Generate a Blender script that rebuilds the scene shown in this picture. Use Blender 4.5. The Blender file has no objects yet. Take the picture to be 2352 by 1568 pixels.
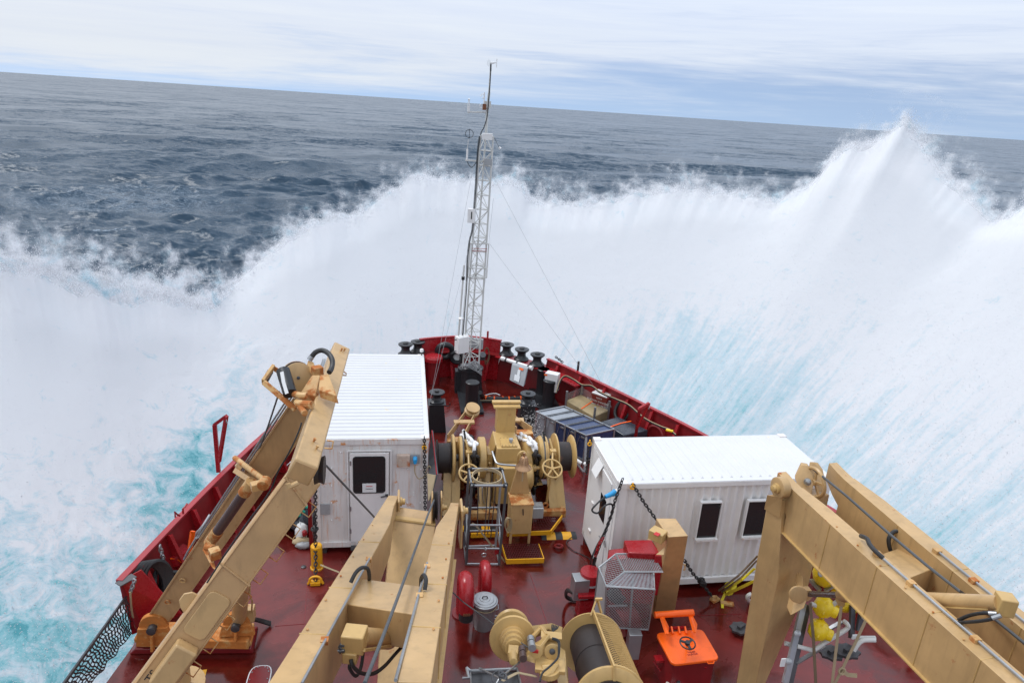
import bpy, math, random
import numpy as np
from mathutils import Vector as V, Matrix
random.seed(7); rng=np.random.default_rng(11)
R_=math.radians; PI=math.pi
S=bpy.context.scene; COL=S.collection
# ------------------------------------------------------------------ camera
PITCH,ROLL,YAW,FPX=R_(19.0),R_(3.82),R_(9.5),1568.0
EYE=V((0,0,10.8))
FW=V((math.sin(YAW)*math.cos(PITCH),math.cos(YAW)*math.cos(PITCH),-math.sin(PITCH)))
_r=V((math.cos(YAW),-math.sin(YAW),0)); _u=_r.cross(FW)
RT=_r*math.cos(ROLL)+_u*math.sin(ROLL); UP=-_r*math.sin(ROLL)+_u*math.cos(ROLL)
cd=bpy.data.cameras.new('camera'); cam=bpy.data.objects.new('camera',cd); COL.objects.link(cam)
m=Matrix((RT,UP,-FW)).transposed().to_4x4(); m.translation=EYE; cam.matrix_world=m
cd.lens=24; cd.sensor_width=36; cd.clip_start=.1; cd.clip_end=90000
S.camera=cam
# ------------------------------------------------------------------ light
SUN_EL,SUN_AZ=R_(60),R_(-52)     # high over the port side
S.view_settings.view_transform='Standard'; S.view_settings.look='None'
S.view_settings.exposure=0.10; S.view_settings.gamma=1
S.render.film_transparent=False
S.cycles.max_bounces=8; S.cycles.diffuse_bounces=3; S.cycles.glossy_bounces=3
S.cycles.transparent_max_bounces=24; S.cycles.transmission_bounces=6
S.cycles.use_denoising=True
sl=bpy.data.lights.new('sun','SUN'); sl.energy=1.4; sl.angle=R_(18); sl.color=(1,1,1)
so=bpy.data.objects.new('sun',sl); COL.objects.link(so)
sd=V((math.sin(SUN_AZ)*math.cos(SUN_EL),math.cos(SUN_AZ)*math.cos(SUN_EL),math.sin(SUN_EL)))
so.rotation_euler=sd.to_track_quat('Z','Y').to_euler()
W_=bpy.data.worlds.new('World'); S.world=W_; W_.use_nodes=True
nt=W_.node_tree; nt.nodes.clear()
def N(t,k,**kw):
    n=t.nodes.new(k)
    for a,b in kw.items(): setattr(n,a,b)
    return n
def L(t,a,b): t.links.new(a,b)
def math_(t,op,a,b=None,c=None,clamp=False):
    n=N(t,'ShaderNodeMath',operation=op,use_clamp=clamp)
    for i,x in enumerate((a,b,c)):
        if x is None: continue
        if hasattr(x,'node'): L(t,x,n.inputs[i])
        else: n.inputs[i].default_value=x
    return n.outputs[0]
def mrange(t,x,a,b,c=0,d=1,smooth=False):
    n=N(t,'ShaderNodeMapRange'); n.interpolation_type='SMOOTHSTEP' if smooth else 'LINEAR'
    L(t,x,n.inputs[0])
    for i,q in enumerate((a,b,c,d)): n.inputs[i+1].default_value=q
    return n.outputs[0]
def mixc(t,f,a,b):
    n=N(t,'ShaderNodeMix',data_type='RGBA')
    for i,x in ((0,f),(6,a),(7,b)):
        if hasattr(x,'node'): L(t,x,n.inputs[i])
        elif i==0: n.inputs[0].default_value=x
        else: n.inputs[i].default_value=(*x,1)
    return n.outputs[2]
def noise(t,vec,scale,detail=3,rough=.55,dist=0,dim='3D'):
    n=N(t,'ShaderNodeTexNoise',noise_dimensions=dim)
    if vec is not None: L(t,vec,n.inputs['Vector'])
    n.inputs['Scale'].default_value=scale; n.inputs['Detail'].default_value=detail
    n.inputs['Roughness'].default_value=rough; n.inputs['Distortion'].default_value=dist
    return n.outputs['Fac']
def mapping(t,vec,sc=(1,1,1),loc=(0,0,0),rot=(0,0,0)):
    n=N(t,'ShaderNodeMapping'); L(t,vec,n.inputs[0]); n.inputs['Scale'].default_value=sc
    n.inputs['Location'].default_value=loc; n.inputs['Rotation'].default_value=rot
    return n.outputs[0]
sky=N(nt,'ShaderNodeTexSky'); sky.sky_type='NISHITA'; sky.sun_disc=False
sky.sun_elevation=SUN_EL; sky.sun_rotation=SUN_AZ; sky.altitude=0; sky.air_density=1; sky.dust_density=.1; sky.ozone_density=3.0
tc=N(nt,'ShaderNodeTexCoord'); g=tc.outputs['Generated']
va=N(nt,'ShaderNodeVectorMath',operation='ADD'); L(nt,g,va.inputs[0]); va.inputs[1].default_value=(0,0,.22); L(nt,va.outputs[0],sky.inputs[0])
#
tc=N(nt,'ShaderNodeTexCoord'); g=tc.outputs['Generated']
sp=N(nt,'ShaderNodeSeparateXYZ'); L(nt,g,sp.inputs[0])
n1=noise(nt,mapping(nt,g,(1.3,1.3,16),(3,1,.4)),1.7,6,.6,.4)
n2=noise(nt,mapping(nt,g,(2.0,2.0,46),(1,7,2.1),(0,R_(4),0)),2.6,7,.62,.6)
cl=math_(nt,'ADD',math_(nt,'MULTIPLY',n1,.78),math_(nt,'MULTIPLY',n2,.22))
# thinner veil low down to starboard, thicker overhead and to port
b=math_(nt,'MULTIPLY',sp.outputs[0],-.17)
e=mrange(nt,sp.outputs[2],0,.11,-.10,.30)
cf=math_(nt,'ADD',math_(nt,'ADD',cl,b),e)
fac=mrange(nt,cf,.34,.66,.30,.95,True)
cc=mixc(nt,mrange(nt,math_(nt,'ADD',math_(nt,'MULTIPLY',n1,.6),math_(nt,'MULTIPLY',n2,.4)),.38,.64),(.72,.80,.955),(.82,.885,.975))
warm=mrange(nt,sp.outputs[0],-.35,.35,1,0)
cc=mixc(nt,math_(nt,'MULTIPLY',warm,.35),cc,(.90,.90,.88))
b1=N(nt,'ShaderNodeBackground'); L(nt,sky.outputs[0],b1.inputs[0]); b1.inputs[1].default_value=.13
b2=N(nt,'ShaderNodeBackground'); L(nt,cc,b2.inputs[0])
L(nt,mrange(nt,sp.outputs[2],.05,.6,.90,1.42),b2.inputs[1])
mx=N(nt,'ShaderNodeMixShader'); L(nt,fac,mx.inputs[0]); L(nt,b1.outputs[0],mx.inputs[1]); L(nt,b2.outputs[0],mx.inputs[2])
wo=N(nt,'ShaderNodeOutputWorld'); L(nt,mx.outputs[0],wo.inputs[0])

# ------------------------------------------------------------------ survey of the deck: sight lines measured on the photograph,
# closed with a real height (az), a real distance ahead (ay) or a real depth (ad)
ZF=dict(A=(516.8,717.7,.36621),B=(918.75,717.8,.21969),C=(947.46,918.75,.25635),D=(1091,746.5,.24414),E=(1292,976.2,.26855),F=(631.6,1119.7,.28593),G=(1062.3,1263.3,.19531),H=(1263.3,1205.9,.23107),I=(1636.5,1033.6,.34087),J=(143.6,1091,.30429),K=(516.8,775.2,.23806),L=(976.2,114.8,.25635),M=(947.5,488.1,.2746),N=(1722.7,1148.4,.26757),d=(0,0,1.))
def ray(k,x,y):
    a,b,s=ZF[k]; return FW+RT*((a+x*s-1176)/FPX)-UP*((b+y*s-784)/FPX)
def az(k,x,y,z=0.): r=ray(k,x,y); return EYE+r*((z-EYE.z)/r.z)
def ay(k,x,y,Y): r=ray(k,x,y); return EYE+r*(Y/r.y)
def ad(k,x,y,d): return EYE+ray(k,x,y)*d
def pxsize(p): return ((V(p)-EYE).dot(FW))/FPX      # metres per photo pixel there

# ------------------------------------------------------------------ materials
MATS={}
def newmat(n):
    m=bpy.data.materials.new(n); m.use_nodes=True; t=m.node_tree; t.nodes.clear()
    o=N(t,'ShaderNodeOutputMaterial'); p=N(t,'ShaderNodeBsdfPrincipled'); L(t,p.outputs[0],o.inputs[0]); MATS[n]=m
    return m,t,p,o
def bump(t,p,h,strength=.3,dist=.01):
    b=N(t,'ShaderNodeBump'); b.inputs['Strength'].default_value=strength; b.inputs['Distance'].default_value=dist
    L(t,h,b.inputs['Height']); L(t,b.outputs[0],p.inputs['Normal'])
def paint(n,col,rough=.4,var=.12,rust=0.,metal=0.,rustcol=(.20,.055,.012),dirt=.25,bumps=.12,scale=1.,streak=0.,spec=.5):
    """weathered paint: tone drift, grime, rust freckles and vertical runs"""
    m,t,p,o=newmat(n)
    g=N(t,'ShaderNodeNewGeometry').outputs['Position']
    a=noise(t,g,1.3*scale,5,.6); b=noise(t,g,9*scale,4,.6)
    c1=tuple(c*(1-var) for c in col); c2=tuple(min(1,c*(1+var)) for c in col)
    c=mixc(t,mrange(t,a,.3,.7),c1,c2)
    if dirt:
        st=noise(t,mapping(t,g,(7,7,.9)),1.0*scale,5,.65)
        c=mixc(t,math_(t,'MULTIPLY',mrange(t,st,.5,.78),dirt),c,tuple(x*.5 for x in col))
    if rust:
        r1=noise(t,g,3.1*scale,7,.68); f=mrange(t,r1,.72-rust*.35,.80-rust*.33,0,1)
        r2=noise(t,mapping(t,g,(16,16,1.1)),1.0*scale,4,.7); f2=mrange(t,r2,.72-streak*.2,.92-streak*.2,0,.7)
        ff=math_(t,'MAXIMUM',f,f2) if streak else f
        rc=mixc(t,b,rustcol,tuple(min(1,x*2.2) for x in rustcol))
        c=mixc(t,ff,c,rc)
        L(t,mrange(t,ff,0,1,rough,.85),p.inputs['Roughness'])
    else:
        L(t,mrange(t,b,.3,.7,max(.05,rough-.1),min(1,rough+.1)),p.inputs['Roughness'])
    L(t,c,p.inputs['Base Color']); p.inputs['Metallic'].default_value=metal
    p.inputs['Specular IOR Level'].default_value=spec
    bump(t,p,b,bumps,.006)
    return m
TAN=paint('tan_paint',(.485,.310,.138),.38,.15,.24,dirt=.42,streak=.18,bumps=.25)
TANR=paint('rusty_tan_paint',(.55,.33,.13),.45,.12,.72,rustcol=(.24,.075,.014),dirt=.4,streak=.5)
FOUND=paint('heavily_rusted_tan_paint',(.55,.30,.10),.5,.15,.95,rustcol=(.30,.10,.018),dirt=.5,streak=.6)
TAN2=paint('yellow_tan_paint',(.53,.345,.130),.36,.12,.2,dirt=.4,streak=.12)
WHITE=paint('white_paint',(.76,.75,.74),.35,.06,.14,rustcol=(.42,.19,.06),dirt=.12,streak=.0)
WROOF=paint('white_roof_paint',(.62,.62,.63),.4,.03,.20,rustcol=(.6,.38,.14),dirt=.0)
WRUST=paint('rust_stained_white_paint',(.72,.70,.68),.4,.06,.38,rustcol=(.38,.16,.05),dirt=.4,streak=.8)
RED=paint('dark_red_paint',(.19,.010,.012),.30,.18,.06,rustcol=(.08,.02,.012),dirt=.4)
RED2=paint('bright_red_paint',(.32,.010,.015),.28,.12,0,dirt=.25)
BLACK=paint('black_paint',(.016,.017,.020),.38,.2,.0,dirt=0)
RUBBER=paint('black_rubber',(.018,.018,.019),.5,.2,0,dirt=0)
STEEL=paint('galvanised_steel',(.36,.37,.38),.38,.18,0,metal=.75,dirt=.3)
DSTEEL=paint('dark_steel',(.10,.10,.105),.42,.2,.0,metal=.6,dirt=.3)
GREYP=paint('grey_paint',(.33,.34,.35),.42,.1,.0,dirt=.2)
LGREY=paint('pale_grey_paint',(.55,.55,.53),.42,.1,.04,dirt=.2)
ORANGE=paint('orange_paint',(.95,.125,.006),.35,.10,.08,rustcol=(.35,.05,.01),dirt=.3)
YEL=paint('yellow_paint',(.78,.38,.012),.4,.1,.15,dirt=.3)
YPLA=paint('yellow_plastic',(.80,.56,.012),.32,.06,0,dirt=.1)
BLUE=paint('blue_plastic',(.02,.30,.62),.35,.08,0,dirt=.1)
GREEN=paint('green_rope_fibre',(.01,.36,.26),.6,.1,0)
DRUM=paint('dark_drum_steel',(.024,.017,.016),.55,.25,.25,rustcol=(.09,.045,.03),dirt=.3)
CHW=paint('white_chain_paint',(.82,.82,.82),.35,.06,.0,dirt=.15)
CHB=paint('black_chain_steel',(.022,.020,.020),.5,.2,.15,rustcol=(.08,.03,.015),dirt=0)
BRONZE=paint('bronze',(.42,.25,.14),.3,.15,0,metal=.8,dirt=.3)
RUSTM=paint('rusty_steel',(.17,.06,.025),.7,.3,.5,rustcol=(.10,.035,.015),dirt=.4)
BROWN=paint('brown_rod',(.085,.05,.045),.4,.2,.2,dirt=.3)
ROPE=paint('rope_fibre',(.42,.33,.20),.8,.15,0)
STRAPB=paint('brown_strap_web',(.17,.12,.07),.7,.15,0)
STRAPY=paint('yellow_strap_web',(.72,.62,.03),.55,.1,0)
WOOD=paint('wet_timber',(.33,.25,.13),.6,.2,.2,rustcol=(.14,.15,.09),dirt=.5)
CLEARP=paint('grey_wrap_film',(.27,.29,.32),.22,.2,0,dirt=.3,bumps=.5)
BLUEW=paint('blue_tarpaulin',(.03,.05,.12),.22,.3,0,dirt=.3,bumps=.6)
NAVY=paint('black_plastic_film',(.028,.034,.046),.2,.3,0,dirt=.3,bumps=.5)
PAPER=paint('paper_sheet',(.72,.74,.74),.6,.03,0,dirt=0)
MARKR=paint('red_print',(.5,.02,.02),.5,.05,0,dirt=0)
MARKB=paint('black_print',(.02,.02,.02),.5,.05,0,dirt=0)
PINKR=paint('faded_red_paint',(.33,.025,.033),.4,.1,.0,dirt=.25)
def glass(n,col=(.012,.014,.015)):
    m,t,p,o=newmat(n); p.inputs['Base Color'].default_value=(*col,1); p.inputs['Roughness'].default_value=.06
    p.inputs['Specular IOR Level'].default_value=.6
    g=N(t,'ShaderNodeNewGeometry').outputs['Position']; bump(t,p,noise(t,g,1.2,2),.05,.02); return m
GLASS=glass('dark_window_glass')
def clear(n,a,col):
    m,t,p,o=newmat(n); p.inputs['Base Color'].default_value=(*col,1); p.inputs['Roughness'].default_value=.15; p.inputs['Alpha'].default_value=a; return m
PLEXI=clear('clear_acrylic',.13,(.5,.52,.52))
def grating(n):
    m,t,p,o=newmat(n)
    return m
# wet deck paint
DECK,t,p,o=newmat('wet_deck_paint')
g=N(t,'ShaderNodeNewGeometry').outputs['Position']
a=noise(t,g,.42,6,.6,.6); b=noise(t,g,3,5,.6); c=noise(t,g,60,2,.5)
wet=mrange(t,a,.44,.56,0,1,True)
cA=mixc(t,mrange(t,b,.3,.7),(.062,.005,.004),(.10,.009,.006))
cB=mixc(t,mrange(t,b,.3,.7),(.12,.011,.009),(.16,.016,.013))
cD=mixc(t,wet,cA,cB)
sc_=noise(t,mapping(t,g,(1,6,1),(0,0,0),(0,0,.5)),2.2,6,.7); cD=mixc(t,mrange(t,sc_,.62,.70,0,.5),cD,(.04,.012,.010)); sp2=noise(t,g,26,3,.8); cD=mixc(t,mrange(t,sp2,.74,.80,0,.35),cD,(.35,.30,.30))
L(t,cD,p.inputs['Base Color'])
L(t,math_(t,'ADD',mrange(t,wet,0,1,.05,.27),math_(t,'MULTIPLY',b,.08)),p.inputs['Roughness'])
p.inputs['Specular IOR Level'].default_value=.55
hb=math_(t,'ADD',math_(t,'MULTIPLY',c,.5),math_(t,'MULTIPLY',b,1.5)); bump(t,p,hb,.12,.01)
# ------------------------------------------------------------------ mesh builder
def ortho(a,up=(0,0,1)):
    a=V(a).normalized(); up=V(up)
    if abs(a.dot(up.normalized()))>.98: up=V((0,1,0)) if abs(a.y)<.9 else V((1,0,0))
    s=a.cross(up).normalized(); return a,s,s.cross(a).normalized()
class MB:
    def __init__(s): s.v=[]; s.f=[]
    def add(s,vs,fs):
        n=len(s.v); s.v+= [V(q) for q in vs]; s.f+=[tuple(i+n for i in q) for q in fs]; return s
    def hexa(s,b,t):   # b: 4 bottom pts, t: 4 top pts
        k=len(b); f=[tuple(range(k))[::-1],tuple(range(k,2*k))]+[(i,(i+1)%k,k+(i+1)%k,k+i) for i in range(k)]
        return s.add(list(b)+list(t),f)
    def obox(s,o,u,v,w):
        o,u,v,w=V(o),V(u),V(v),V(w)
        if u.cross(v).dot(w)<0: u,v=v,u
        return s.hexa([o,o+u,o+u+v,o+v],[o+w,o+u+w,o+u+v+w,o+v+w])
    def box(s,c,d,rz=0,ax=None):
        c=V(c)
        if ax: u,v,w=[V(q).normalized()*k for q,k in zip(ax,d)]
        else: u=V((math.cos(rz),math.sin(rz),0))*d[0]; v=V((-math.sin(rz),math.cos(rz),0))*d[1]; w=V((0,0,d[2]))
        return s.obox(c-u/2-v/2-w/2,u,v,w)
    def beam(s,p0,p1,w,h,up=(0,0,1),w1=None,h1=None):
        p0,p1=V(p0),V(p1); a,sd,u=ortho(p1-p0,up); w1=w1 or w; h1=h1 or h
        q=lambda p,w,h:[p-sd*w/2-u*h/2,p+sd*w/2-u*h/2,p+sd*w/2+u*h/2,p-sd*w/2+u*h/2]
        return s.hexa(q(p0,w,h),q(p1,w1,h1))
    def prism(s,pts,th):
        th=V(th); pts=[V(p) for p in pts]; n=V((0,0,0))
        for i in range(len(pts)): n+=(pts[i]-pts[0]).cross(pts[(i+1)%len(pts)]-pts[0])
        if n.dot(th)<0: pts=pts[::-1]
        return s.hexa(pts,[p+th for p in pts])
    def lathe(s,p,ax,prof,n=20,up=(0,0,1)):
        p=V(p); a,u,v=ortho(ax,up); vs=[];fs=[]
        for r,h in prof:
            for i in range(n):
                th=2*PI*i/n; vs.append(p+a*h+(u*math.cos(th)+v*math.sin(th))*r)
        for j in range(len(prof)-1):
            for i in range(n):
                k=(i+1)%n; fs.append((j*n+i,j*n+k,(j+1)*n+k,(j+1)*n+i))
        if tuple(prof[0])==tuple(prof[-1]): return s.add(vs,fs)
        if prof[0][0]>1e-4: fs.append(tuple(range(n))[::-1])
        if prof[-1][0]>1e-4: fs.append(tuple((len(prof)-1)*n+i for i in range(n)))
        return s.add(vs,fs)
    def cyl(s,p0,p1,r,r1=None,n=14):
        p0,p1=V(p0),V(p1); return s.lathe(p0,p1-p0,[(r,0),(r if r1 is None else r1,(p1-p0).length)],n)
    def tube(s,pts,r,n=8,closed=False,flat=None):
        pts=[V(p) for p in pts]; m=len(pts); vs=[];fs=[]; pu=None
        for j,p in enumerate(pts):
            if closed: d=pts[(j+1)%m]-pts[j-1]
            else: d=pts[min(j+1,m-1)]-pts[max(j-1,0)]
            if d.length<1e-9: d=V((0,0,1))
            if pu is None: a,sd,u=ortho(d)
            else:
                a=d.normalized(); u=(pu-a*pu.dot(a)); 
                if u.length<1e-6: a,sd,u=ortho(d)
                u.normalize(); sd=a.cross(u)
            pu=u; rj=r[j] if isinstance(r,(list,tuple)) else r; ru=rj*(flat or 1)
            for i in range(n):
                th=2*PI*i/n; vs.append(p+sd*math.cos(th)*rj+u*math.sin(th)*ru)
        for j in range(m if closed else m-1):
            jn=(j+1)%m
            for i in range(n): k=(i+1)%n; fs.append((j*n+i,j*n+k,jn*n+k,jn*n+i))
        if not closed: fs.append(tuple(range(n))[::-1]); fs.append(tuple((m-1)*n+i for i in range(n)))
        return s.add(vs,fs)
    def ring(s,c,ax,R,r,n=24,k=8,sy=1.,up=(0,0,1)):
        c=V(c); a,u,v=ortho(ax,up)
        return s.tube([c+u*math.cos(2*PI*i/n)*R+v*math.sin(2*PI*i/n)*R*sy for i in range(n)],r,k,True)
    def strip(s,pts,w,th,up=(0,0,1)):   # flat ribbon of width w
        pts=[V(p) for p in pts]; vs=[];fs=[]
        for j,p in enumerate(pts):
            a,sd,u=ortho(pts[min(j+1,len(pts)-1)]-pts[max(j-1,0)],up)
            vs+=[p-sd*w/2-u*th/2,p+sd*w/2-u*th/2,p+sd*w/2+u*th/2,p-sd*w/2+u*th/2]
        for j in range(len(pts)-1):
            for i in range(4): k=(i+1)%4; fs.append((4*j+i,4*j+k,4*j+4+k,4*j+4+i))
        n=len(vs); fs+=[(3,2,1,0),(n-4,n-3,n-2,n-1)]
        return s.add(vs,fs)
    def loft(s,loops,cap=True):
        k=len(loops[0]); vs=[q for l in loops for q in l]; fs=[]
        for j in range(len(loops)-1):
            for i in range(k): n=(i+1)%k; fs.append((j*k+i,j*k+n,(j+1)*k+n,(j+1)*k+i))
        if cap: fs.append(tuple(range(k))[::-1]); fs.append(tuple((len(loops)-1)*k+i for i in range(k)))
        return s.add(vs,fs)
    def chain(s,pts,ll,r,wd=.62,n=10,k=5):  # real links along a path
        pts=[V(p) for p in pts]; acc=0; segs=[(pts[i+1]-pts[i]).length for i in range(len(pts)-1)]; tot=sum(segs)
        pitch=ll-2.2*r; cnt=max(2,int(tot/pitch)); fl=0
        for q in range(cnt):
            d0=(q+.5)*tot/cnt; i=0
            while i<len(segs)-1 and d0>segs[i]: d0-=segs[i]; i+=1
            a=(pts[i+1]-pts[i]).normalized(); c=pts[i]+a*d0; _,u,v=ortho(a); e=u if q%2 else v
            loop=[]
            for t_ in range(n):
                th=2*PI*t_/n; cx,cy=math.cos(th),math.sin(th)
                loop.append(c+a*(cx*ll*wd/2*.9+math.copysign(ll*(1-wd)/2,cx))+e*(cy*ll*wd/2))
            s.tube(loop,r,k,True)
        return s
    def lattice(s,fn,nu,nv,r,seg=1,lu=1.,lv=1.,n=4):
        """expanded-metal diamonds over fn(s,t), s,t in 0..1; nu x nv cells"""
        for sg in (1,-1):
            for k in range(-nv,nu+1):
                p=[]
                # line s*nu - sg*t*nv = const
                ts=np.linspace(0,1,nv*seg+1)
                for t_ in ts:
                    ss=(k+t_*nv)/nu if sg==1 else (k+(1-t_)*nv)/nu
                    if -1e-6<=ss<=1+1e-6: p.append(fn(min(1,max(0,ss)),t_))
                if len(p)>=2: s.tube(p,r,n)
        return s
    def build(s,name,mat,parent=None,smooth=32,bev=0,label=None):
        me=bpy.data.meshes.new(name); c=sum(s.v,V((0,0,0)))/max(1,len(s.v))
        if parent is None: c=V((c.x,c.y,min(q.z for q in s.v)))
        me.from_pydata([q-c for q in s.v],[],s.f); me.validate(); me.materials.append(mat)
        me.shade_smooth(); me.set_sharp_from_angle(angle=R_(smooth))
        o=bpy.data.objects.new(name,me); COL.objects.link(o); o.location=c; WL[o.name]=c.copy()
        if parent is not None:
            o.parent=parent; o.matrix_parent_inverse=Matrix.Translation(-WL[parent.name])
        if bev:
            b=o.modifiers.new('bevel','BEVEL'); b.width=bev; b.segments=2; b.limit_method='ANGLE'; b.angle_limit=R_(40)
        if label: o['label']=label
        return o
WL={}
def thing(name,label,cat,loc=(0,0,0),group=None):
    o=bpy.data.objects.new(name,None); COL.objects.link(o); o.location=loc; WL[o.name]=V(loc)
    o.empty_display_size=.2; o['label']=label; o['category']=cat
    if group: o['group']=group
    return o
def tag(o,label,cat,group=None,kind=None):
    if label: o['label']=label
    if cat: o['category']=cat
    if group: o['group']=group
    if kind: o['kind']=kind
    return o
def dup(root,loc,label=None,rz=0,sc=1.):
    def cp(o,par):
        c=o.copy(); COL.objects.link(c); c.parent=par
        if par is not None: c.matrix_parent_inverse=o.matrix_parent_inverse.copy()
        for ch in [q for q in ALLCH(o)]: cp(ch,c)
        return c
    r=cp(root,None); r.location=loc; r.rotation_euler=(0,0,rz); r.scale=(sc,sc,sc)
    if label: r['label']=label
    return r
def ALLCH(o): return [q for q in COL.objects if q.parent==o]
def text(s,size,o,xd,yd,mat,parent,name='lettering',align='CENTER',sx=1.):
    cu=bpy.data.curves.new('txt','FONT'); cu.body=s; cu.size=size; cu.align_x=align; cu.align_y='CENTER'; cu.extrude=0.0015/max(.01,1)
    ob=bpy.data.objects.new('txt',cu); COL.objects.link(ob)
    dg=bpy.context.evaluated_depsgraph_get(); dg.update(); me=bpy.data.meshes.new_from_object(ob.evaluated_get(dg))
    COL.objects.unlink(ob); bpy.data.objects.remove(ob)
    xd,yd=V(xd).normalized(),V(yd).normalized(); zd=xd.cross(yd)
    b=MB(); b.v=[V(o)+xd*q.co.x*sx+yd*q.co.y+zd*(q.co.z+.003) for q in me.vertices]; b.f=[tuple(p.vertices) for p in me.polygons]
    bpy.data.meshes.remove(me)
    return b.build(name,mat,parent,60)
def lerp(a,b,t): return a+(b-a)*t
def arc3(p0,p1,h,n=12):   # bow-shaped hose from p0 to p1 swelling by vector h
    p0,p1,h=V(p0),V(p1),V(h); return [p0.lerp(p1,i/n)+h*math.sin(PI*i/n) for i in range(n+1)]
def smoothpath(pts,n=6):
    pts=[V(p) for p in pts]; out=[]
    for i in range(len(pts)-1):
        p0=pts[max(i-1,0)];p1=pts[i];p2=pts[i+1];p3=pts[min(i+2,len(pts)-1)]
        for j in range(n):
            t=j/n; out.append(.5*((2*p1)+(p2-p0)*t+(2*p0-5*p1+4*p2-p3)*t*t+(3*p1-p0-3*p2+p3)*t**3))
    out.append(pts[-1]); return out
def npmesh(name,co,faces,mat,smooth=True):
    me=bpy.data.meshes.new(name); nv=len(co); nf=len(faces)
    me.vertices.add(nv); me.vertices.foreach_set('co',np.asarray(co,dtype=np.float32).ravel())
    me.loops.add(nf*4); me.loops.foreach_set('vertex_index',np.asarray(faces,dtype=np.int32).ravel())
    me.polygons.add(nf); me.polygons.foreach_set('loop_start',np.arange(0,nf*4,4,dtype=np.int32)); me.polygons.foreach_set('loop_total',np.full(nf,4,dtype=np.int32))
    me.update(calc_edges=True); me.materials.append(mat)
    if smooth: me.shade_smooth()
    o=bpy.data.objects.new(name,me); COL.objects.link(o); return o
def grid_faces(nr,nc,off=0):
    i=np.arange((nr-1)*(nc-1)); r=i//(nc-1); c=i%(nc-1); a=off+r*nc+c
    return np.stack([a,a+1,a+nc+1,a+nc],1)
def attr(o,name,arr):
    a=o.data.attributes.new(name,'FLOAT','POINT'); a.data.foreach_set('value',np.asarray(arr,dtype=np.float32))
def vnoise(x,y,seed):
    r=np.random.default_rng(seed).random((256,256)); xi=np.floor(x).astype(int); yi=np.floor(y).astype(int)
    fx=x-xi; fy=y-yi; fx=fx*fx*(3-2*fx); fy=fy*fy*(3-2*fy)
    g=lambda a,b:r[a%256,b%256]
    return (g(xi,yi)*(1-fx)+g(xi+1,yi)*fx)*(1-fy)+(g(xi,yi+1)*(1-fx)+g(xi+1,yi+1)*fx)*fy
def fbm(x,y,seed,o=4,lac=2.1,gain=.5):
    s=0;a=1;t=0
    for k in range(o): s=s+a*vnoise(x,y,seed+k); t+=a; a*=gain; x=x*lac+17.3; y=y*lac+5.1
    return s/t

# ------------------------------------------------------------------ sea
SEA=-7.0
WAT,t,p,o=newmat('sea_water')
gn=N(t,'ShaderNodeNewGeometry'); g=gn.outputs['Position']
fo=N(t,'ShaderNodeAttribute',attribute_name='foam').outputs['Fac']; lace=N(t,'ShaderNodeAttribute',attribute_name='lace').outputs['Fac']
fn=noise(t,g,1.6,6,.72); fm=mrange(t,math_(t,'SUBTRACT',fo,math_(t,'MULTIPLY',fn,1.25)),0.0,.22)
rn=noise(t,mapping(t,g,(.5,1.5,1)),.55,7,.7,2.2)
lf=math_(t,'MULTIPLY',mrange(t,math_(t,'ABSOLUTE',math_(t,'SUBTRACT',rn,.5)),.0,.016,1,0),mrange(t,math_(t,'ADD',lace,math_(t,'MULTIPLY',fn,1.0)),.95,1.35,0,.55))
fm=math_(t,'MAXIMUM',fm,lf)
v1=noise(t,g,.02,3)
L(t,mixc(t,fm,mixc(t,v1,(.025,.050,.080),(.036,.066,.100)),(.55,.66,.78)),p.inputs['Base Color'])
L(t,mrange(t,fm,0,1,.24,.7),p.inputs['Roughness']); p.inputs['IOR'].default_value=1.333; p.inputs['Specular IOR Level'].default_value=.18
acc=None
for sc,amp,rot in ((1.1,.30,.25),(.33,.34,.15),(.105,.26,.1),(.034,.30,.05),(.011,.24,0)):
    q=N(t,'ShaderNodeTexNoise'); L(t,mapping(t,g,(.62,1.35,1),(sc*31,7,0),(0,0,rot)),q.inputs['Vector']); q.inputs['Scale'].default_value=sc; q.inputs['Detail'].default_value=3; q.inputs['Roughness'].default_value=.62
    sb=N(t,'ShaderNodeVectorMath',operation='SUBTRACT'); L(t,q.outputs['Color'],sb.inputs[0]); sb.inputs[1].default_value=(.5,.5,.5)
    ml=N(t,'ShaderNodeVectorMath',operation='MULTIPLY'); L(t,sb.outputs[0],ml.inputs[0]); ml.inputs[1].default_value=(amp*2.2,amp*4.2,0)
    if acc is None: acc=ml.outputs[0]
    else: ad_=N(t,'ShaderNodeVectorMath',operation='ADD'); L(t,acc,ad_.inputs[0]); L(t,ml.outputs[0],ad_.inputs[1]); acc=ad_.outputs[0]
ad_=N(t,'ShaderNodeVectorMath',operation='ADD'); L(t,gn.outputs['Normal'],ad_.inputs[0]); L(t,acc,ad_.inputs[1])
nz=N(t,'ShaderNodeVectorMath',operation='NORMALIZE'); L(t,ad_.outputs[0],nz.inputs[0]); L(t,nz.outputs[0],p.inputs['Normal'])
NR,NA=620,1000
ang=np.concatenate([np.linspace(R_(24),R_(2.2),400),np.geomspace(R_(2.19),R_(.022),NR-400)])
rad=(EYE.z-SEA)/np.tan(ang)
azs=np.linspace(R_(-62),R_(72),NA)
RR,AA=np.meshgrid(rad,azs,indexing='ij'); X=RR*np.sin(AA); Y=RR*np.cos(AA); Z=np.zeros_like(X); DX=np.zeros_like(X); DY=np.zeros_like(X)
spc=np.gradient(rad)[:,None]*np.ones_like(X); spc=np.maximum(spc,RR*(azs[1]-azs[0]))
slope=np.zeros_like(X)
wr=np.random.default_rng(5)
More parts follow.
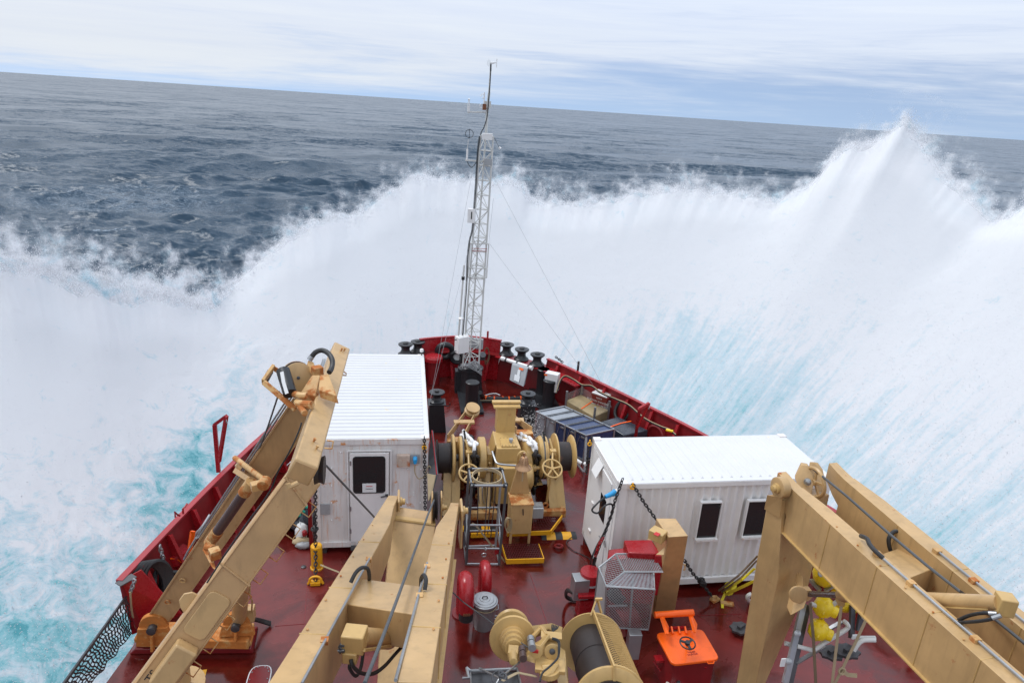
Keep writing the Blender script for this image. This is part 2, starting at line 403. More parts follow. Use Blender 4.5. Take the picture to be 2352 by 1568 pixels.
for i in range(110):
    lam=float(np.exp(wr.uniform(math.log(1.6),math.log(62)))); th=R_(wr.normal(100,32 if lam<20 else 17)); k=2*PI/lam
    A=lam**.92*.0085*wr.uniform(.5,1.4)*(1.45 if lam<9 else .8 if lam<24 else .55); ph=wr.uniform(0,2*PI)
    att=np.clip((lam/spc-2.2)/2.5,0,1)
    q=k*(X*math.cos(th)+Y*math.sin(th))+ph; Z+=att*A*np.cos(q); s_=np.sin(q)*A*att*1.1
    DX-=s_*math.cos(th); DY-=s_*math.sin(th); slope+=att*A*k*np.cos(q)
patch=fbm(X/34,Y/26,31,3)
thr=np.quantile(slope[(RR>55)&(RR<600)],.975)
foam=np.clip((slope-thr)*2.6,0,1)*np.clip((patch-.56)*9,0,1)*np.clip((2500-RR)/1500,0,1)
lc=az('d',300,455,SEA); lc2=az('d',250,528,SEA); lc3=az('d',265,555,SEA)
lace=np.exp(-((X-lc.x)/22)**2-((Y-lc.y)/17)**2)
foam=np.maximum(foam,.72*np.exp(-((X-lc2.x)/4.5)**2-((Y-lc2.y)/1.5)**2)); foam=np.maximum(foam,.8*np.exp(-((X-lc3.x)/1.8)**2-((Y-lc3.y)/1.6)**2))
co=np.stack([X+DX,Y+DY,Z],2).reshape(-1,3)
sea=npmesh('water',co,grid_faces(NR,NA)[:,::-1],WAT); sea.location=(0,0,SEA); attr(sea,'foam',foam.ravel()); attr(sea,'lace',lace.ravel())
sea['kind']='structure'; sea['label']='dark slate grey open sea with short choppy waves'
# rest of the ocean round the ship, behind the field of view
b=MB(); n=40
for q0,q1 in ((R_(72),R_(298)),):
    for j,(ra,rb) in enumerate(((39,400),(400,46000))):
        vs=[];
        for i in range(n+1):
            a_=lerp(q0,q1,i/n); vs+=[(ra*math.sin(a_),ra*math.cos(a_),SEA-.3),(rb*math.sin(a_),rb*math.cos(a_),SEA-.3)]
        b.add(vs,[(2*i,2*i+2,2*i+3,2*i+1) for i in range(n)])
vs=[(40*math.sin(2*PI*i/n),40*math.cos(2*PI*i/n),SEA-.31) for i in range(n)]; b.add(vs,[tuple(range(n))[::-1]])
o2=b.build('water',WAT); o2['kind']='structure'; o2['label']='calm dark sea round and behind the ship'

# ------------------------------------------------------------------ breaking bow wave and spray
SPR,t,p,o=newmat('aerated_sea_spray')
g=N(t,'ShaderNodeNewGeometry').outputs['Position']
u_=N(t,'ShaderNodeAttribute',attribute_name='su').outputs['Fac']; v_=N(t,'ShaderNodeAttribute',attribute_name='sv').outputs['Fac']
fd=N(t,'ShaderNodeAttribute',attribute_name='fade').outputs['Fac']; aer=N(t,'ShaderNodeAttribute',attribute_name='water').outputs['Fac']
cx=N(t,'ShaderNodeCombineXYZ'); L(t,u_,cx.inputs[0]); L(t,v_,cx.inputs[1])
uv=cx.outputs[0]
# radial streaks: fine across, long along the flight of the water, warped so that none runs ruler straight
wn_=N(t,'ShaderNodeTexNoise'); L(t,g,wn_.inputs['Vector']); wn_.inputs['Scale'].default_value=.16; wn_.inputs['Detail'].default_value=4
wv_=N(t,'ShaderNodeVectorMath',operation='MULTIPLY_ADD'); L(t,wn_.outputs['Color'],wv_.inputs[0]); wv_.inputs[1].default_value=(.007,.06,0); L(t,uv,wv_.inputs[2]); uvw=wv_.outputs[0]
s1=noise(t,mapping(t,uvw,(260,9,1)),1,5,.65,.2); s2=noise(t,mapping(t,uvw,(75,4.0,1),(4,2,0)),1,5,.62,.4)
lum=noise(t,g,.22,6,.62,.6); fin=noise(t,g,3.4,6,.8); bil=noise(t,g,.75,5,.6)
iso=N(t,'ShaderNodeAttribute',attribute_name='iso').outputs['Fac']
lm2=noise(t,g,1.05,7,.68,.8)
st=math_(t,'ADD',math_(t,'MULTIPLY',s1,.5),math_(t,'MULTIPLY',s2,.5))
sm=N(t,'ShaderNodeMix',data_type='FLOAT'); L(t,iso,sm.inputs[0]); L(t,mrange(t,st,.2,.8,.0,1.0),sm.inputs[2]); L(t,mrange(t,lm2,.3,.7,.08,.92),sm.inputs[3]); st=sm.outputs[0]
mixn=math_(t,'ADD',math_(t,'MULTIPLY',st,.50),math_(t,'ADD',math_(t,'MULTIPLY',lum,.20),math_(t,'MULTIPLY',fin,.30)))
d_=math_(t,'ADD',math_(t,'MULTIPLY',math_(t,'SUBTRACT',mixn,.5),3.3),aer)      # more = clearer water
c=mixc(t,mrange(t,d_,-.05,.62,0,1,True),(.95,.955,.97),(.66,.82,.885))
c=mixc(t,mrange(t,d_,.50,1.0,0,1,True),c,(.32,.66,.72))
c=mixc(t,mrange(t,d_,.95,1.4,0,1,True),c,(.13,.45,.51))
L(t,c,p.inputs['Base Color']); p.inputs['Roughness'].default_value=.8; p.inputs['Specular IOR Level'].default_value=.12
bump(t,p,math_(t,'ADD',math_(t,'MULTIPLY',fin,.35),math_(t,'MULTIPLY',bil,.6)),.22,.35)
tr=N(t,'ShaderNodeBsdfTranslucent'); L(t,c,tr.inputs[0])
ms=N(t,'ShaderNodeMixShader'); ms.inputs[0].default_value=.42; L(t,p.outputs[0],ms.inputs[1]); L(t,tr.outputs[0],ms.inputs[2])
f1=noise(t,mapping(t,uv,(330,30,1)),1,4,.7); f2=noise(t,g,1.1,5,.66); f3=noise(t,g,9,3,.7)
fz=math_(t,'ADD',math_(t,'ADD',math_(t,'MULTIPLY',f1,.05),math_(t,'MULTIPLY',f2,.78)),math_(t,'MULTIPLY',f3,.17))
# fade 1 = solid water, 0 = last droplets; the noise decides where the mist breaks up
al=mrange(t,math_(t,'ADD',fd,math_(t,'MULTIPLY',math_(t,'SUBTRACT',fz,.5),1.7)),.12,1.0,0,1,True)
tp=N(t,'ShaderNodeBsdfTransparent'); mt=N(t,'ShaderNodeMixShader'); L(t,al,mt.inputs[0]); L(t,tp.outputs[0],mt.inputs[1]); L(t,ms.outputs[0],mt.inputs[2])
L(t,mt.outputs[0],o.inputs[0])
CR=[(-900,640,23),(-400,560,26),(0,582,29),(80,598,30),(180,630,31),(300,655,33),(420,674,35),(490,684,36),(520,672,37),(545,640,37.5),(575,605,38),(610,570,38.5),(660,540,39),(740,498,40),(830,460,42),(930,428,43.5),(1000,421,44.5),(1120,432,45),(1180,425,45.5),(1250,430,46),(1320,438,46),(1430,440,46),(1560,420,46),(1620,420,46),(1700,442,45.5),(1760,446,45),(1830,428,44.5),(1880,400,44),(1920,362,43.5),(1960,336,43),(2000,332,43),(2040,316,42.5),(2065,284,42),(2095,278,42),(2125,296,42),(2160,345,41.5),(2200,395,41),(2240,435,40.5),(2280,480,40),(2305,488,39.5),(2352,458,38.5),(2450,420,37),(2650,470,34),(3000,650,28),(3400,950,23),(4000,1500,17)]
HU=[(-900,-6.3,4),(-400,-5.9,10),(0,-5.5,13),(300,-5.0,15.5),(490,-4.4,17.8),(660,-3.0,21.8),(830,-1.0,24.8),(1000,1.2,26.7),(1120,2.3,27.3),(1250,3.2,27.0),(1430,4.2,26.4),(1620,5.0,25.7),(1830,6.0,24.4),(2090,7.1,22.6),(2240,7.7,21.6),(2352,8.2,20.6),(2650,9.4,18.3),(3000,10.6,15.2),(3400,11.8,12),(4000,12.8,6)]
cx_=np.array([c[0] for c in CR]); P_=np.array([list(ad('d',c[0],c[1],c[2])) for c in CR]); U0,U1=-900,4000
hx=np.array([c[0] for c in HU])
def crest(px): return np.stack([np.interp(px,cx_,P_[:,i]) for i in range(3)],-1)
def hullp(px): return np.stack([np.interp(px,hx,[h[i] for h in HU]) for i in (1,2)]+[np.full_like(px,SEA-.4)],-1)
BLOBS=[('d',395,1110,SEA,1.5,2.2,.5),('d',450,1050,SEA,1.2,1.8,.45),('d',500,960,SEA,1.3,2.0,.45),('d',545,860,SEA,1.6,2.4,.32),('d',340,1180,SEA,1.3,1.4,.35),('d',10,1500,SEA,2.4,2.4,.35),('d',0,1280,SEA,2.4,2.4,.28),('d',250,1300,SEA,2.6,2.6,.14),('d',150,1450,SEA,2.6,2.0,.12),('d',2050,1180,SEA+1,4,5,.16),('d',2250,1250,SEA+1,4,4,.16),('d',1450,880,SEA,4,4,.16),('d',1650,900,SEA,5,6,.20),('d',1550,800,SEA,4,5,.12),('d',1800,820,SEA,5,5,.10)]
NU,NV=1300,330
us=np.linspace(U0,U1,NU); C0=crest(us); H0=hullp(us)
ker=np.hanning(15)[1:-1]/np.hanning(15).sum()
for i in range(3): C0[:,i]=np.convolve(np.pad(C0[:,i],6,'edge'),ker,'valid')
for i in range(2): H0[:,i]=np.convolve(np.pad(H0[:,i],20,'edge'),np.ones(41)/41,'valid')
C0[:,2]-=.08
left=np.clip((800-us)/560,0,1); left=left*left*(3-2*left)        # the port lobe stays low near the hull, the bow sheet rises at once
CS=C0.copy()
for i in range(3): CS[:,i]=np.convolve(np.pad(C0[:,i],75,'edge'),np.hanning(153)[1:-1]/np.hanning(153).sum(),'valid')
def sheet(vv,up=0.,out=0.):
    v=vv[:,None]; hv=np.clip(v,0,1)
    k=hv**(.85+.10*left)
    q_=np.clip((hv-.62)/.38,0,1); q_=q_*q_*(3-2*q_); CC=[CS[None,:,i]*(1-q_)+C0[None,:,i]*q_ for i in range(3)]
    Xs=H0[None,:,0]+(CC[0]-H0[None,:,0])*k; Ys=H0[None,:,1]+(CC[1]-H0[None,:,1])*k
    rise=(1.25+1.0*left)[None,:]
    Zs=H0[None,:,2]+(CC[2]-H0[None,:,2])*hv**rise
    dx=C0[:,0]-H0[:,0]; dy=C0[:,1]-H0[:,1]; l=np.hypot(dx,dy); dx/=l; dy/=l
    back=np.clip(v-1,0,1)             # outer slope falls back to the sea
    Xs=Xs+dx*back*16; Ys=Ys+dy*back*16; Zs=Zs-(C0[None,:,2]-SEA+1.0)*np.clip(back/.9,0,1)**.8*(back>0)
    um=np.broadcast_to(us[None,:]*.028,Xs.shape); vm=np.broadcast_to(v*22.,Xs.shape)
    a=np.clip(hv,0,1)*(1-hv*.25)
    dn=(fbm(um/7+9,vm/6,3,4)-.5)*3.4*a+(fbm(um/2.4,vm/2.2+um*.2,13,4)-.5)*1.5*a+(fbm(um/.9,vm/.8,23,3)-.5)*.30*a
    jag=(fbm(um/3.2,vm*0+3,43,4)-.5)*1.3*np.clip((v-.8)*5,0,1)+(fbm(um/.8,vm*0+9,53,3)-.5)*.45*np.clip((v-.85)*7,0,1)
    Zs=Zs+dn*.55+up+jag; Xs=Xs+dx*(dn*.6+out); Ys=Ys+dy*(dn*.6+out)
    return np.stack([Xs,Ys,Zs],2)
vs_=np.concatenate([np.linspace(0.0,1.0,NV),np.linspace(1.01,1.9,60)])
G=sheet(vs_); parts=[G.reshape(-1,3)]; faces=[grid_faces(len(vs_),NU)]
UU,VV_=np.meshgrid(us,vs_); su=[(UU/4900).ravel()]; sv=[VV_.ravel()]
lobe=np.clip((540-us)/60,0,1)      # the port lobe dissolves more gradually
f0=np.where(VV_<=1,np.clip((1.0-VV_)/(.035+.015*lobe[None,:]),0,1)*1.15+.25,np.clip(1.0-(VV_-1)*2.2,.0,1)*.9)
fade=[np.where(VV_<.9,2.,f0).ravel()]
# aeration: streaked thin water low down off the starboard bow, turquoise pockets hard by the port side
wtr=.30-.56*np.clip((VV_-.30)/.50,0,1)
right=np.clip((UU-1050)/250,0,1)
wtr=wtr+.34*np.clip((640-UU)/220,0,1)*np.clip(1.5-VV_/.45,0,1.15)
wtr=np.where(UU>850,wtr-.12+.06*right*np.clip(1.2-VV_*1.5,0,1),wtr-.10)
GF=G.reshape(-1,3); dd_=GF-np.array(EYE); zz_=dd_@np.array(FW); PX=1176+FPX*(dd_@np.array(RT))/zz_; PY=784-FPX*(dd_@np.array(UP))/zz_
def wblob(k,x,y,z,rx,ry,amt):
    global wtr
    ix=np.argmin((PX-x)**2+(PY-y)**2); c=V(GF[ix]); wtr=wtr+amt*np.exp(-((G[:,:,0]-c.x)/rx)**2-((G[:,:,1]-c.y)/ry)**2)
for a_ in BLOBS: wblob(*a_)
off=G.reshape(-1,3).shape[0]
for j,(up,out) in enumerate(((.16,.10),(.36,.3),(.60,.55),(.88,.8),(1.2,1.1),(1.55,1.5),(2.0,1.9),(2.5,2.4))):
    vv=np.linspace(.90,1.0,44); Gs=sheet(vv,0,out*.0); w_=np.clip((vv-.90)/.10,0,1)[:,None]
    hj=(.35+1.3*fbm(us/90+j*9,us*0,100+j,5))[None,:]
    lift=up*hj*(1+.8*lobe[None,:])
    dx_=C0[:,0]-H0[:,0]; dy_=C0[:,1]-H0[:,1]; l_=np.hypot(dx_,dy_)
    Gs[:,:,0]+=dx_/l_*out*.5*(.4+.6*w_)+.0; Gs[:,:,1]+=dy_/l_*out*.5*(.4+.6*w_)
    Gs[:,:,2]+=w_*lift-(1-w_)*.9
    parts.append(Gs.reshape(-1,3)); faces.append(grid_faces(len(vv),NU,off)); off+=Gs.shape[0]*NU
    a,b_=np.meshgrid(us,vv); su.append((a/4900+.137*j).ravel()); sv.append((b_+.31*j).ravel())
    fade.append(((1.0-w_)**.9*(1.0-.05*j)*np.ones_like(a)).ravel())
isoA=np.maximum(np.clip((620-UU)/160,0,1),np.clip((VV_-.50)/.28,0,1)*.85)
isos=[isoA.ravel()]+[np.ones(p_.shape[0]) for p_ in parts[1:]]
wt=[wtr.ravel()]+[np.full(p_.shape[0],.0) for p_ in parts[1:]]
spray=npmesh('sea_spray',np.concatenate(parts),np.concatenate(faces),SPR)
for n_,a_ in (('su',su),('sv',sv),('fade',fade),('water',wt),('iso',isos)): attr(spray,n_,np.concatenate(a_))
tag(spray,'towering white bow wave and spray bursting up round the bow','sea spray',kind='stuff')

# loose droplets thrown off the crest
def drops(name,P,sz,label):
    n=len(P); d=np.array([[1,0,-.5],[-.5,.87,-.5],[-.5,-.87,-.5],[0,0,1.1]])
    rot=rng.uniform(0,6.28,n); c_,s_=np.cos(rot),np.sin(rot)
    dx=d[None,:,0]*c_[:,None]-d[None,:,1]*s_[:,None]; dy=d[None,:,0]*s_[:,None]+d[None,:,1]*c_[:,None]
    Vt=np.stack([P[:,None,0]+dx*sz[:,None],P[:,None,1]+dy*sz[:,None],P[:,None,2]+d[None,:,2]*sz[:,None]],2).reshape(-1,3)
    b_=np.arange(n)[:,None]*4; F=np.concatenate([b_+np.array([[0,1,3]]),b_+np.array([[1,2,3]]),b_+np.array([[2,0,3]]),b_+np.array([[0,2,1]])])
    me=bpy.data.meshes.new(name); me.vertices.add(len(Vt)); me.vertices.foreach_set('co',Vt.astype(np.float32).ravel())
    me.loops.add(len(F)*3); me.loops.foreach_set('vertex_index',F.astype(np.int32).ravel()); me.polygons.add(len(F)); me.polygons.foreach_set('loop_start',np.arange(0,len(F)*3,3,dtype=np.int32)); me.polygons.foreach_set('loop_total',np.full(len(F),3,dtype=np.int32))
    me.update(calc_edges=True); me.materials.append(DROP); o=bpy.data.objects.new(name,me); COL.objects.link(o); tag(o,label,'spray droplets',kind='stuff'); return o
DROP,t,p,o=newmat('water_drops'); p.inputs['Base Color'].default_value=(.9,.91,.94,1); p.inputs['Roughness'].default_value=.6
tr=N(t,'ShaderNodeBsdfTranslucent'); tr.inputs[0].default_value=(.9,.91,.94,1); ms=N(t,'ShaderNodeMixShader'); ms.inputs[0].default_value=.65; L(t,p.outputs[0],ms.inputs[1]); L(t,tr.outputs[0],ms.inputs[2]); L(t,ms.outputs[0],o.inputs[0])
n=150000; ui=rng.uniform(0,NU-1,n); i0=ui.astype(int); top=sheet(np.array([1.0]))[0][i0]
uu=us[i0]; cl=fbm(uu/55,uu*0,301,5)*.7+fbm(uu/14,uu*0,311,3)*.3; lf_=np.clip((560-uu)/120,0,1)
hgt=rng.exponential(1,n)*(.08+1.0*np.clip(cl-.42,0,1)**1.3+.10*lf_)
dxx=(C0-H0)[i0]; ll=np.hypot(dxx[:,0],dxx[:,1]); w=rng.normal(0,.8,n)+hgt*.5
P=top+np.stack([dxx[:,0]/ll*w+rng.normal(0,.12,n),dxx[:,1]/ll*w,hgt-.35+rng.normal(0,.15,n)-np.abs(w)*.12],1)
drops('spray_droplets',P,np.clip(rng.lognormal(-4.45,.5,n),.005,.04),'fine droplets flying off the crest of the bow wave')

n=140000; ui=rng.uniform(0,NU-1,n).astype(int); vj=(rng.beta(2.2,2.4,n)*.92*len(vs_[:NV])).astype(int); keep=(us[ui]>800)|(rng.random(n)<.6); ui,vj=ui[keep],vj[keep]; n=len(ui)
P=G[vj,ui]; dxx=(C0-H0)[ui]; ll=np.hypot(dxx[:,0],dxx[:,1]); w=-rng.exponential(.35,n)-.02
w=w*.6
P=P+np.stack([dxx[:,0]/ll*w,dxx[:,1]/ll*w,rng.normal(0,.12,n)-w*.55],1)
drops('spray_droplets',P,np.clip(rng.lognormal(-4.5,.5,n),.005,.03),'scattered droplets torn off the inner face of the bow wave')
# ------------------------------------------------------------------ deck and hull
XR,YR,ZR=V((1,0,0)),V((0,1,0)),V((0,0,1))
PORT=[(-7.0,-4),(-6.75,2),(-6.3,8),(-5.6,12.3),(-4.85,15.6),(-4.0,18.7),(-2.9,21.6),(-1.5,24.2),(-.5,25.4)]
BOW=[(.1,25.95),(.62,26.35),(1.4,26.62),(2.34,26.8),(3.2,26.65),(3.96,26.3),(4.5,25.9)]
STBD=[(5.2,25.3),(5.85,24.6),(7.1,22.5),(8.2,20.5),(9.3,18.4),(10.6,15.2),(11.8,11.8),(12.6,8),(13.1,3),(13.2,-4)]
OUT=[V((*p_,0)) for p_ in PORT+BOW+STBD]
def inset(pts,d):
    r=[]
    for i,p_ in enumerate(pts):
        a=(pts[min(i+1,len(pts)-1)]-pts[max(i-1,0)]).normalized(); n_=V((a.y,-a.x,0)); r.append(p_+n_*d)
    return r
INN=inset(OUT,.30)
b=MB(); c_=V((2.6,10,0)); n=len(INN)
b.add([(*q.xy,0) for q in INN],[tuple(range(n))[::-1]])
b.add([(*q.xy,-.3) for q in INN],[tuple(range(n))])
b.add([(*q.xy,0) for q in INN]+[(*q.xy,-.3) for q in INN],[(i,(i+1)%n,n+(i+1)%n,n+i) for i in range(n)])
deck=b.build('deck',DECK); deck['kind']='structure'; deck['label']='wet dark red painted foredeck'
# weld seams and doubler plates belong to the deck surface
b=MB()
for (k,x0,y0,x1,y1) in (('F',275,610,240,1030),('F',0,1110,440,1075),('G',790,260,1010,900),('C',1380,1290,1560,1440),('d',1180,1000,1010,1290),('F',240,1030,225,1560),('H',1300,900,1900,880)):
    p0,p1=az(k,x0,y0),az(k,x1,y1); b.beam(p0+ZR*.003,p1+ZR*.003,.012,.008)
o=b.build('deck_seam',RED); o['kind']='structure'; o['label']='weld seams in the red deck plating'

hull=thing('ship_hull','red steel ship bow with bulwark all round the foredeck','ship',(2.6,10,SEA))
b=MB(); k_=[]
for z,dd in ((SEA-1.5,1.5),(-5,1.3),(-2.5,.8),(-.3,.32),(-.02,.30)):
    q=inset(OUT,dd); k_.append([V((a.x,a.y,z)) for a in q])
for j in range(len(k_)-1):
    l0,l1=k_[j],k_[j+1]; m_=len(l0); b.add(l0+l1,[(i,i+1,m_+i+1,m_+i) for i in range(m_-1)])
b.build('hull_plating',RED2,hull)
# bulwark plate in runs with different heights
def run(pts,h,th=.03,flare=.22,inn=.26):
    """plate leaning outward from the deck edge to the rail"""
    o0=inset(pts,inn); b=MB()
    top=[V((p_.x,p_.y,h)) for p_ in pts]; bot=[V((p_.x,p_.y,-.02)) for p_ in o0]; ti=[V((p_.x,p_.y,h)) for p_ in inset(pts,th)]; bi=[V((p_.x,p_.y,-.02)) for p_ in inset(o0,th)]
    m_=len(pts); b.add(bot+top+bi+ti,[f for i in range(m_-1) for f in ((i,m_+i,m_+i+1,i+1),(2*m_+i,2*m_+i+1,3*m_+i+1,3*m_+i),(m_+i,3*m_+i,3*m_+i+1,m_+i+1))]+[(0,2*m_,3*m_,m_),(m_-1,2*m_-1,4*m_-1,3*m_-1)])
    return b
def rail(pts,h,w,th=.05):
    a=[V((p_.x,p_.y,h)) for p_ in inset(pts,-.05)]; c=[V((p_.x,p_.y,h)) for p_ in inset(pts,w-.05)]; m_=len(pts)
    b=MB(); up=V((0,0,th)); vs=a+c+[q+up for q in a]+[q+up for q in c]
    f=[]
    for i in range(m_-1): f+=[(i,i+1,m_+i+1,m_+i),(2*m_+i,3*m_+i,3*m_+i+1,2*m_+i+1),(i,2*m_+i,2*m_+i+1,i+1),(m_+i,m_+i+1,3*m_+i+1,3*m_+i)]
    f+=[(0,m_,3*m_,2*m_),(m_-1,3*m_-1,4*m_-1,2*m_-1)]
    b.add(vs,f); return b
def dense(pts,n=4): return [V(q) for q in smoothpath(pts,n)]
PD=dense([V((*p_,0)) for p_ in PORT[3:]]); BD=dense([V((*p_,0)) for p_ in BOW]); SD=dense([V((*p_,0)) for p_ in [BOW[-1]]+STBD])
P_hi=[q for q in PD if q.y<23.0]; P_lo=[P_hi[-1]]+[q for q in PD if q.y>=23.0]+[BD[0],BD[2],BD[4]]
B_hi=[q for q in BD if .55<q.x<4.1]; S_lo=[q for q in BD if q.x>=3.9]+[q for q in SD if q.y>24.75]; S_hi=[q for q in SD if q.y<=24.9]
run(P_hi,1.3).build('bulwark_plate',RED,hull,60); run(P_lo,1.08).build('bulwark_plate',RED,hull,60)
run(B_hi,1.62).build('bulwark_plate',RED2,hull,60); run(S_lo,1.08).build('bulwark_plate',RED,hull,60); run(S_hi,1.38).build('bulwark_plate',RED,hull,60)
rail(P_hi,1.3,.14).build('cap_rail',PINKR,hull,40); rail(S_hi,1.38,.14).build('cap_rail',RED2,hull,40); rail(B_hi,1.62,.12).build('cap_rail',RED2,hull,40)
rail(P_lo,1.08,.62,.04).build('roller_shelf',RED2,hull,40); rail([q for q in BD],1.09,.5,.04).build('roller_shelf',RED,hull,40); rail(S_lo+S_hi[:5],1.08,.62,.04).build('roller_shelf',RED2,hull,40)
# sloping ends where the high bulwark drops to the shelf
for q,h0,h1,dr in ((S_hi[0],1.08,1.38,1),(P_hi[-1],1.08,1.3,-1),(B_hi[0],1.08,1.62,1),(B_hi[-1],1.08,1.62,-1)):
    pass
def stiff(q,nrm,h,name='stiffener'):
    b=MB(); out=V((q.x,q.y,h)); foot=out-nrm*.26; foot.z=0
    t_=V((-nrm.y,nrm.x,0))
    b.prism([foot-t_*.02+ZR*0,out-t_*.02-nrm*.03,out-t_*.02-nrm*.14,foot-t_*.02-nrm*.34],t_*.03)
    b.beam(foot-nrm*.33,out-nrm*.16,.10,.02,nrm); b.build(name,RED2,hull)
def edge_at(pts,y):
    for i in range(len(pts)-1):
        if (pts[i].y-y)*(pts[i+1].y-y)<=0:
            a=(pts[i+1]-pts[i]).normalized(); return pts[i].lerp(pts[i+1],(y-pts[i].y)/((pts[i+1].y-pts[i].y) or 1)),V((-a.y,a.x,0))
    return pts[0],V((-1,0,0))
for y in (12.9,13.9,14.9,15.9,16.9,17.9,18.9,19.9,21,22): q,n_=edge_at(P_hi,y); stiff(q,n_,1.28)
for y in (24.3,23.2,22.1,21.1,20.1,19.1,18.2,17.2,16.2,15,13.8,12.6,11.2,9.6,8,6): q,n_=edge_at(S_hi,y); stiff(q,n_,1.36)
for q in (B_hi[2],B_hi[-3],B_hi[6]): stiff(q,V((q.x-2.34,2.2,0)).normalized(),1.08)
# port bulwark ends in a sloping red plate beside the net
b=MB(); e0=P_hi[0]; b.prism([V((e0.x,e0.y,1.3)),V((e0.x+.12,e0.y-.02,-.0)),V((e0.x+.95,e0.y+.5,0)),V((e0.x+.30,e0.y+.35,1.3))],(0,.03,0)); b.build('end_plate',RED2,hull)
# mooring pipe casting (fairlead) in the starboard bulwark
q,n_=edge_at(S_hi,19.75); c=V((q.x,q.y,.70))-n_*.26
b=MB(); b.ring(c,n_,.30,.085,22,8); b.lathe(c-n_*.05,n_,[(.40,0),(.40,.04)],24); b.build('fairlead_casting',RED,hull)
# ------------------------------------------------------------------ black mooring rollers on the shelf
def roller(pos,label,name='mooring_roller'):
    r=thing(name,label,'roller',pos,'black mooring rollers on the bow shelf')
    b=MB(); b.lathe(pos,(0,0,1),[(.30,0),(.30,.05),(.25,.09)],24); b.build('base_flange',BLACK,r)
    b=MB(); b.lathe(V(pos)+ZR*.09,(0,0,1),[(.25,0),(.19,.06),(.165,.15),(.18,.24),(.26,.31),(.29,.335),(.29,.375),(.25,.385)],26); b.build('drum',BLACK,r)
    b=MB(); b.lathe(V(pos)+ZR*.475,(0,0,1),[(.11,0),(.11,.035),(.06,.06),(0,.062)],16); b.build('cap',RUBBER,r); return r
r0=roller(az('B',1113,440,1.12),'black mooring roller on the starboard shelf nearest the lattice mast')
for a,l in ((('B',1268,492),'middle one of the three black mooring rollers on the starboard shelf'),(('B',1430,548),'black mooring roller on the starboard shelf beside the raised bulwark'),
  (('B',185,414),'black mooring roller on the port shelf beside the raised bow plating'),(('B',57,440),'black mooring roller on the port shelf just beyond the white container roof')):
    dup(r0,az(*a,1.12),l)
def pedestal(pos,rz,label):
    r=thing('pedestal_fairlead',label,'fairlead',pos,'black pedestal fairleads on the foredeck'); P=V(pos); b=MB()
    lo=[(-.34,-.30),(.34,-.30),(.34,.30),(-.34,.30)]; hi=[(-.24,-.24),(.24,-.24),(.24,.24),(-.24,.24)]
    b.hexa([P+V((x,y,0)) for x,y in lo],[P+V((x,y,1.0)) for x,y in hi]); b.box(P+ZR*1.02,(.62,.56,.04)); b.build('pedestal',BLACK,r,bev=.01)
    b=MB(); b.lathe(P+ZR*1.04,(0,0,1),[(.26,0),(.26,.04),(.17,.10),(.14,.18),(.16,.25),(.25,.31),(.27,.33),(.27,.37),(.10,.38)],24); b.build('roller_drum',BLACK,r)
    b=MB(); b.lathe(P+ZR*1.41,(0,0,1),[(.08,0),(.08,.05),(0,.06)],12); b.build('cap',RUBBER,r)
    b=MB(); b.tube([P+V((.22,-.1,.95)),P+V((.40,-.14,.93)),P+V((.46,-.14,1.0)),P+V((.44,-.14,1.06))],.018,6); b.build('rope_hook',BLACK,r); return r
pd0=pedestal(az('B',375,1215),0,'black pedestal fairlead standing between the white container and the windlass')
dup(pd0,az('B',1310,1225),'black pedestal fairlead behind the windlass, beside the wrapped crates')
def bollards(p0,p1,h,r,label,grp='black twin bollards'):
    t_=thing('twin_bollard',label,'bollard',(V(p0)+V(p1))/2,grp)
    d=(V(p1)-V(p0)); s_=d.normalized(); n_=V((-s_.y,s_.x,0))
    b=MB(); b.prism([V(p0)-s_*.45-n_*.42,V(p1)+s_*.45-n_*.42,V(p1)+s_*.45+n_*.42,V(p0)-s_*.45+n_*.42],ZR*.1); b.build('base_plate',BLACK,t_)
    for q in (p0,p1):
        q=V(q); b=MB(); b.lathe(q+ZR*.1,(0,0,1),[(r*1.12,0),(r,.1),(r,h-.14),(r*1.1,h-.1),(r*1.1,h-.02),(r*.98,h)],26); b.build('bollard_post',BLACK,t_)
    return t_
bollards(az('B',745,1010)+V((0,0,0)),az('B',720,900)+V((.0,.55,0)),1.02,.235,'black twin bollard standing in front of the lattice mast')
bollards(az('B',1545,985),az('B',1480,860),1.02,.235,'black twin bollard between the wrapped crates and the white cabinet')
# ------------------------------------------------------------------ lattice mast
MY=24.9
mb=ay('B',735,640,MY); 
mast=thing('lattice_mast','tall pale grey triangular lattice mast with instruments at the bow','mast',(mb.x,mb.y,0))
b=MB(); b.lathe((mb.x,mb.y,0),(0,0,1),[(.55,0),(.5,.12),(.46,.5),(.46,.92),(.50,.95),(.50,1.02)],28); b.box((mb.x-.45,mb.y,.45),(.3,.4,.9)); b.build('mast_pedestal',BLACK,mast)
b=MB(); b.box((mb.x,mb.y-.12,1.06),(.75,.6,.07)); b.build('base_tray',DSTEEL,mast)
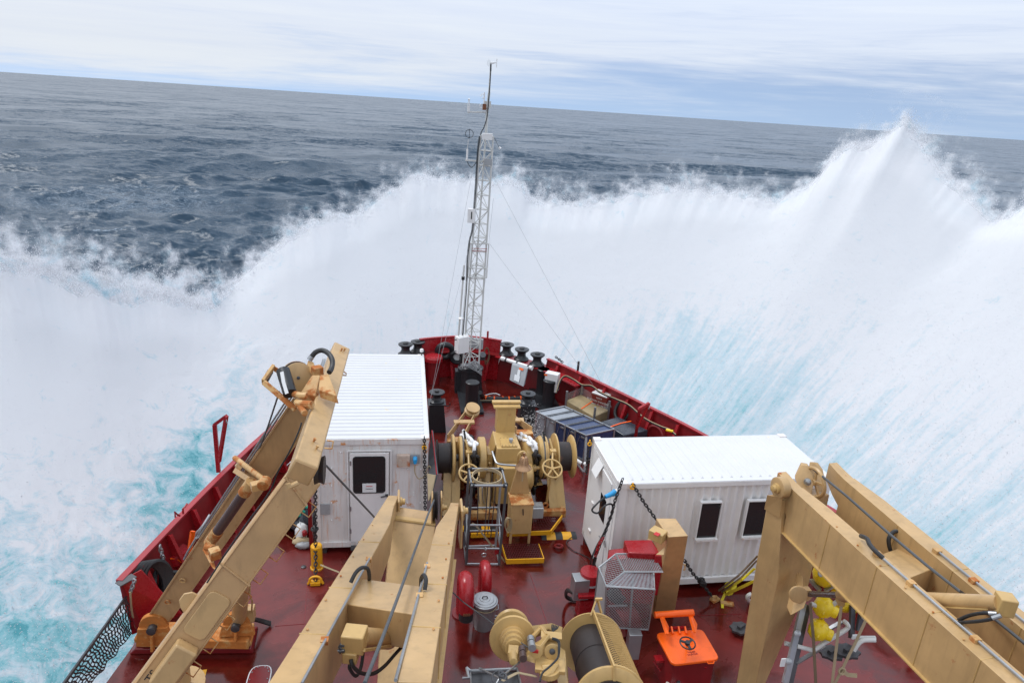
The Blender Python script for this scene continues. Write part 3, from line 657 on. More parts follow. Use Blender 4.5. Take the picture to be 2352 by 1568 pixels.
# legs: two facing aft and one behind
fl0,fr0=ay('B',655,590,MY-.25),ay('B',820,590,MY-.25); fl1,fr1=ay('L',500,765,MY-.15),ay('L',612,775,MY-.15)
bk0=V(((fl0.x+fr0.x)/2,MY+.32,fl0.z)); bk1=V(((fl1.x+fr1.x)/2,MY+.28,fl1.z))
b=MB()
for a,c in ((fl0,fl1),(fr0,fr1),(bk0,bk1)): b.tube([a,c],.034,8)
b.build('leg_tubes',LGREY,mast)
b=MB(); NB=17
for i in range(NB+1):
    t0=i/NB; q=[lerp(fl0,fl1,t0),lerp(fr0,fr1,t0),lerp(bk0,bk1,t0)]
    for k in range(3): b.tube([q[k],q[(k+1)%3]],.017,5)
    if i<NB:
        t1=(i+1)/NB; w=[lerp(fl0,fl1,t1),lerp(fr0,fr1,t1),lerp(bk0,bk1,t1)]
        for k in range(3):
            if (i+k)%2: b.tube([q[k],w[(k+1)%3]],.015,5)
            else: b.tube([q[(k+1)%3],w[k]],.015,5)
b.build('lattice_bracing',LGREY,mast)
# hinge frame half-way with red straps
b=MB(); t0,t1=.475,.56
for t_ in (.42,.46,.565):
    q=[lerp(fl0,fl1,t_)+V((-.08,-.05,0)),lerp(fr0,fr1,t_)+V((.08,-.05,0)),lerp(bk0,bk1,t_)+V((0,.08,0))]
    for k in range(3): b.tube([q[k],q[(k+1)%3]],.022,6)
for e_ in (fl0,fl1),(fr0,fr1):
    s_=-.08 if e_[0] is fl0 else .08; b.tube([lerp(*e_,.42)+V((s_,-.05,0)),lerp(*e_,.565)+V((s_,-.05,0))],.022,6)
b.build('hinge_frame',LGREY,mast)
b=MB(); 
for t_ in (.535,.545): b.tube([lerp(fl0,fl1,t_)+V((0,-.07,0)),lerp(fr0,fr1,t_)+V((.03,-.07,0))],.011,5)
b.build('red_lashing',PINKR,mast)
# upper pole
pt=ay('L',590,150,MY); pm=ay('L',575,380,MY); pb_=ay('L',548,745,MY)
b=MB(); b.tube([pb_,ay('L',556,560,MY),pm],[.05,.05,.045],8); b.tube([pm,ay('L',582,260,MY),pt],[.035,.03,.026],8); b.build('top_pole',LGREY,mast)
b=MB(); cb=smoothpath([ay('L',590,165,MY-.06),ay('L',583,300,MY-.06),ay('L',570,450,MY-.07),ay('L',560,580,MY-.08),ay('L',530,690,MY-.1),ay('L',500,750,MY-.12),ay('L',480,880,MY-.3),ay('L',465,1100,MY-.32),ay('L',452,1300,MY-.33),ay('M',505,130,MY-.34),ay('M',480,240,MY-.35),ay('M',462,400,MY-.35),ay('M',455,600,MY-.35),ay('M',440,800,MY-.35),ay('M',425,1000,MY-.36),ay('M',408,1150,MY-.36),ay('M',395,1290,MY-.36)],4)
b.tube(cb,.017,6); b.tube([q+V((-.035,0,0)) for q in cb[len(cb)//3:]],.013,6); b.build('cable_bundle',RUBBER,mast)
b=MB(); 
for i in range(5): b.tube([ay('M',395+12*i,1290,MY-.4),ay('M',430+20*i,1270+10*(i%2),MY-.5),ay('M',470+14*i,1290-18*i,MY-.5),ay('M',540,1330,MY-.5),ay('M',580,1360-14*i,MY-.5)],.013,5)
b.ring(ay('M',520,1280,MY-.3),(0.2,1,.1),.18,.03,20,6); b.ring(ay('M',500,1285,MY-.3),(0.2,1,-.1),.13,.02,20,6); b.build('coiled_cable',GREYP,mast)
# instruments
def part(name,mat,fn,par,**k): b=MB(); fn(b); return b.build(name,mat,par,**k)
cbx=ay('L',558,778,MY-.35)
mst_box=part('junction_box',WHITE,lambda b:b.box(cbx,(.36,.18,.22),R_(-5)),mast,bev=.01)
wv=ay('L',590,120,MY)
an=thing('wind_vane_anemometer','white propeller anemometer on the very top of the lattice mast','anemometer',pt)
part('body',WHITE,lambda b:b.tube([wv+V((-.02,0,0)),wv+V((.17,.02,.03))],[.045,.02],8),an)
part('stem',DSTEEL,lambda b:b.tube([pt-ZR*.15,wv],.03,8),an)
part('propeller',PLEXI,lambda b:b.lathe(wv+V((-.07,-.03,0)),(-1,-.6,0),[(.11,0),(.115,.01)],20),an)
part('tail_fin',WHITE,lambda b:b.beam(wv+V((.2,.02,-.12)),wv+V((.2,.02,.15)),.02,.06),an)
# upper arm with two sensors
a0,a1=ay('L',560,560,MY),ay('L',390,556,MY)
part('instrument_arm',LGREY,lambda b:(b.tube([a0,a1],.025,6),b.tube([a1,a1-ZR*.05],.03,6)),mast)
sn=thing('humidity_sensor','slim white sensor with round top at the end of the upper mast arm','sensor',a1)
part('sensor_body',WHITE,lambda b:(b.tube([a1,a1+ZR*.18],.045,8)),sn); part('sensor_rods',WHITE,lambda b:(b.tube([a1+V((-.03,0,.18)),a1+V((-.015,0,.40))],.012,5),b.tube([a1+V((.03,0,.18)),a1+V((.015,0,.40))],.012,5),b.lathe(a1+ZR*.37,(0,0,1),[(0,0),(.035,.03),(.035,.05),(0,.08)],10)),sn)
s0_=ay('L',526,520,MY-.1)
sn=thing('sonic_anemometer','white claw shaped sonic anemometer by the upper mast pole','sensor',s0_)
part('head_arms',WHITE,lambda b:(b.tube([s0_,s0_+ZR*.5],.022,6),b.tube([s0_+ZR*.45,s0_+V((-.10,0,.44)),s0_+V((-.12,0,.36))],.014,5),b.tube([s0_+ZR*.35,s0_+V((-.08,0,.30))],.014,5),b.tube([s0_+ZR*.0,s0_+V((-.13,0,.0)),s0_+V((-.14,0,.08)),s0_+V((-.10,0,.12))],.014,5)),sn)
part('housing',RUSTM,lambda b:b.box(s0_+V((.02,0,.03)),(.12,.10,.2)),sn)
part('clamp_box',LGREY,lambda b:b.box(ay('L',558,490,MY),(.24,.14,.22)),mast)
a0,a1=ay('L',590,1005,MY-.1),ay('L',360,988,MY-.1)
part('instrument_arm',LGREY,lambda b:(b.beam(a0,a1,.06,.05)),mast)
part('bracket_plate',GREYP,lambda b:b.box(ay('L',565,1005,MY-.2),(.28,.05,.22)),mast)
sn=thing('rod_antenna_sensor','white rod sensor with black wire hoop on the lower mast arm','sensor',a1)
s1_=a1+V((.06,0,0))
part('sensor_body',WHITE,lambda b:b.tube([s1_,s1_+V((.0,0,.38))],.032,8),sn); part('rod',LGREY,lambda b:b.tube([s1_+V((.0,0,.38)),s1_+V((.03,0,.72))],.012,5),sn)
part('wire_hoop',BLACK,lambda b:(b.ring(s1_+V((.05,0,.90)),(0,1,0),.14,.010,20,5),b.tube([s1_+V((.05,0,.74)),s1_+V((.05,0,1.06))],.008,4)),sn)
part('drip_cable',RUBBER,lambda b:b.tube(arc3(s1_-ZR*.02,a0.lerp(a1,.55),(0,0,-.22)),.012,5),sn)
f1_,f2_=ay('L',615,775,MY-.1),ay('L',662,872,MY-.1)
sn=thing('hanging_lamp','small white lamp on a cable beside the mast head','lamp',f2_)
part('lamp_head',WHITE,lambda b:b.tube([f2_,f2_+V((.06,0,-.05))],[.03,.05],8),sn); part('cable',DSTEEL,lambda b:b.tube([f1_,f2_],.008,4),sn)
bx=ay('L',415,1485,MY-.3)
sn=thing('sensor_box','white box with dark slot half-way up the lattice mast','box',bx)
part('box_body',WHITE,lambda b:b.box(bx,(.26,.16,.50),R_(-12)),sn,bev=.01); part('slot',BLACK,lambda b:b.box(bx+V((.0,-.085,.02)),(.04,.012,.26),R_(-12)),sn)
w0,w1=ay('B',575,420,MY-.45),ay('B',720,240,MY-.45)
sn=thing('electrical_cabinet','white wall cabinet with two hinges at the foot of the lattice mast','cabinet',w0)
part('cabinet_body',WHITE,lambda b:b.box((w0+w1)/2,(.48,.3,abs(w1.z-w0.z)*.92),R_(28)),sn,bev=.012)
part('hinge',DSTEEL,lambda b:b.box((w0+w1)/2+V((-.26,-.13,.22)),(.09,.03,.03),R_(28)),sn); part('hinge',DSTEEL,lambda b:b.box((w0+w1)/2+V((-.26,-.13,-.24)),(.09,.03,.03),R_(28)),sn)
g0=ay('B',790,320,MY+.6)
sn=thing('equipment_panel','grey metal panel behind the foot of the lattice mast','panel',g0)
part('panel_body',GREYP,lambda b:b.box(g0,(.6,.12,.42),R_(-20)),sn,bev=.01)
# twin whip tubes strapped to port of the mast
q0,q1=ay('M',385,1030,MY-.5),ay('M',432,440,MY-.5)
sn=thing('strapped_pole','thin grey pole lashed along the port side of the lattice mast','pole',q0)
part('pole_tube',LGREY,lambda b:(b.tube([q0,q1],.035,6),b.tube([q0+V((.12,0,.1)),q1+V((.10,0,-.6))],.018,6)),sn); part('strap',RUBBER,lambda b:b.lathe(q0.lerp(q1,.82)-ZR*.06,(0,0,1),[(.06,0),(.06,.12)],10),sn)
part('round_head',WHITE,lambda b:b.lathe(ay('M',405,890,MY-.55),(0,0,1),[(.09,0),(.11,.03),(.05,.07)],14),sn)
# guy wires
GW=[('L',440,1000,'B',285,1080,22.0),('M',480,240,'A',1210,1100,20.5),('M',640,255,'D',1110,560,22.6),('L',780,1140,'D',1215,600,22.4),('L',612,1330,'M',565,1000,25.4)]
for i,(k,x,y,k2,x2,y2,yy) in enumerate(GW):
    a=ay(k,x,y,MY-.1 if i!=3 else MY-1.3); c=ay(k2,x2,y2,yy)
    if i==1: a=ay('M',470,300,MY-.3); c=az('B',280,1050,1.0)
    if i==0: a=ay('L',440,1000,MY-.2); c=az('B',318,905,1.3)
    if i==3: a=lerp(fr0,fr1,.86)
    b=MB(); b.tube([a,c],.0045,4); w=b.build('guy_wire',GREYP)
    tag(w,['thin guy wire from the mast arm down to the port pedestal fairlead','thin guy wire from mid mast down beside the white container','thin guy wire from the mast hinge frame to the starboard bulwark','thin guy wire from the upper mast to the fire hose box','slack thin line hanging down the starboard side of the mast'][i],'wire','guy wires of the lattice mast')
# ------------------------------------------------------------------ containers
def roofstrips(b,o,u,v,n,h=.022,lift=0.,inset=.06,fill=.5):
    """raised pressings running along u, spread along v"""
    uh=u.normalized(); vh=v.normalized(); lu,lv=u.length,v.length; p=lv/n
    for i in range(n):
        y0=(i+.5-fill/2)*p; a=o+vh*y0+uh*inset; e=min(.05,p*.2)
        B4=[a,a+uh*(lu-2*inset),a+uh*(lu-2*inset)+vh*p*fill,a+vh*p*fill]
        T4=[q+V((0,0,h)) for q in (a+uh*.03+vh*e,a+uh*(lu-2*inset-.03)+vh*e,a+uh*(lu-2*inset-.03)+vh*(p*fill-e),a+uh*.03+vh*(p*fill-e))]
        b.hexa([q-V((0,0,.01)) for q in B4],T4)
def corner(b,c,s=.17): b.box(c,(s,s,s))
# port container -----------------------------------------------------------
c0=az('d',729,1254,.2); cr=az('d',984.5,1006,3.19); X0,X1,Y0,Y1,ZB,ZT=c0.x,.60,14.76,20.45,.2,3.17
ca=thing('door_container','white container with man door and dark window facing aft, port side','container',((X0+X1)/2,Y0,.0))
W1=X1-X0
part('wall',WRUST,lambda b:b.box(((X0+X1)/2,(Y0+Y1)/2,(ZB+ZT)/2),(W1-.02,Y1-Y0-.02,ZT-ZB-.02)),ca)
part('roof',WROOF,lambda b:(b.box(((X0+X1)/2,(Y0+Y1)/2,ZT),(W1,Y1-Y0,.03)),roofstrips(b,V((X0,Y0+.1,ZT+.015)),V((W1,0,0)),V((0,Y1-Y0-.2,0)),27,.030,inset=.09,fill=.62)),ca)
def frm(b):
    for x in (X0+.05,X1-.05): b.box((x,Y0-.005,(ZB+ZT)/2),(.11,.05,ZT-ZB))
    b.box(((X0+X1)/2,Y0-.008,ZT-.07),(W1-.2,.05,.14)); b.box(((X0+X1)/2,Y0-.008,ZB+.07),(W1-.2,.05,.14))
    b.box((X1,(Y0+Y1)/2,ZT-.05),(.05,Y1-Y0,.1)); b.box((X1,(Y0+Y1)/2,ZB+.07),(.05,Y1-Y0,.14))
part('corner_frame',WRUST,frm,ca)
for x in (X0+.08,X1-.08):
    for z in (ZB+.06,ZT-.05):
        for y in (Y0+.06,Y1-.08): part('corner_casting',WRUST,lambda b:b.box((x,y,z),(.19,.19,.15)),ca,bev=.012)
F1=lambda x,y:ay('A',x,y,Y0-.04)
d0,d1=F1(790,1432),F1(1028,876)
dr=part('door',WHITE,lambda b:b.box(((d0.x+d1.x)/2,Y0-.045,(d0.z+d1.z)/2),(d1.x-d0.x,.05,d1.z-d0.z)),ca,bev=.006)
def rim(b,x0,x1,z0,z1,y,w=.03,d=.03):
    b.box(((x0+x1)/2,y,z0),(x1-x0+w,d,w)); b.box(((x0+x1)/2,y,z1),(x1-x0+w,d,w)); b.box((x0,y,(z0+z1)/2),(w,d,z1-z0-w)); b.box((x1,y,(z0+z1)/2),(w,d,z1-z0-w))
part('door_frame',WHITE,lambda b:(rim(b,d0.x-.05,d1.x+.05,d0.z-.03,d1.z+.05,Y0-.04,.03,.04)),ca)
w0,w1=F1(808,1126),F1(1003,898)
def rrect(x0,x1,z0,z1,y,r=.07,n=4):
    pts=[]
    for cx,cz,a0 in ((x1-r,z1-r,0),(x0+r,z1-r,90),(x0+r,z0+r,180),(x1-r,z0+r,270)):
        for i in range(n+1): a=R_(a0+90*i/n); pts.append(V((cx+r*math.cos(a),y,cz+r*math.sin(a))))
    return pts
wn=part('window',GLASS,lambda b:b.prism(rrect(w0.x,w1.x,w0.z,w1.z,Y0-.078),(0,.01,0)),dr)
part('window_seal',RUBBER,lambda b:b.tube(rrect(w0.x,w1.x,w0.z,w1.z,Y0-.075),.016,6,True),dr)
s0_,s1_=F1(863,1120),F1(948,1063)
sg=part('paper_notice',PAPER,lambda b:b.box(((s0_.x+s1_.x)/2,Y0-.088,(s0_.z+s1_.z)/2),(s1_.x-s0_.x,.006,s1_.z-s0_.z)),dr)
sc0=V(((s0_.x+s1_.x)/2,Y0-.0915,(s0_.z+s1_.z)/2))
text('MOORING',.036,sc0-ZR*.025,(1,0,0),(0,0,1),MARKB,sg); part('red_print_line',MARKR,lambda b:b.box(sc0+ZR*.045,(.15,.004,.018)),sg)
h0=F1(978,1147); h1=F1(1014,1140)
part('handle',DSTEEL,lambda b:(b.box(h1+V((0,-.03,0)),(.07,.05,.07)),b.tube([h1+V((0,-.07,0)),h0+V((0,-.07,0))],.018,6)),dr)
for y in (940,1225,1365): q=F1(788,y); part('hinge',STEEL,lambda b:b.box(q+V((0,-.02,0)),(.035,.05,.12)),dr)
l0,l1=F1(1078,966),F1(1160,888)
def louv(b):
    b.box(((l0.x+l1.x)/2,Y0-.02,(l0.z+l1.z)/2),(l1.x-l0.x,.03,l1.z-l0.z))
    for i in range(9): z=lerp(l0.z,l1.z,(i+.5)/9); b.prism([(l0.x,Y0-.03,z+.02),(l0.x,Y0-.07,z-.015),(l0.x,Y0-.06,z-.02),(l0.x,Y0-.03,z)],(l1.x-l0.x,0,0))
part('vent_louvre',paint('rusted_vent',(.55,.42,.34),.6,.1,.7,rustcol=(.30,.09,.03),dirt=.6,streak=.4),louv,ca)
k0,k1=F1(1163,948),F1(1221,890)
so_=part('socket_recess',GREYP,lambda b:b.box(((k0.x+k1.x)/2,Y0-.035,(k0.z+k1.z)/2),(k1.x-k0.x,.02,k1.z-k0.z)),ca)
kp=F1(1192,918); part('power_plug',BLUE,lambda b:(b.tube([kp+V((0,-.04,.07)),kp+V((0,-.10,.03)),kp+V((0,-.12,-.06))],[.055,.055,.035],10)),ca)
part('power_cable',ROPE,lambda b:b.tube(smoothpath([kp+V((0,-.12,-.06)),F1(1190,985)+V((0,-.1,0)),F1(1215,1028)+V((0,-.1,0)),F1(1262,1005)+V((0,-.1,0)),F1(1290,965)+V((0,-.1,0)),F1(1275,950)+V((0,-.1,0)),F1(1250,1010)+V((0,-.1,0))],5),.013,6),ca)
g0,g1=F1(600,1267),F1(656,1203); part('blank_plate',GREYP,lambda b:b.box(((g0.x+g1.x)/2,Y0-.02,(g0.z+g1.z)/2),(g1.x-g0.x,.03,g1.z-g0.z)),ca)
g0,g1=F1(1152,1276),F1(1213,1240); part('pipe_recess',RUSTM,lambda b:(b.box(((g0.x+g1.x)/2,Y0-.02,(g0.z+g1.z)/2),(g1.x-g0.x,.03,g1.z-g0.z))),ca)
def studs(b):
    for x,y in ((725,880),(668,978),(668,1090),(668,1195),(668,1305),(580,1090),(580,1195),(1145,1195),(1225,1195),(1183,1148),(1183,1132),(1145,985),(1228,1095),(1228,985)):
        b.lathe(F1(x,y)+V((0,.035,0)),(0,-1,0),[(.018,0),(.018,.02),(.01,.03)],8)
part('rivet_studs',WHITE,studs,ca)
part('threshold',DSTEEL,lambda b:b.box(((d0.x+d1.x)/2,Y0-.1,ZB+.02),(d1.x-d0.x,.18,.05)),ca)
for x in (X0+.12,X1-.12):
    for y in (Y0+.12,Y1-.12): part('foot',DSTEEL,lambda b:b.box((x,y,.1),(.2,.2,.2)),ca)
# roof fitting: small white dome aerial
q=V((X1-.05,Y1-.08,ZT+.02)); sn=thing('dome_aerial','small white dome on the far corner of the door container roof','aerial',q)
part('dome',WHITE,lambda b:b.lathe(q+ZR*.12,(0,0,1),[(.055,0),(.06,.05),(.05,.09),(0,.11)],12),sn); part('stem',DSTEEL,lambda b:b.tube([q-ZR*.01,q+ZR*.13],.02,6),sn)
# starboard container ------------------------------------------------------
O2=V((4.806,12.778,.2)); A2=R_(.98); u2=V((math.cos(A2),math.sin(A2),0)); v2=V((-math.sin(A2),math.cos(A2),0)); L2,W2,H2=5.21,2.21,2.81
cb_=thing('window_container','long white corrugated container with two dark windows, starboard side','container',O2-ZR*.2)
Q=lambda a,c,z:O2+u2*a+v2*c+ZR*z
def wallcorr(b):
    n=24; p=L2-.3
    loops=[]; pts=[]; P_=p/n
    for i in range(n):
        x=.15+i*P_; pts+=[(x,.0),(x+P_*.25,.0),(x+P_*.45,.06),(x+P_*.8,.06)]
    pts.append((.15+p,0))
    lo=[Q(x,.03+d,.15) for x,d in pts]; hi=[Q(x,.03+d,H2-.12) for x,d in pts]; m_=len(pts)
    b.add(lo+hi,[(i,i+1,m_+i+1,m_+i) for i in range(m_-1)])
    b.obox(Q(.05,.10,.05),u2*(L2-.1),v2*(W2-.1),ZR*(H2-.1))
part('corrugated_wall',WHITE,wallcorr,cb_,smooth=60)
part('roof',WROOF,lambda b:(b.obox(Q(0,0,H2-.03),u2*L2,v2*W2,ZR*.03),roofstrips(b,Q(.2,0,H2),v2*W2,u2*(L2-.4),20,.030,inset=.13,fill=.45)),cb_)
def fr2(b):
    b.obox(Q(0,-.012,0),u2*L2,v2*.08,ZR*.15); b.obox(Q(0,-.012,H2-.13),u2*L2,v2*.08,ZR*.115)
    for a in (0,L2-.16): b.obox(Q(a,-.012,.15),u2*.16,v2*.08,ZR*(H2-.28))
    b.obox(Q(-.03,0,0),u2*.08,v2*W2,ZR*.14); b.obox(Q(-.03,0,H2-.12),u2*.08,v2*W2,ZR*.115); b.obox(Q(-.03,0,.14),u2*.08,v2*.14,ZR*(H2-.26)); b.obox(Q(-.03,W2-.14,.14),u2*.08,v2*.14,ZR*(H2-.26))
part('corner_frame',WRUST if 0 else WHITE,fr2,cb_)
for a in (.07,L2-.07):
    for c in (.06,W2-.06):
        for z in (.06,H2-.05): part('corner_casting',WRUST,lambda b:b.box(Q(a,c,z),(.2,.18,.15),A2),cb_,bev=.012)
FE=lambda x,y,off=0.: ay('E',x,y,12.80+off)
for (xa,ya,xb,yb) in ((1143,955,1380,662),(1538,936,1765,648)):
    a=FE(xa,ya); c=FE(xb-(30 if xa<1300 else 10),yb); x0,x1,z0,z1=a.x,c.x,a.z,c.z
    wn=part('window',GLASS,lambda b:b.box(((x0+x1)/2,12.79+.04,(z0+z1)/2),(x1-x0,.13,z1-z0),A2),cb_)
    part('window_frame',WHITE,lambda b:rim(b,x0-.03,x1+.03,z0-.01,z1+.03,12.80,.024,.10),wn)
    part('sill',WRUST,lambda b:b.box(((x0+x1)/2,12.755,z0-.035),(x1-x0+.1,.14,.05),A2),wn)
# door end (faces port)
def dend(b):
    b.obox(Q(-.035,.16,.16),u2*.03,v2*(W2-.32),ZR*(H2-.3))
part('end_wall',WHITE,dend,cb_)
de=part('door',WHITE,lambda b:b.obox(Q(-.055,.42,.16),u2*.03,v2*1.15,ZR*(H2-.42)),cb_,bev=.005)
part('window',GLASS,lambda b:b.obox(Q(-.062,.62,1.35),u2*.02,v2*.42,ZR*.62),de)
for z in (.5,1.3,2.15): part('hinge',WRUST,lambda b:b.obox(Q(-.09,1.48,z),u2*.05,v2*.14,ZR*.07),de)
part('handle',STEEL,lambda b:(b.tube([Q(-.07,.50,1.05),Q(-.13,.50,1.05),Q(-.13,.62,1.03)],.016,6)),de)
part('vent_flap',WHITE,lambda b:b.prism([Q(-.04,1.55,2.62),Q(-.04,1.15,2.62),Q(-.20,1.12,2.30),Q(-.20,1.52,2.30)],(-.01,0,.005)),cb_)
part('grab_hook',STEEL,lambda b:b.ring(Q(-.07,.34,1.0),(1,0,0),.07,.010,14,5),cb_)
for a in (.12,L2-.12):
    for c in (.12,W2-.12): part('foot',DSTEEL,lambda b:b.box(Q(a,c,-.1),(.2,.2,.2),A2),cb_)
sk=Q(-.06,.20,2.25)
pl=thing('blue_power_plug','blue power plug with black cable hanging on the end of the window container','plug',Q(-.1,.2,0))
pe=ay('E',450,575,12.85); pq=ay('E',365,612,12.75)
part('plug_body',BLUE,lambda b:(b.tube([pe,pe.lerp(pq,.35),pq],[.085,.06,.045],12)),pl)
part('plug_socket',WHITE,lambda b:b.tube([pe+(pe-pq)*.02,pe+(pe-pq).normalized()*.14],.07,12),pl)
cp_=[pq,ay('E',300,665,12.6),ay('E',252,725,12.55),ay('E',300,750,12.5),ay('E',360,690,12.5),ay('E',410,672,12.55),ay('E',430,700,12.6),ay('E',410,790,12.6),ay('E',350,930,12.5),ay('E',290,1040,12.4),ay('E',245,1150,12.35),az('E',235,1230,.03)]
part('power_cable',RUBBER,lambda b:b.tube(smoothpath(cp_,5),.022,6),pl)
# lashing chains -----------------------------------------------------------
def chainobj(pts,ll,r,label,mat=CHB,name='lashing_chain',extra=None,group='lashing chains'):
    b=MB(); b.chain(pts,ll,r,n=8,k=4)
    if extra: extra(b)
    return tag(b.build(name,mat),label,'chain',group)
K1=lambda x,y:ay('A',x,y,Y0-.14)
chainobj([K1(1250,778),K1(1252,900),K1(1255,1100),K1(1255,1290)],.10,.014,'black lashing chain down the right edge of the door container')
chainobj([ay('A',565,1045,Y0-.3),ay('A',567,1190,Y0-.35),ay('A',568,1300,Y0-.45),ay('F',326,480,Y0-.6),az('F',326,745,.12)],.115,.016,'black lashing chain hanging beside the left edge of the door container',extra=lambda b:(b.ring(ay('A',562,1355,Y0-.5),(0,0,1),.07,.03,12,6),b.ring(ay('A',560,1358,Y0-.5),(1,.3,0),.08,.03,12,6)))
chainobj([ay('E',515,455,12.72),ay('E',490,530,12.7),ay('E',450,640,12.6),ay('E',420,760,12.55),ay('E',370,900,12.45),ay('E',325,1010,12.4),ay('E',280,1130,12.35),az('E',262,1210,.06)],.10,.014,'black lashing chain from the near corner of the window container to the deck')
chainobj([ay('E',600,500,12.72),ay('E',690,650,12.65),ay('E',800,805,12.5)],.10,.014,'black lashing chain slanting down the corrugated wall behind the tan post')
chainobj([ay('E',1040,1150,12.55),ay('E',1110,1260,12.5),ay('E',1190,1350,12.45),az('H',1610,705,.15)],.10,.015,'black lashing chain from behind the tan post to the deck ring',extra=lambda b:[b.ring(ay('E',1185+i*5,1325+i*9,12.4),(i%2,1,i%3),.07,.028,10,6) for i in range(4)])
chainobj([ay('E',250,95,15.0),ay('E',228,170,14.95),ay('E',215,260,14.9),ay('E',206,420,14.9)],.09,.013,'black lashing chain on the far port corner of the window container')
chainobj([ay('E',350,960,12.35),ay('E',315,1010,12.33),ay('E',280,1120,12.3)],.10,.014,'short red chain beside the black cable at the container end',mat=RED2,name='red_chain')
def hook(q,label): b=MB(); b.ring(q,(0,1,0),.045,.02,12,6); b.tube([q+ZR*.04,q+ZR*.11],.022,6); tag(b.build('chain_hook',YEL),label,'hook','yellow chain hooks')
hook(K1(1250,845),'yellow hook on the chain at the right edge of the door container'); hook(ay('E',598,530,12.7),'yellow hook at the near top corner of the window container'); hook(ay('E',232,160,14.9),'yellow hook at the far top corner of the window container')
q=az('F',326,770,.02); b=MB(); b.ring(q+ZR*.1,(0,1,0),.13,.03,18,6,.8); b.box(q+ZR*.03,(.22,.14,.07)); b.tube([q+V((-.13,0,.08)),q+V((-.17,0,.0))],.03,6); b.tube([q+V((.13,0,.08)),q+V((.17,0,.0))],.03,6)
tag(b.build('deck_lashing_ring',YEL),'yellow deck lashing ring at the foot of the hanging chain','lashing point')
b=MB(); q=az('F',338,640,0); b.lathe(q,(0,0,1),[(.16,0),(.16,.03),(.135,.05),(.135,.62),(.12,.64)],20); tag(b.build('lashing_post',YEL),'short yellow post under the left corner of the door container','post')
# ------------------------------------------------------------------ anchor windlass
XL=lambda x,y,z:az('C',x,y,z)
AX=16.95; AZ_=1.42
wd=thing('anchor_windlass','big yellow tan anchor windlass with two drums and a central gearbox amidships','windlass',(2.9,16.4,0))
def sx(px,py=530): return ay('C',px,py,AX).x
def shaftpt(x): return V((x,AX,AZ_))
xs=lambda px:az('C',px,535,AZ_).x
part('main_shaft',DSTEEL,lambda b:b.cyl(shaftpt(xs(215)),shaftpt(xs(1440)),.10,n=16),wd)
X_=V((1,0,0))
def disc(px0,prof,mat,name,n=36,par=wd): part(name,mat,lambda b:b.lathe(shaftpt(xs(px0)),X_,prof,n),par)
# mooring drums (warping ends): dark barrel, tan flanges
disc(212,[(.50,0),(.52,.03),(.42,.06),(.415,.36),(.45,.40)],DRUM,'rope_barrel')
disc(350,[(.10,0),(.64,.0),(.66,.02),(.66,.06),(.60,.09),(.30,.11)],TAN2,'barrel_flange')
disc(1262,[(.28,0),(.50,.02),(.66,.05),(.66,.09),(.44,.12)],TAN2,'barrel_flange')
disc(1300,[(.44,0),(.42,.05),(.41,.36),(.42,.43)],DRUM,'rope_barrel')
disc(1422,[(.42,-.02),(.60,.03),(.62,.05),(.60,.075),(.40,.09),(.1,.09)],TAN2,'end_flange')
# brake bands and chain wheels
disc(412,[(.56,0),(.60,.02),(.60,.12),(.56,.14),(.3,.15)],TAN2,'brake_drum'); disc(478,[(.40,0),(.52,.03),(.52,.13),(.38,.17)],TAN2,'chain_wheel')
disc(530,[(.30,0),(.33,.06),(.30,.20)],DRUM,'chain_wheel'); disc(575,[(.30,0),(.56,.05),(.58,.08),(.58,.22),(.52,.25),(.2,.26)],TAN2,'clutch_cover')
disc(985,[(.2,0),(.52,.01),(.60,.05),(.60,.20),(.54,.24)],TAN2,'clutch_cover'); disc(1060,[(.30,0),(.31,.1),(.30,.22)],DRUM,'chain_wheel')
disc(1112,[(.38,0),(.55,.05),(.60,.12),(.60,.22),(.5,.25)],TAN2,'brake_drum'); disc(1180,[(.50,0),(.58,.01),(.58,.07),(.3,.09)],TAN2,'brake_drum')
# brake bands (dark groove)
for px in (440,1158): part('brake_band',DSTEEL,lambda b:b.lathe(shaftpt(xs(px)),X_,[(.611,0),(.611,.035)],36),wd)
# gearbox
gx0,gx1=xs(735),xs(935); gy=AX
def gb(b):
    b.hexa([V((gx0-.06,gy-.62,.35)),V((gx1+.06,gy-.62,.35)),V((gx1+.06,gy+.7,.35)),V((gx0-.06,gy+.7,.35))],[V((gx0,gy-.48,1.95)),V((gx1+.04,gy-.48,1.95)),V((gx1-.02,gy+.42,2.02)),V((gx0,gy+.42,2.02))])
part('gearbox_housing',TAN2,gb,wd,bev=.02)
part('sloping_side_plate',TAN2,lambda b:b.prism([V((gx0-.02,gy-.30,1.96)),V((gx0-.20,gy-.28,1.35)),V((gx0-.20,gy+.35,1.35)),V((gx0-.02,gy+.42,2.02))],(.04,0,.01)),wd)
part('inspection_cover',TAN2,lambda b:(b.prism([V((gx0+.13,gy-.42,1.962)),V((gx1-.06,gy-.42,1.962)),V((gx1-.08,gy+.05,1.99)),V((gx0+.13,gy+.05,1.99))],(0,0,.025))),wd)
def bolts(b):
    for i in range(5):
        for s_ in (0,1): b.lathe(V((lerp(gx0+.16,gx1-.1,i/4),lerp(gy-.39,gy+.02,s_),1.985+.02*s_)),(0,0,1),[(.014,0),(.012,.014)],6)
part('cover_bolts',DSTEEL,bolts,wd)
q=V((lerp(gx0,gx1,.66),gy-.22,1.99)); part('breather_cap',GREYP,lambda b:b.lathe(q,(0,0,1),[(.035,0),(.035,.06),(.06,.065),(.06,.12),(.05,.13)],14),wd)
q0=ay('C',738,365,AX+.45); q1=ay('C',905,240,AX+.45)
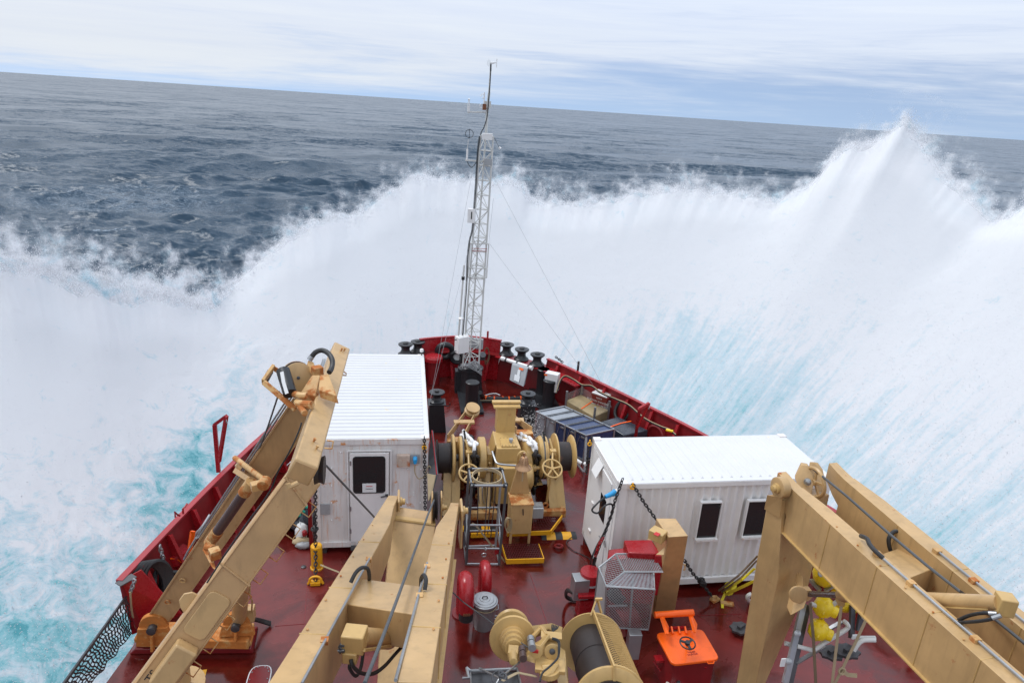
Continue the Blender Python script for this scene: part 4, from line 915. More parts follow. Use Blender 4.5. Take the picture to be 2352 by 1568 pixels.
part('upright_cabinet',TAN2,lambda b:b.box(((q0.x+q1.x)/2+.02,AX+.55,2.02+.36),(q1.x-q0.x+.02,.36,.78)),wd,bev=.01)
part('top_flange',TAN2,lambda b:(b.box(((q0.x+q1.x)/2+.02,AX+.55,2.80),(q1.x-q0.x+.24,.46,.05)),b.box(((q0.x+q1.x)/2+.02,AX+.55,2.88),(q1.x-q0.x+.30,.14,.05))),wd)
part('gearbox_front',TAN2,lambda b:(b.box(((gx0+gx1)/2+.05,AX-.72,1.0),(gx1-gx0+.1,.3,1.1)),b.lathe((xs(1045),AX-.55,1.15),X_,[(.36,-.25),(.38,-.2),(.38,.0),(.3,.04)],26)),wd,bev=.015)
for q_ in (690,960): part('bearing_block',TAN2,lambda b:b.box((xs(q_),AX,1.15),(.15,.5,1.0)),wd,bev=.015)
part('lever_bracket',TAN2,lambda b:(b.box(az('C',700,600,1.2),(.5,.30,.12)),b.tube([az('C',690,590,1.3),az('C',690,560,1.45)],.03,8)),wd)
# base frames: splayed legs left and right
def legs(b,xa,sg):
    for dx in (0,.22):
        x=xa+dx*sg; b.beam(V((x,AX-.05,1.35)),V((x+.06*sg,AX-.95,.18)),.05,.24,X_)
        b.beam(V((x,AX+.05,1.35)),V((x,AX+.95,.18)),.05,.24,X_)
part('support_frame',TAN2,lambda b:legs(b,xs(395),-1),wd); part('support_frame',TAN2,lambda b:legs(b,xs(1235),1),wd)
part('support_frame',TAN2,lambda b:legs(b,xs(660),-.5),wd); part('support_frame',TAN2,lambda b:legs(b,xs(975),.5),wd)
def bfr(b):
    xl,xr=xs(330)-.02,xs(1330)+.05
    for (a,c) in ((xl,xs(740)),(xs(960),xr)):
        for y in (AX-1.05,AX+1.0): b.box(((a+c)/2,y,.24),(c-a,.16,.22))
        for x in (a+.06,c-.06): b.box((x,AX,.24),(.12,2.0,.20))
part('base_frame',TANR,bfr,wd,bev=.01)
for px,py in ((1190,940),(590,860)): q=az('C',px,py,.42); part('lifting_eye',TANR,lambda b:(b.ring(q,(0,1,0),.07,.028,14,6)),wd)
# handwheels on spindles
def wheel(c,nrm,R,par,mat=TAN2,r=.026,sp=5,name='handwheel'):
    b=MB(); a,u,v=ortho(nrm); b.ring(c,nrm,R,r,30,8)
    for i in range(sp): th=2*PI*i/sp+.5; b.beam(V(c),V(c)+(u*math.cos(th)+v*math.sin(th))*R,.045,.02,nrm)
    b.lathe(V(c)-a*.03,a,[(.05,0),(.05,.06)],12); return b.build(name,mat,par)
nw=V((.10,-.55,.80)); cR=ad('C',1253,612,18.35); cL=ad('C',508,655,17.95)
wheel(cR,nw,.265,wd); wheel(cL,nw,.265,wd)
for c,xx in ((cR,xs(1240)),(cL,xs(500))): part('wheel_spindle',TAN2,lambda b:(b.tube([c,V((xx-.05,AX-.5,1.9)),V((xx-.12,AX-.3,2.15))],.028,8),b.box(V((xx-.04,AX-.52,1.85)),(.16,.16,.12)),b.tube([c,V((c.x,c.y+.2,.9)),V((c.x,c.y+.3,.4))],.035,8)),wd)
# brake levers with black grips
for (a0,a1,a2,a3) in (((490,600),(480,400),(462,268),19.2),((1225,500),(1190,400),(1172,280),19.5)):
    p0,p1,p2=[ad('C',*q,a3-.35) for q in (a0,a1,a2)]
    lv=part('brake_lever',TAN2,lambda b:b.tube([p0,p1],.03,8),wd); part('grip',RUBBER,lambda b:b.tube([p1,p2],.03,8),lv)
part('control_box_bracket',TAN2,lambda b:(b.box(az('C',1080,735,.75),(.5,.25,.05)),b.beam(az('C',1050,680,1.0),az('C',1110,760,.7),.05,.12)),wd)
q=az('C',1105,605,1.35); part('hydraulic_motor',TAN2,lambda b:(b.cyl(q-X_*.2,q,.10,n=12),b.cyl(q,q+X_*.1,.05,n=10)),wd)
# hydraulic pipes between the frame legs
part('hydraulic_pipes',GREYP,lambda b:[b.tube(smoothpath([az('C',590+i*35,780,1.3),az('C',592+i*35,860,.9),az('C',600+i*38,910,.5),az('C',620+i*36,945,.3)],4),.016,6) for i in range(2)],wd)
# anchor chains: white painted then black
def bigchain(pts,mat,label):
    b=MB(); b.chain(pts,.29,.048,wd=.66,n=14,k=7); tag(b.build('anchor_chain',mat),label,'chain')
lw=[az('C',455,300,1.65),az('C',478,332,1.85),az('C',512,368,2.02),az('C',553,395,2.08),az('C',553,450,2.0)]
bigchain(lw,CHW,'white painted anchor chain over the port chain wheel')
bigchain([az('C',553,480,1.95),V((xs(556),AX-.42,1.55)),V((xs(556),AX-.35,1.0)),V((xs(556),AX-.2,.4))],CHB,'black wet anchor chain below the port chain wheel')
rw=[az('C',950,305,1.65),az('C',985,340,1.85),az('C',1040,358,2.0),az('C',1085,400,2.08),az('C',1100,440,2.0)]
bigchain(rw,CHW,'white painted anchor chain over the starboard chain wheel')
bigchain([az('C',1103,470,1.95),V((xs(1105),AX-.42,1.55)),V((xs(1105),AX-.35,1.0)),V((xs(1105),AX-.2,.4))],CHB,'black wet anchor chain below the starboard chain wheel')
# chain stoppers: sloping frames ending in a guide roller
def stopper(sg,label,top,low,midx):
    t_=thing('chain_stopper',label,'chain stopper',(low.x,low.y,0),'tan chain stoppers ahead of the windlass')
    d=(top-low); s_=V((.17,0,0))
    for k in (-1,1): part('side_plate',TAN,lambda b:b.beam(low+s_*k*1.35,top+s_*k*.95-d*.05,.03,.26,(0,0,1),None,.14),t_,bev=.005)
    part('cross_plate',TAN,lambda b:b.box(low+d*.52+ZR*.06,(.62,.22,.06)),t_,bev=.006)
    part('guide_roller',TAN,lambda b:b.lathe(top+V((0,0,-.06)),V((.15*sg,-.35,1)),[(.20,0),(.24,.03),(.24,.12),(.19,.14),(.19,.2),(.22,.22),(.22,.26),(.08,.27)],24),t_)
    part('foot',TANR,lambda b:b.hexa([low+V((x,y,-low.z)) for x,y in ((-.3,-.25),(.3,-.25),(.3,.5),(-.3,.5))],[low+V((x,y,.0)) for x,y in ((-.24,-.2),(.24,-.2),(.24,.1),(-.24,.1))]),t_)
    part('chain_pipe',BLACK,lambda b:b.tube([V((low.x,low.y+.1,1.2)),V((top.x,top.y+.1,.75)),V((top.x,top.y+.6,.0))],.16,14),t_)
    return t_
stopper(1,'tan chain stopper and guide roller ahead of the port chain wheel',ad('C',528,100,21.2),ad('C',385,340,19.9),0)
ss=stopper(-1,'tan chain stopper with black lever ahead of the starboard chain wheel',ad('C',822,125,21.2),ad('C',1000,275,20.0),0)
q=ad('C',822,110,21.1); part('lever',RUBBER,lambda b:b.tube([q,ad('C',830,65,21.0)],.035,8),ss)
# ------------------------------------------------------------------ bell stand and control cabinet
x0,x1=az('C',870,1180,.45).x,az('C',1065,1180,.45).x; yb=14.76
cbn=thing('control_cabinet','tan control cabinet on short legs carrying the ship bell, aft of the windlass','cabinet',((x0+x1)/2,yb+.2,0))
zt=az('C',980,940,1.2); 
part('cabinet_body',TANR if 0 else TAN,lambda b:b.box(((x0+x1)/2,yb+.28,.82),(x1-x0,.56,.86)),cbn,bev=.01)
part('top_plate',TANR,lambda b:b.box(((x0+x1)/2,yb+.28,1.26),(x1-x0+.03,.6,.03)),cbn)
def cbl(b):
    for i in range(8):
        for x in (x0+.03,x1-.03): b.lathe((x,yb+.002,.44+i*.108),(0,-1,0),[(.013,0),(.010,.012)],6)
part('cover_bolts',TAN2,cbl,cbn)
part('door_handle',BLACK,lambda b:(b.beam((lerp(x0,x1,.52),yb-.02,1.15),(lerp(x0,x1,.55),yb-.03,.98),.025,.02)),cbn)
for x in (x0+.04,x1-.04):
    for y in (yb+.04,yb+.5): part('leg',TAN,lambda b:b.box((x,y,.2),(.06,.06,.4)),cbn)
part('bell_post',TAN,lambda b:b.hexa([V((x0+.02,yb+.5,1.28)),V((x1-.02,yb+.5,1.28)),V((x1-.02,yb+.58,1.28)),V((x0+.02,yb+.58,1.28))],[V((lerp(x0,x1,.34),yb+.46,2.15)),V((lerp(x0,x1,.66),yb+.46,2.15)),V((lerp(x0,x1,.66),yb+.55,2.15)),V((lerp(x0,x1,.34),yb+.55,2.15))]),cbn)
bt=ay('C',985,460,yb+.35); part('bell_arm',TAN2,lambda b:(b.tube(smoothpath([V((bt.x-.06,yb+.5,2.0)),bt+V((-.10,0,-.12)),bt+V((0,0,.0)),bt+V((.10,0,-.12)),V((bt.x+.08,yb+.5,1.95))],5),.03,8)),cbn)
be=ay('C',992,605,yb+.22); bel=thing('ship_bell','small bronze ship bell hanging above the tan control cabinet','bell',be)
part('bell_body',BRONZE,lambda b:b.lathe(be,(0,0,1),[(.215,0),(.205,.02),(.16,.06),(.125,.14),(.11,.24),(.075,.31),(.02,.33)],26),bel)
part('bell_crown',BRONZE,lambda b:(b.tube([be+ZR*.31,be+ZR*.42],.03,8)),bel)
part('clapper_rope',ROPE,lambda b:b.tube([be+ZR*.02,be-ZR*.12,be-ZR*.38],[.012,.02,.02],6),bel)
part('bell_rail',STEEL,lambda b:b.tube(smoothpath([az('C',715,460,2.05),az('C',735,520,2.0),az('C',770,570,1.95),az('C',930,585,1.95)],4),.028,8),cbn)
q=az('C',1120,985,.62); bb=thing('small_junction_box','small open grey metal box beside the tan control cabinet','box',q-ZR*.2)
part('box_body',GREYP,lambda b:b.box(q-ZR*.02,(.28,.26,.30)),bb,bev=.006); part('lid',STEEL,lambda b:b.box(q+V((0,.05,.15)),(.28,.22,.012)),bb)
b=MB(); rc=az('C',845,1100,.75)
for i in range(6): b.ring(rc+V((.008*i,-.02*i,0)),(.1,1,.05),.06+.004*i,.009,16,5,2.9,(0,0,1))
tag(b.build('coiled_rope',ROPE),'coil of thin rope hanging beside the tan control cabinet','rope')
# grating platforms
def gratemat(nm,c1):
    return paint(nm,c1,.45,.2,0,dirt=.2)
GRD=gratemat('grating_red',(.10,.012,.012))
gr=thing('grating_step','low red grating step with yellow edge in front of the windlass','step',az('C',990,1400,0))
a,b_,c,d=az('C',800,1290,.16),az('C',1130,1290,.16),az('C',1178,1425,.16),az('C',842,1435,.16)
def grt(b):
    for i in range(23): b.beam(a.lerp(b_,i/22),d.lerp(c,i/22),.010,.03)
    for i in range(9): b.beam(a.lerp(d,i/8),b_.lerp(c,i/8),.010,.03)
part('grating',GRD,grt,gr)
part('edge_frame',YEL,lambda b:(b.beam(d-ZR*.03,c-ZR*.03,.03,.13),b.beam(c-ZR*.02,b_-ZR*.02,.02,.09),b.beam(a-ZR*.02,d-ZR*.02,.02,.09)),gr)
g2=thing('grating_platform','dark red grating platform with yellow bent edge beside the control cabinet','platform',az('C',1180,1120,0))
a,b_,c,d=az('C',1080,1190,.22),az('C',1235,1185,.22),az('C',1340,1045,.22),az('C',1085,1045,.22)
def grt2(b):
    for i in range(16): b.beam(a.lerp(b_,i/15),d.lerp(c,i/15),.010,.03)
    for i in range(7): b.beam(a.lerp(d,i/6),b_.lerp(c,i/6),.010,.03)
part('grating',GRD,grt2,g2); part('edge_frame',YEL,lambda b:(b.beam(az('C',850,1200,.22),b_,.03,.12),b.beam(b_,c,.03,.12)),g2)
g3=thing('low_step_plate','yellow and black edged step behind the tubular frame','step',az('C',600,1180,0))
part('edge_plate',YEL,lambda b:(b.box(az('C',650,1205,.12),(.75,.05,.12))),g3); part('tread',RUBBER,lambda b:b.box(az('C',590,1150,.2),(.9,.18,.06)),g3); part('tread_stripe',YEL,lambda b:(b.box(az('C',655,1150,.215),(.22,.185,.065)),b.box(az('C',450,1150,.215),(.16,.185,.065))),g3)
# speed bump style hose ramp
p0,p1=az('C',1150,1218,0),az('C',1462,1210,0); rp=thing('cable_ramp','black and yellow striped rubber cable ramp on the deck','ramp',(p0+p1)/2)
dx=(p1-p0); segs=[(0,.14,RUBBER,'rubber_segment'),(.14,.40,YEL,'yellow_segment'),(.40,.60,RUBBER,'rubber_segment'),(.60,.86,YEL,'yellow_segment'),(.86,1,RUBBER,'rubber_segment')]
prof=[(-.17,0),(-.10,.055),(-.04,.07),(.04,.07),(.10,.055),(.17,0)]; n_=V((-dx.y,dx.x,0)).normalized()
for a_,c_,m_,nm in segs: part(nm,m_,lambda b:b.prism([p0+dx*a_+n_*y+ZR*z for y,z in prof],dx*(c_-a_)),rp)
# tubular instrument frame ------------------------------------------------
tf=thing('tubular_frame','tall grey tubular instrument frame strapped in front of the windlass','frame',az('C',640,1460,0))
T=[az('C',505,615,2.02),az('C',800,615,2.02),az('C',840,765,2.02),az('C',530,765,2.02)]
Bm=[az('C',462,1310,.05),az('C',745,1300,.05),az('C',775,1468,.05),az('C',480,1465,.05)]
part('top_frame',STEEL,lambda b:b.tube(T,.036,8,True),tf)
for i in range(4): part('leg',DSTEEL if i!=1 else STEEL,lambda b:b.tube([T[i],Bm[i]],.034,8),tf)
def rungs(b):
    for t_ in (.5,.80): q=[T[i].lerp(Bm[i],t_) for i in range(4)]; b.tube(q,.026,8,True)
    b.tube(Bm,.030,8,True)
    b.tube([T[0].lerp(Bm[0],.5),T[3].lerp(Bm[3],.80)],.02,6); b.tube([T[1].lerp(Bm[1],.5),T[2].lerp(Bm[2],.8)],.02,6)
part('cross_rails',STEEL,rungs,tf)
for i in range(4):
    for t_ in (.06,.94): part('pipe_clamp',BLACK,lambda b:b.lathe(T[i].lerp(T[(i+1)%4],t_)-(T[(i+1)%4]-T[i]).normalized()*.02,(T[(i+1)%4]-T[i]),[(.05,0),(.05,.05)],10),tf)
cc=(T[0]+T[1]+T[2]+T[3])/4; cc=az('C',668,690,2.0)
part('hoop',RUSTM if 0 else ROPE,lambda b:b.lathe(cc-ZR*.03,(0,0,1),[(.36,0),(.38,0),(.38,.09),(.36,.09),(.36,0)],30),tf)
part('inner_rods',DSTEEL,lambda b:[b.tube([cc+V((x,y,0)),cc+V((x*.8,y*.8,-1.75))],.014,5) for x,y in ((-.2,.1),(.15,.15),(.22,-.1),(0,-.2))],tf)
part('hook_shackle',STEEL,lambda b:(b.ring(az('C',640,1385,.5),(0,1,.3),.06,.014,12,5),b.ring(az('C',655,1330,.7),(1,.3,0),.04,.014,12,5)),tf)
b=MB(); b.strip(smoothpath([az('C',530,1105,.9),az('C',575,1130,.85),az('C',700,1290,.45),az('C',760,1360,.3),az('C',830,1450,.05)],4),.055,.008,V((.5,-.5,.7))); tag(b.build('ratchet_strap',STRAPB),'brown ratchet strap slanting across the tubular frame','strap')
q=az('C',755,1350,.34); b=MB(); b.box(q,(.10,.06,.16)); tag(b.build('strap_ratchet',RED2,bev=.008),'red ratchet buckle on the strap across the tubular frame','ratchet')
# ------------------------------------------------------------------ folded A-frame cranes
def armloft(b,p0,p1,inner,secs,up=ZR):
    """side arm from tip p0 to root p1; secs=(t, width on inner side, height down). outer top edge is straight"""
    a=(p1-p0); s_=inner
    loops=[]
    for t_,w,h0,h1 in secs:
        q=p0+a*t_; loops.append([q+up*h0,q+s_*w+up*h0,q+s_*w-up*h1,q-up*h1])
    if s_.cross(up).dot(a)>0: loops=[l[::-1] for l in loops]
    b.loft(loops)
def oblique_tube(b,pts,r): b.tube(pts,r,8)
# centre crane
ccn=thing('folding_crane','tan folding crane with twin arms running aft, centre foreground','crane',(-.1,9.6,0),'folding twin arm cranes')
LA0,LA1=ad('F',912,60,14.0),ad('F',-55,1568,6.3); RA0,RA1=ad('F',1478,122,13.9),ad('F',1255,1568,5.95)
inL=V((1,-.14,0)).normalized(); inR=-inL
secL=[(0,.20,0,.30),(.12,.235,0,.36),(.27,.33,0,.66),(.40,.33,0,.78),(1.0,.30,0,.74)]
secR=[(0,.17,0,.30),(.10,.20,0,.36),(.27,.33,0,.66),(.40,.33,0,.78),(1.0,.30,0,.74)]
part('side_arm',TAN,lambda b:armloft(b,LA0,LA1,inL,secL),ccn,bev=.012)
part('side_arm',TAN,lambda b:armloft(b,RA0,RA1,inR,secR),ccn,bev=.012)
def bossR(c,d,r=.13): return lambda b:(b.lathe(c,d,[(r*1.5,0),(r*1.5,.04),(r,.05),(r,.10),(.02,.11)],20))
# hinge bosses on the starboard face of both arms
for q,k_ in ((ad('F',984,105,13.9),ccn),(ad('F',1488,178,13.6),ccn)):
    part('hinge_cheek',TAN,lambda b:b.prism([q+V((.0,.22,.14)),q+V((0,-.2,.10)),q+V((0,-.24,-.75)),q+V((0,.18,-.75))],(.05,0,0)),ccn,bev=.02)
    part('hinge_pin',TAN2,bossR(q+V((.05,0,-.02)),(1,0,0),.062),ccn)
# link panel between the arms, running down from the hinge
la=lambda k:(ad('F',940,250,13.75),ad('F',1300,300,13.6),ad('F',1225,800,11.3),ad('F',830,760,11.5))[k]
ax_=ad('F',985,215,13.9); bx_=ad('F',1250,275,13.75)
lo0=V((ax_.x-.02,10.3,.35)); lo1=V((bx_.x+.02,10.25,.35))
# tapering box link standing on the deck
tw=[V((-.02,12.25,2.62)),V((1.05,12.10,2.62))]
LT0,LT1=ad('F',938,250,13.6),ad('F',1290,300,13.5)
LB0,LB1=az('F',822,1568,.9),az('F',1100,1568,.9)
def link(b):
    d=V((0,.40,.12)); lo=[LB0,LB1,LB1+d,LB0+d]; hi=[LT0,LT1,LT1+d*.8,LT0+d*.8]
    b.loft([[V((q.x,q.y-.1,0)) for q in lo[:2]]+[V((q.x,q.y+.2,0)) for q in lo[2:]],lo,hi])
part('lower_link',TAN,link,ccn,bev=.012)
part('link_top_edge',TAN2,lambda b:b.hexa([LT0+V((-.02,-.02,0)),LT1+V((-.0,-.02,0)),LT1+V((0,.4,.0)),LT0+V((0,.4,0))],[q+ZR*.03 for q in (LT0,LT1,LT1+V((0,.36,.0)),LT0+V((0,.36,0)))]),ccn)
def adf(k,x,y,d): return ad(k,x,y,d*.875)
# cross box
C_=[adf('F',552,930,9.6),adf('F',1140,1018,8.95),adf('F',1215,795,10.05),adf('F',668,725,10.75)]
part('cross_box',TAN,lambda b:b.hexa([q-ZR*.52 for q in C_],C_),ccn,bev=.012)
H0=[adf('F',770,1098,9.52),adf('F',930,1125,9.45),adf('F',930,1200,9.48),adf('F',770,1175,9.54)]
part('box_opening',DSTEEL,lambda b:b.prism([q-FW*.02+ZR*.0 for q in H0],FW*.06),ccn)
# hydraulic ram
r0,r1=adf('F',915,1215,9.6),adf('F',680,1200,8.7)
ram=part('hydraulic_cylinder',TAN,lambda b:b.cyl(r0,r1,.118,.112,n=20),ccn)
part('end_block',TAN2,lambda b:b.box(adf('F',640,1215,8.6),(.25,.22,.24),R_(-12)),ram,bev=.015)
part('valve_block',TAN2,lambda b:b.box(adf('F',612,1335,8.6),(.16,.16,.14),R_(-12)),ram,bev=.012)
part('cylinder_rail',TAN2,lambda b:b.beam(adf('F',930,1270,9.3),adf('F',715,1303,8.5),.03,.03),ram)
part('hose_fittings',DSTEEL,lambda b:(b.tube([adf('F',560,1265,8.5),adf('F',530,1258,8.5),adf('F',520,1275,8.5),adf('F',530,1290,8.5)],.022,8),b.tube([adf('F',560,1305,8.5),adf('F',510,1310,8.5),adf('F',530,1325,8.5)],.022,8)),ram)
part('hydraulic_hose',RUBBER,lambda b:(b.tube(smoothpath([adf('F',610,1375,8.5),adf('F',625,1430,8.5),adf('F',690,1485,8.6),adf('F',790,1490,8.8),adf('F',880,1430,9.0),adf('F',960,1340,9.3),adf('F',1015,1280,9.5)],5),.022,8),b.tube(smoothpath([adf('F',605,1400,8.6),adf('F',600,1450,8.6),adf('F',650,1510,8.7),adf('F',690,1440,8.8),adf('F',710,1310,8.9)],5),.019,8)),ram)
# rigid pipes on both arms, hoses at their ends
def pipe(k,pts,par,r=.018): return part('rigid_pipe',STEEL,lambda b:b.tube([ad(k,*q) for q in pts],r,8),par)
def alongarm(p0,p1,inn,w,t0,t1,up,par,r=.016,n=12):
    return part('rigid_pipe',STEEL,lambda b:b.tube([p0+(p1-p0)*lerp(t0,t1,i/n)+inn*w+ZR*up for i in range(n+1)],r,8),par)
alongarm(LA0,LA1,inL,.31,.52,1.0,.015,ccn); alongarm(RA0,RA1,inR,.31,.55,1.0,.015,ccn)
part('mount_rail',TAN,lambda b:b.beam(LA0+(LA1-LA0)*.5+inL*.30-ZR*.02,LA1+inL*.28-ZR*.02,.05,.03),ccn)
for A_,B_,I_,ts in ((LA0,LA1,inL,(.53,.88)),(RA0,RA1,inR,(.57,.72))):
    for t_ in ts: part('pipe_clamp',TANR,lambda b:b.box(A_+(B_-A_)*t_+I_*.30,(.08,.08,.05)),ccn)
part('hydraulic_hose',RUBBER,lambda b:b.tube(smoothpath([ad('F',608,760,8.8),ad('F',650,680,8.85),ad('F',700,640,8.95),ad('F',745,650,9.05),ad('F',757,700,9.1),ad('F',757,735,9.3)],5),.026,8),ccn)
part('hydraulic_hose',RUBBER,lambda b:b.tube(smoothpath([ad('F',1203,820,8.35),ad('F',1213,740,8.4),ad('F',1195,700,8.5),ad('F',1175,730,8.7),ad('F',1172,790,8.9)],5),.026,8),ccn)
# head sheave
shc=ad('F',1292,150,13.55)
shb=part('sheave_cheek',TAN,lambda b:(b.prism([shc+V((-.09,y,z)) for y,z in ((-.16,-.42),(.20,-.42),(.18,.22),(.03,.34),(-.10,.26))],(.03,0,0)),b.prism([shc+V((.09,y,z)) for y,z in ((-.16,-.42),(.20,-.42),(.18,.22),(.03,.34),(-.10,.26))],(.03,0,0))),ccn,bev=.01)
part('sheave',DRUM,lambda b:b.lathe(shc+V((-.05,.05,0)),X_,[(.1,0),(.30,.0),(.25,.04),(.30,.08),(.1,.08)],30),ccn)
part('sheave_pin',TAN2,bossR(shc+V((.12,.03,-.05)),X_,.045),ccn)
WIRE=paint('grey_wire_rope',(.07,.075,.08),.5,.2,0,dirt=.3,bumps=.8)
b=MB(); b.tube([ad('F',1290,70,13.6),ad('F',1235,200,12.6),ad('F',1125,500,9.9),ad('F',960,950,7.6),ad('F',830,1290,6.4),ad('F',720,1568,5.7)],.019,8); tag(b.build('wire_rope',WIRE),'grey wire rope running aft over the centre crane sheave','rope')
# starboard crane ------------------------------------------------------------
scn=thing('folding_crane','tan folding crane with twin arms and exposed hydraulic ram, starboard foreground','crane',(6.9,9.9,0),'folding twin arm cranes')
A0=ad('I',487,215,12.35); A1=ad('I',2150,1568,8.0)   # top outer edge near arm
# top outer edge: aft-port edge of the top face
Na0,Na1=ad('I',490,232,12.3),ad('I',1985,1568,8.0)
inS=V((1,.13,0)).normalized()
def arm2(b,p0,p1,secs):
    a=p1-p0; loops=[]
    for t_,w,h0,h1 in secs:
        q=p0+a*t_; loops.append([q+ZR*h0,q+inS*w+ZR*h0,q+inS*w-ZR*h1,q-ZR*h1])
    b.loft([l[::-1] for l in loops])
sec2=[(-.06,.18,.10,.22),(0,.20,.05,.42),(.045,.21,.03,.52),(.0455,.23,.03,.86),(.20,.30,.02,.92),(.45,.32,.0,.92),(1.15,.32,.0,.90)]
part('side_arm',TAN,lambda b:arm2(b,Na0,Na1,sec2),scn,bev=.012)
Nb0=Na0+inS*1.22+V((-.03,.10,.02)); Nb1=Na1+inS*1.02
part('side_arm',TAN,lambda b:arm2(b,Nb0,Nb1,sec2),scn,bev=.012)
# upright link
UT=[ad('I',372,305,12.35),ad('I',470,330,12.15),ad('I',790,290,12.75),ad('I',700,260,12.9)]
def up2(b):
    pv=ad('I',430,245,12.3)
    f=V((0,-.0,0))
    base=[az('I',165,1568,.35),az('I',285,1568,.35)]; 
    kn=[ad('I',250,1120,13.0),ad('I',445,870,12.75)]
    l0=[V((base[0].x,base[0].y,0)),V((base[1].x+.02,base[1].y-.02,0)),V((base[1].x+.45,base[1].y+.30,0)),V((base[0].x+.3,base[0].y+.3,0))]
    l1=[ad('I',300,730,12.75),ad('I',445,860,12.45),ad('I',650,900,12.95),ad('I',450,800,13.2)]
    l2=[ad('I',378,300,12.45),ad('I',468,340,12.25),ad('I',790,300,12.85),ad('I',700,250,13.0)]
    b.loft([l[::-1] for l in (l0,l1,l2)])
part('upright_link',TAN,up2,scn,bev=.012)
q=ad('I',435,255,12.2); part('hinge_cheek',TAN,lambda b:b.lathe(q+V((.06,.02,0)),-inS,[(.19,-.1),(.19,.05),(.17,.06)],26),scn); part('hinge_pin',TAN2,bossR(q-inS*.0,-inS,.06),scn)
part('hinge_plate',TAN,lambda b:b.prism([ad('I',378,300,12.33),ad('I',472,320,12.15),ad('I',462,455,12.3),ad('I',358,395,12.5)],-inS*.03),scn)
cb2=[ad('I',1150,695,10.9),ad('I',1350,625,11.5),ad('I',1560,765,10.6),ad('I',1310,865,9.95)]
part('cross_box',TAN,lambda b:b.hexa([q-ZR*.75 for q in cb2],cb2),scn,bev=.012)
r0,r1,r2=ad('I',635,965,12.3),ad('I',865,975,11.6),ad('I',1940,1030,8.6)
rm=part('hydraulic_cylinder',TAN,lambda b:b.cyl(r1,r2,.105,.10,n=26),scn)
part('piston_rod',paint('chromed_rod',(.30,.28,.28),.22,.15,0,metal=.9,dirt=.4),lambda b:b.cyl(r0,r1,.052,n=22),rm)
part('rod_clevis',TAN,lambda b:(b.lathe(r0+(r0-r1).normalized()*.05,V((0,-1,.1)),[(.12,-.07),(.12,.07)],20),b.box(r0+V((-.02,0,-.0)),(.12,.12,.24))),rm,bev=.01)
part('gland_block',TAN2,lambda b:b.box(ad('I',868,980,11.6),(.11,.2,.28),R_(-20)),rm,bev=.012)
part('end_block',TAN2,lambda b:b.box(r2+V((.04,-.02,0)),(.20,.2,.25),R_(-20)),rm,bev=.015)
part('cylinder_rail',TAN2,lambda b:b.beam(r1+V((0,0,-.13)),r2+V((-.1,.05,-.13)),.02,.02),rm)
part('hydraulic_hose',RUBBER,lambda b:(b.tube(smoothpath([ad('I',1910,1097,8.6),ad('I',1820,1095,8.7),ad('I',1720,1115,8.9),ad('I',1630,1158,9.1)],5),.024,8),b.tube(smoothpath([ad('I',1935,1115,8.5),ad('I',1860,1140,8.6),ad('I',1740,1155,8.8),ad('I',1625,1160,9.1)],5),.024,8)),rm)
part('hose_fittings',STEEL,lambda b:(b.tube([ad('I',1860,1096,8.6),ad('I',1915,1098,8.55)],.028,10),b.tube([ad('I',1885,1130,8.5),ad('I',1945,1112,8.45)],.028,10)),rm)
part('link_bracket',TAN,lambda b:(b.prism([ad('I',500,1055,12.4),ad('I',530,920,12.45),ad('I',590,900,12.4),ad('I',605,960,12.3),ad('I',590,1005,12.3)],(-.05,-.22,0)),b.prism([ad('I',560,830,12.6),ad('I',588,822,12.5),ad('I',597,900,12.4),ad('I',560,900,12.5)],(-.03,-.15,0)),b.lathe(ad('I',575,965,12.15),(-.3,-1,.2),[(.16,0),(.16,.04),(.12,.05)],20)),scn,bev=.01)
alongarm(Na0,Na1,inS,.20,.46,1.15,.035,scn,.019); alongarm(Nb0,Nb1,inS,.10,.50,1.2,.035,scn,.019)
for A_,B_,ts,w_ in ((Na0,Na1,(.47,.62,.86),.20),(Nb0,Nb1,(.51,.66),.10)):
    for t_ in ts: part('pipe_clamp',TANR,lambda b:b.box(A_+(B_-A_)*t_+inS*w_+ZR*.03,(.10,.09,.06)),scn)
part('hydraulic_hose',RUBBER,lambda b:b.tube(smoothpath([ad('I',1150,725,10.0),ad('I',1100,680,10.1),ad('I',1060,635,10.3),ad('I',1040,595,10.45),ad('I',1000,577,10.7)],5),.034,8),scn)
part('hydraulic_hose',RUBBER,lambda b:b.tube(smoothpath([ad('I',1440,645,10.95),ad('I',1390,600,11.0),ad('I',1310,555,11.1),ad('I',1230,545,11.2),ad('I',1190,590,11.2),ad('I',1190,640,11.2),ad('I',1200,675,11.2)],5),.034,8),scn)
sc2=ad('I',640,205,12.9)
part('sheave_cheek',TAN,lambda b:(b.prism([ad('I',555,190,12.9),ad('I',598,98,12.9),ad('I',640,105,12.9),ad('I',672,150,12.85),ad('I',685,210,12.8),ad('I',665,305,12.7),ad('I',575,238,12.8)],(.05,.10,.0))),scn,bev=.01)
part('sheave_cheek',TAN,lambda b:(b.prism([q+V((.20,.06,.03)) for q in (ad('I',580,190,12.9),ad('I',598,98,12.9),ad('I',640,105,12.9),ad('I',672,150,12.85),ad('I',685,210,12.8),ad('I',665,305,12.7))],(.05,.0,.0))),scn,bev=.01)
def spoked(b):
    c=ad('I',690,215,12.8); ax2=V((.93,.1,.1)); b.ring(c,ax2,.27,.035,34,8); a,u,v=ortho(ax2)
    for i in range(5): th=2*PI*i/5+.3; b.beam(c,c+(u*math.cos(th)+v*math.sin(th))*.26,.045,.03,ax2)
    b.lathe(c-a*.05,a,[(.06,0),(.06,.1)],14)
part('sheave',TAN,spoked,scn)
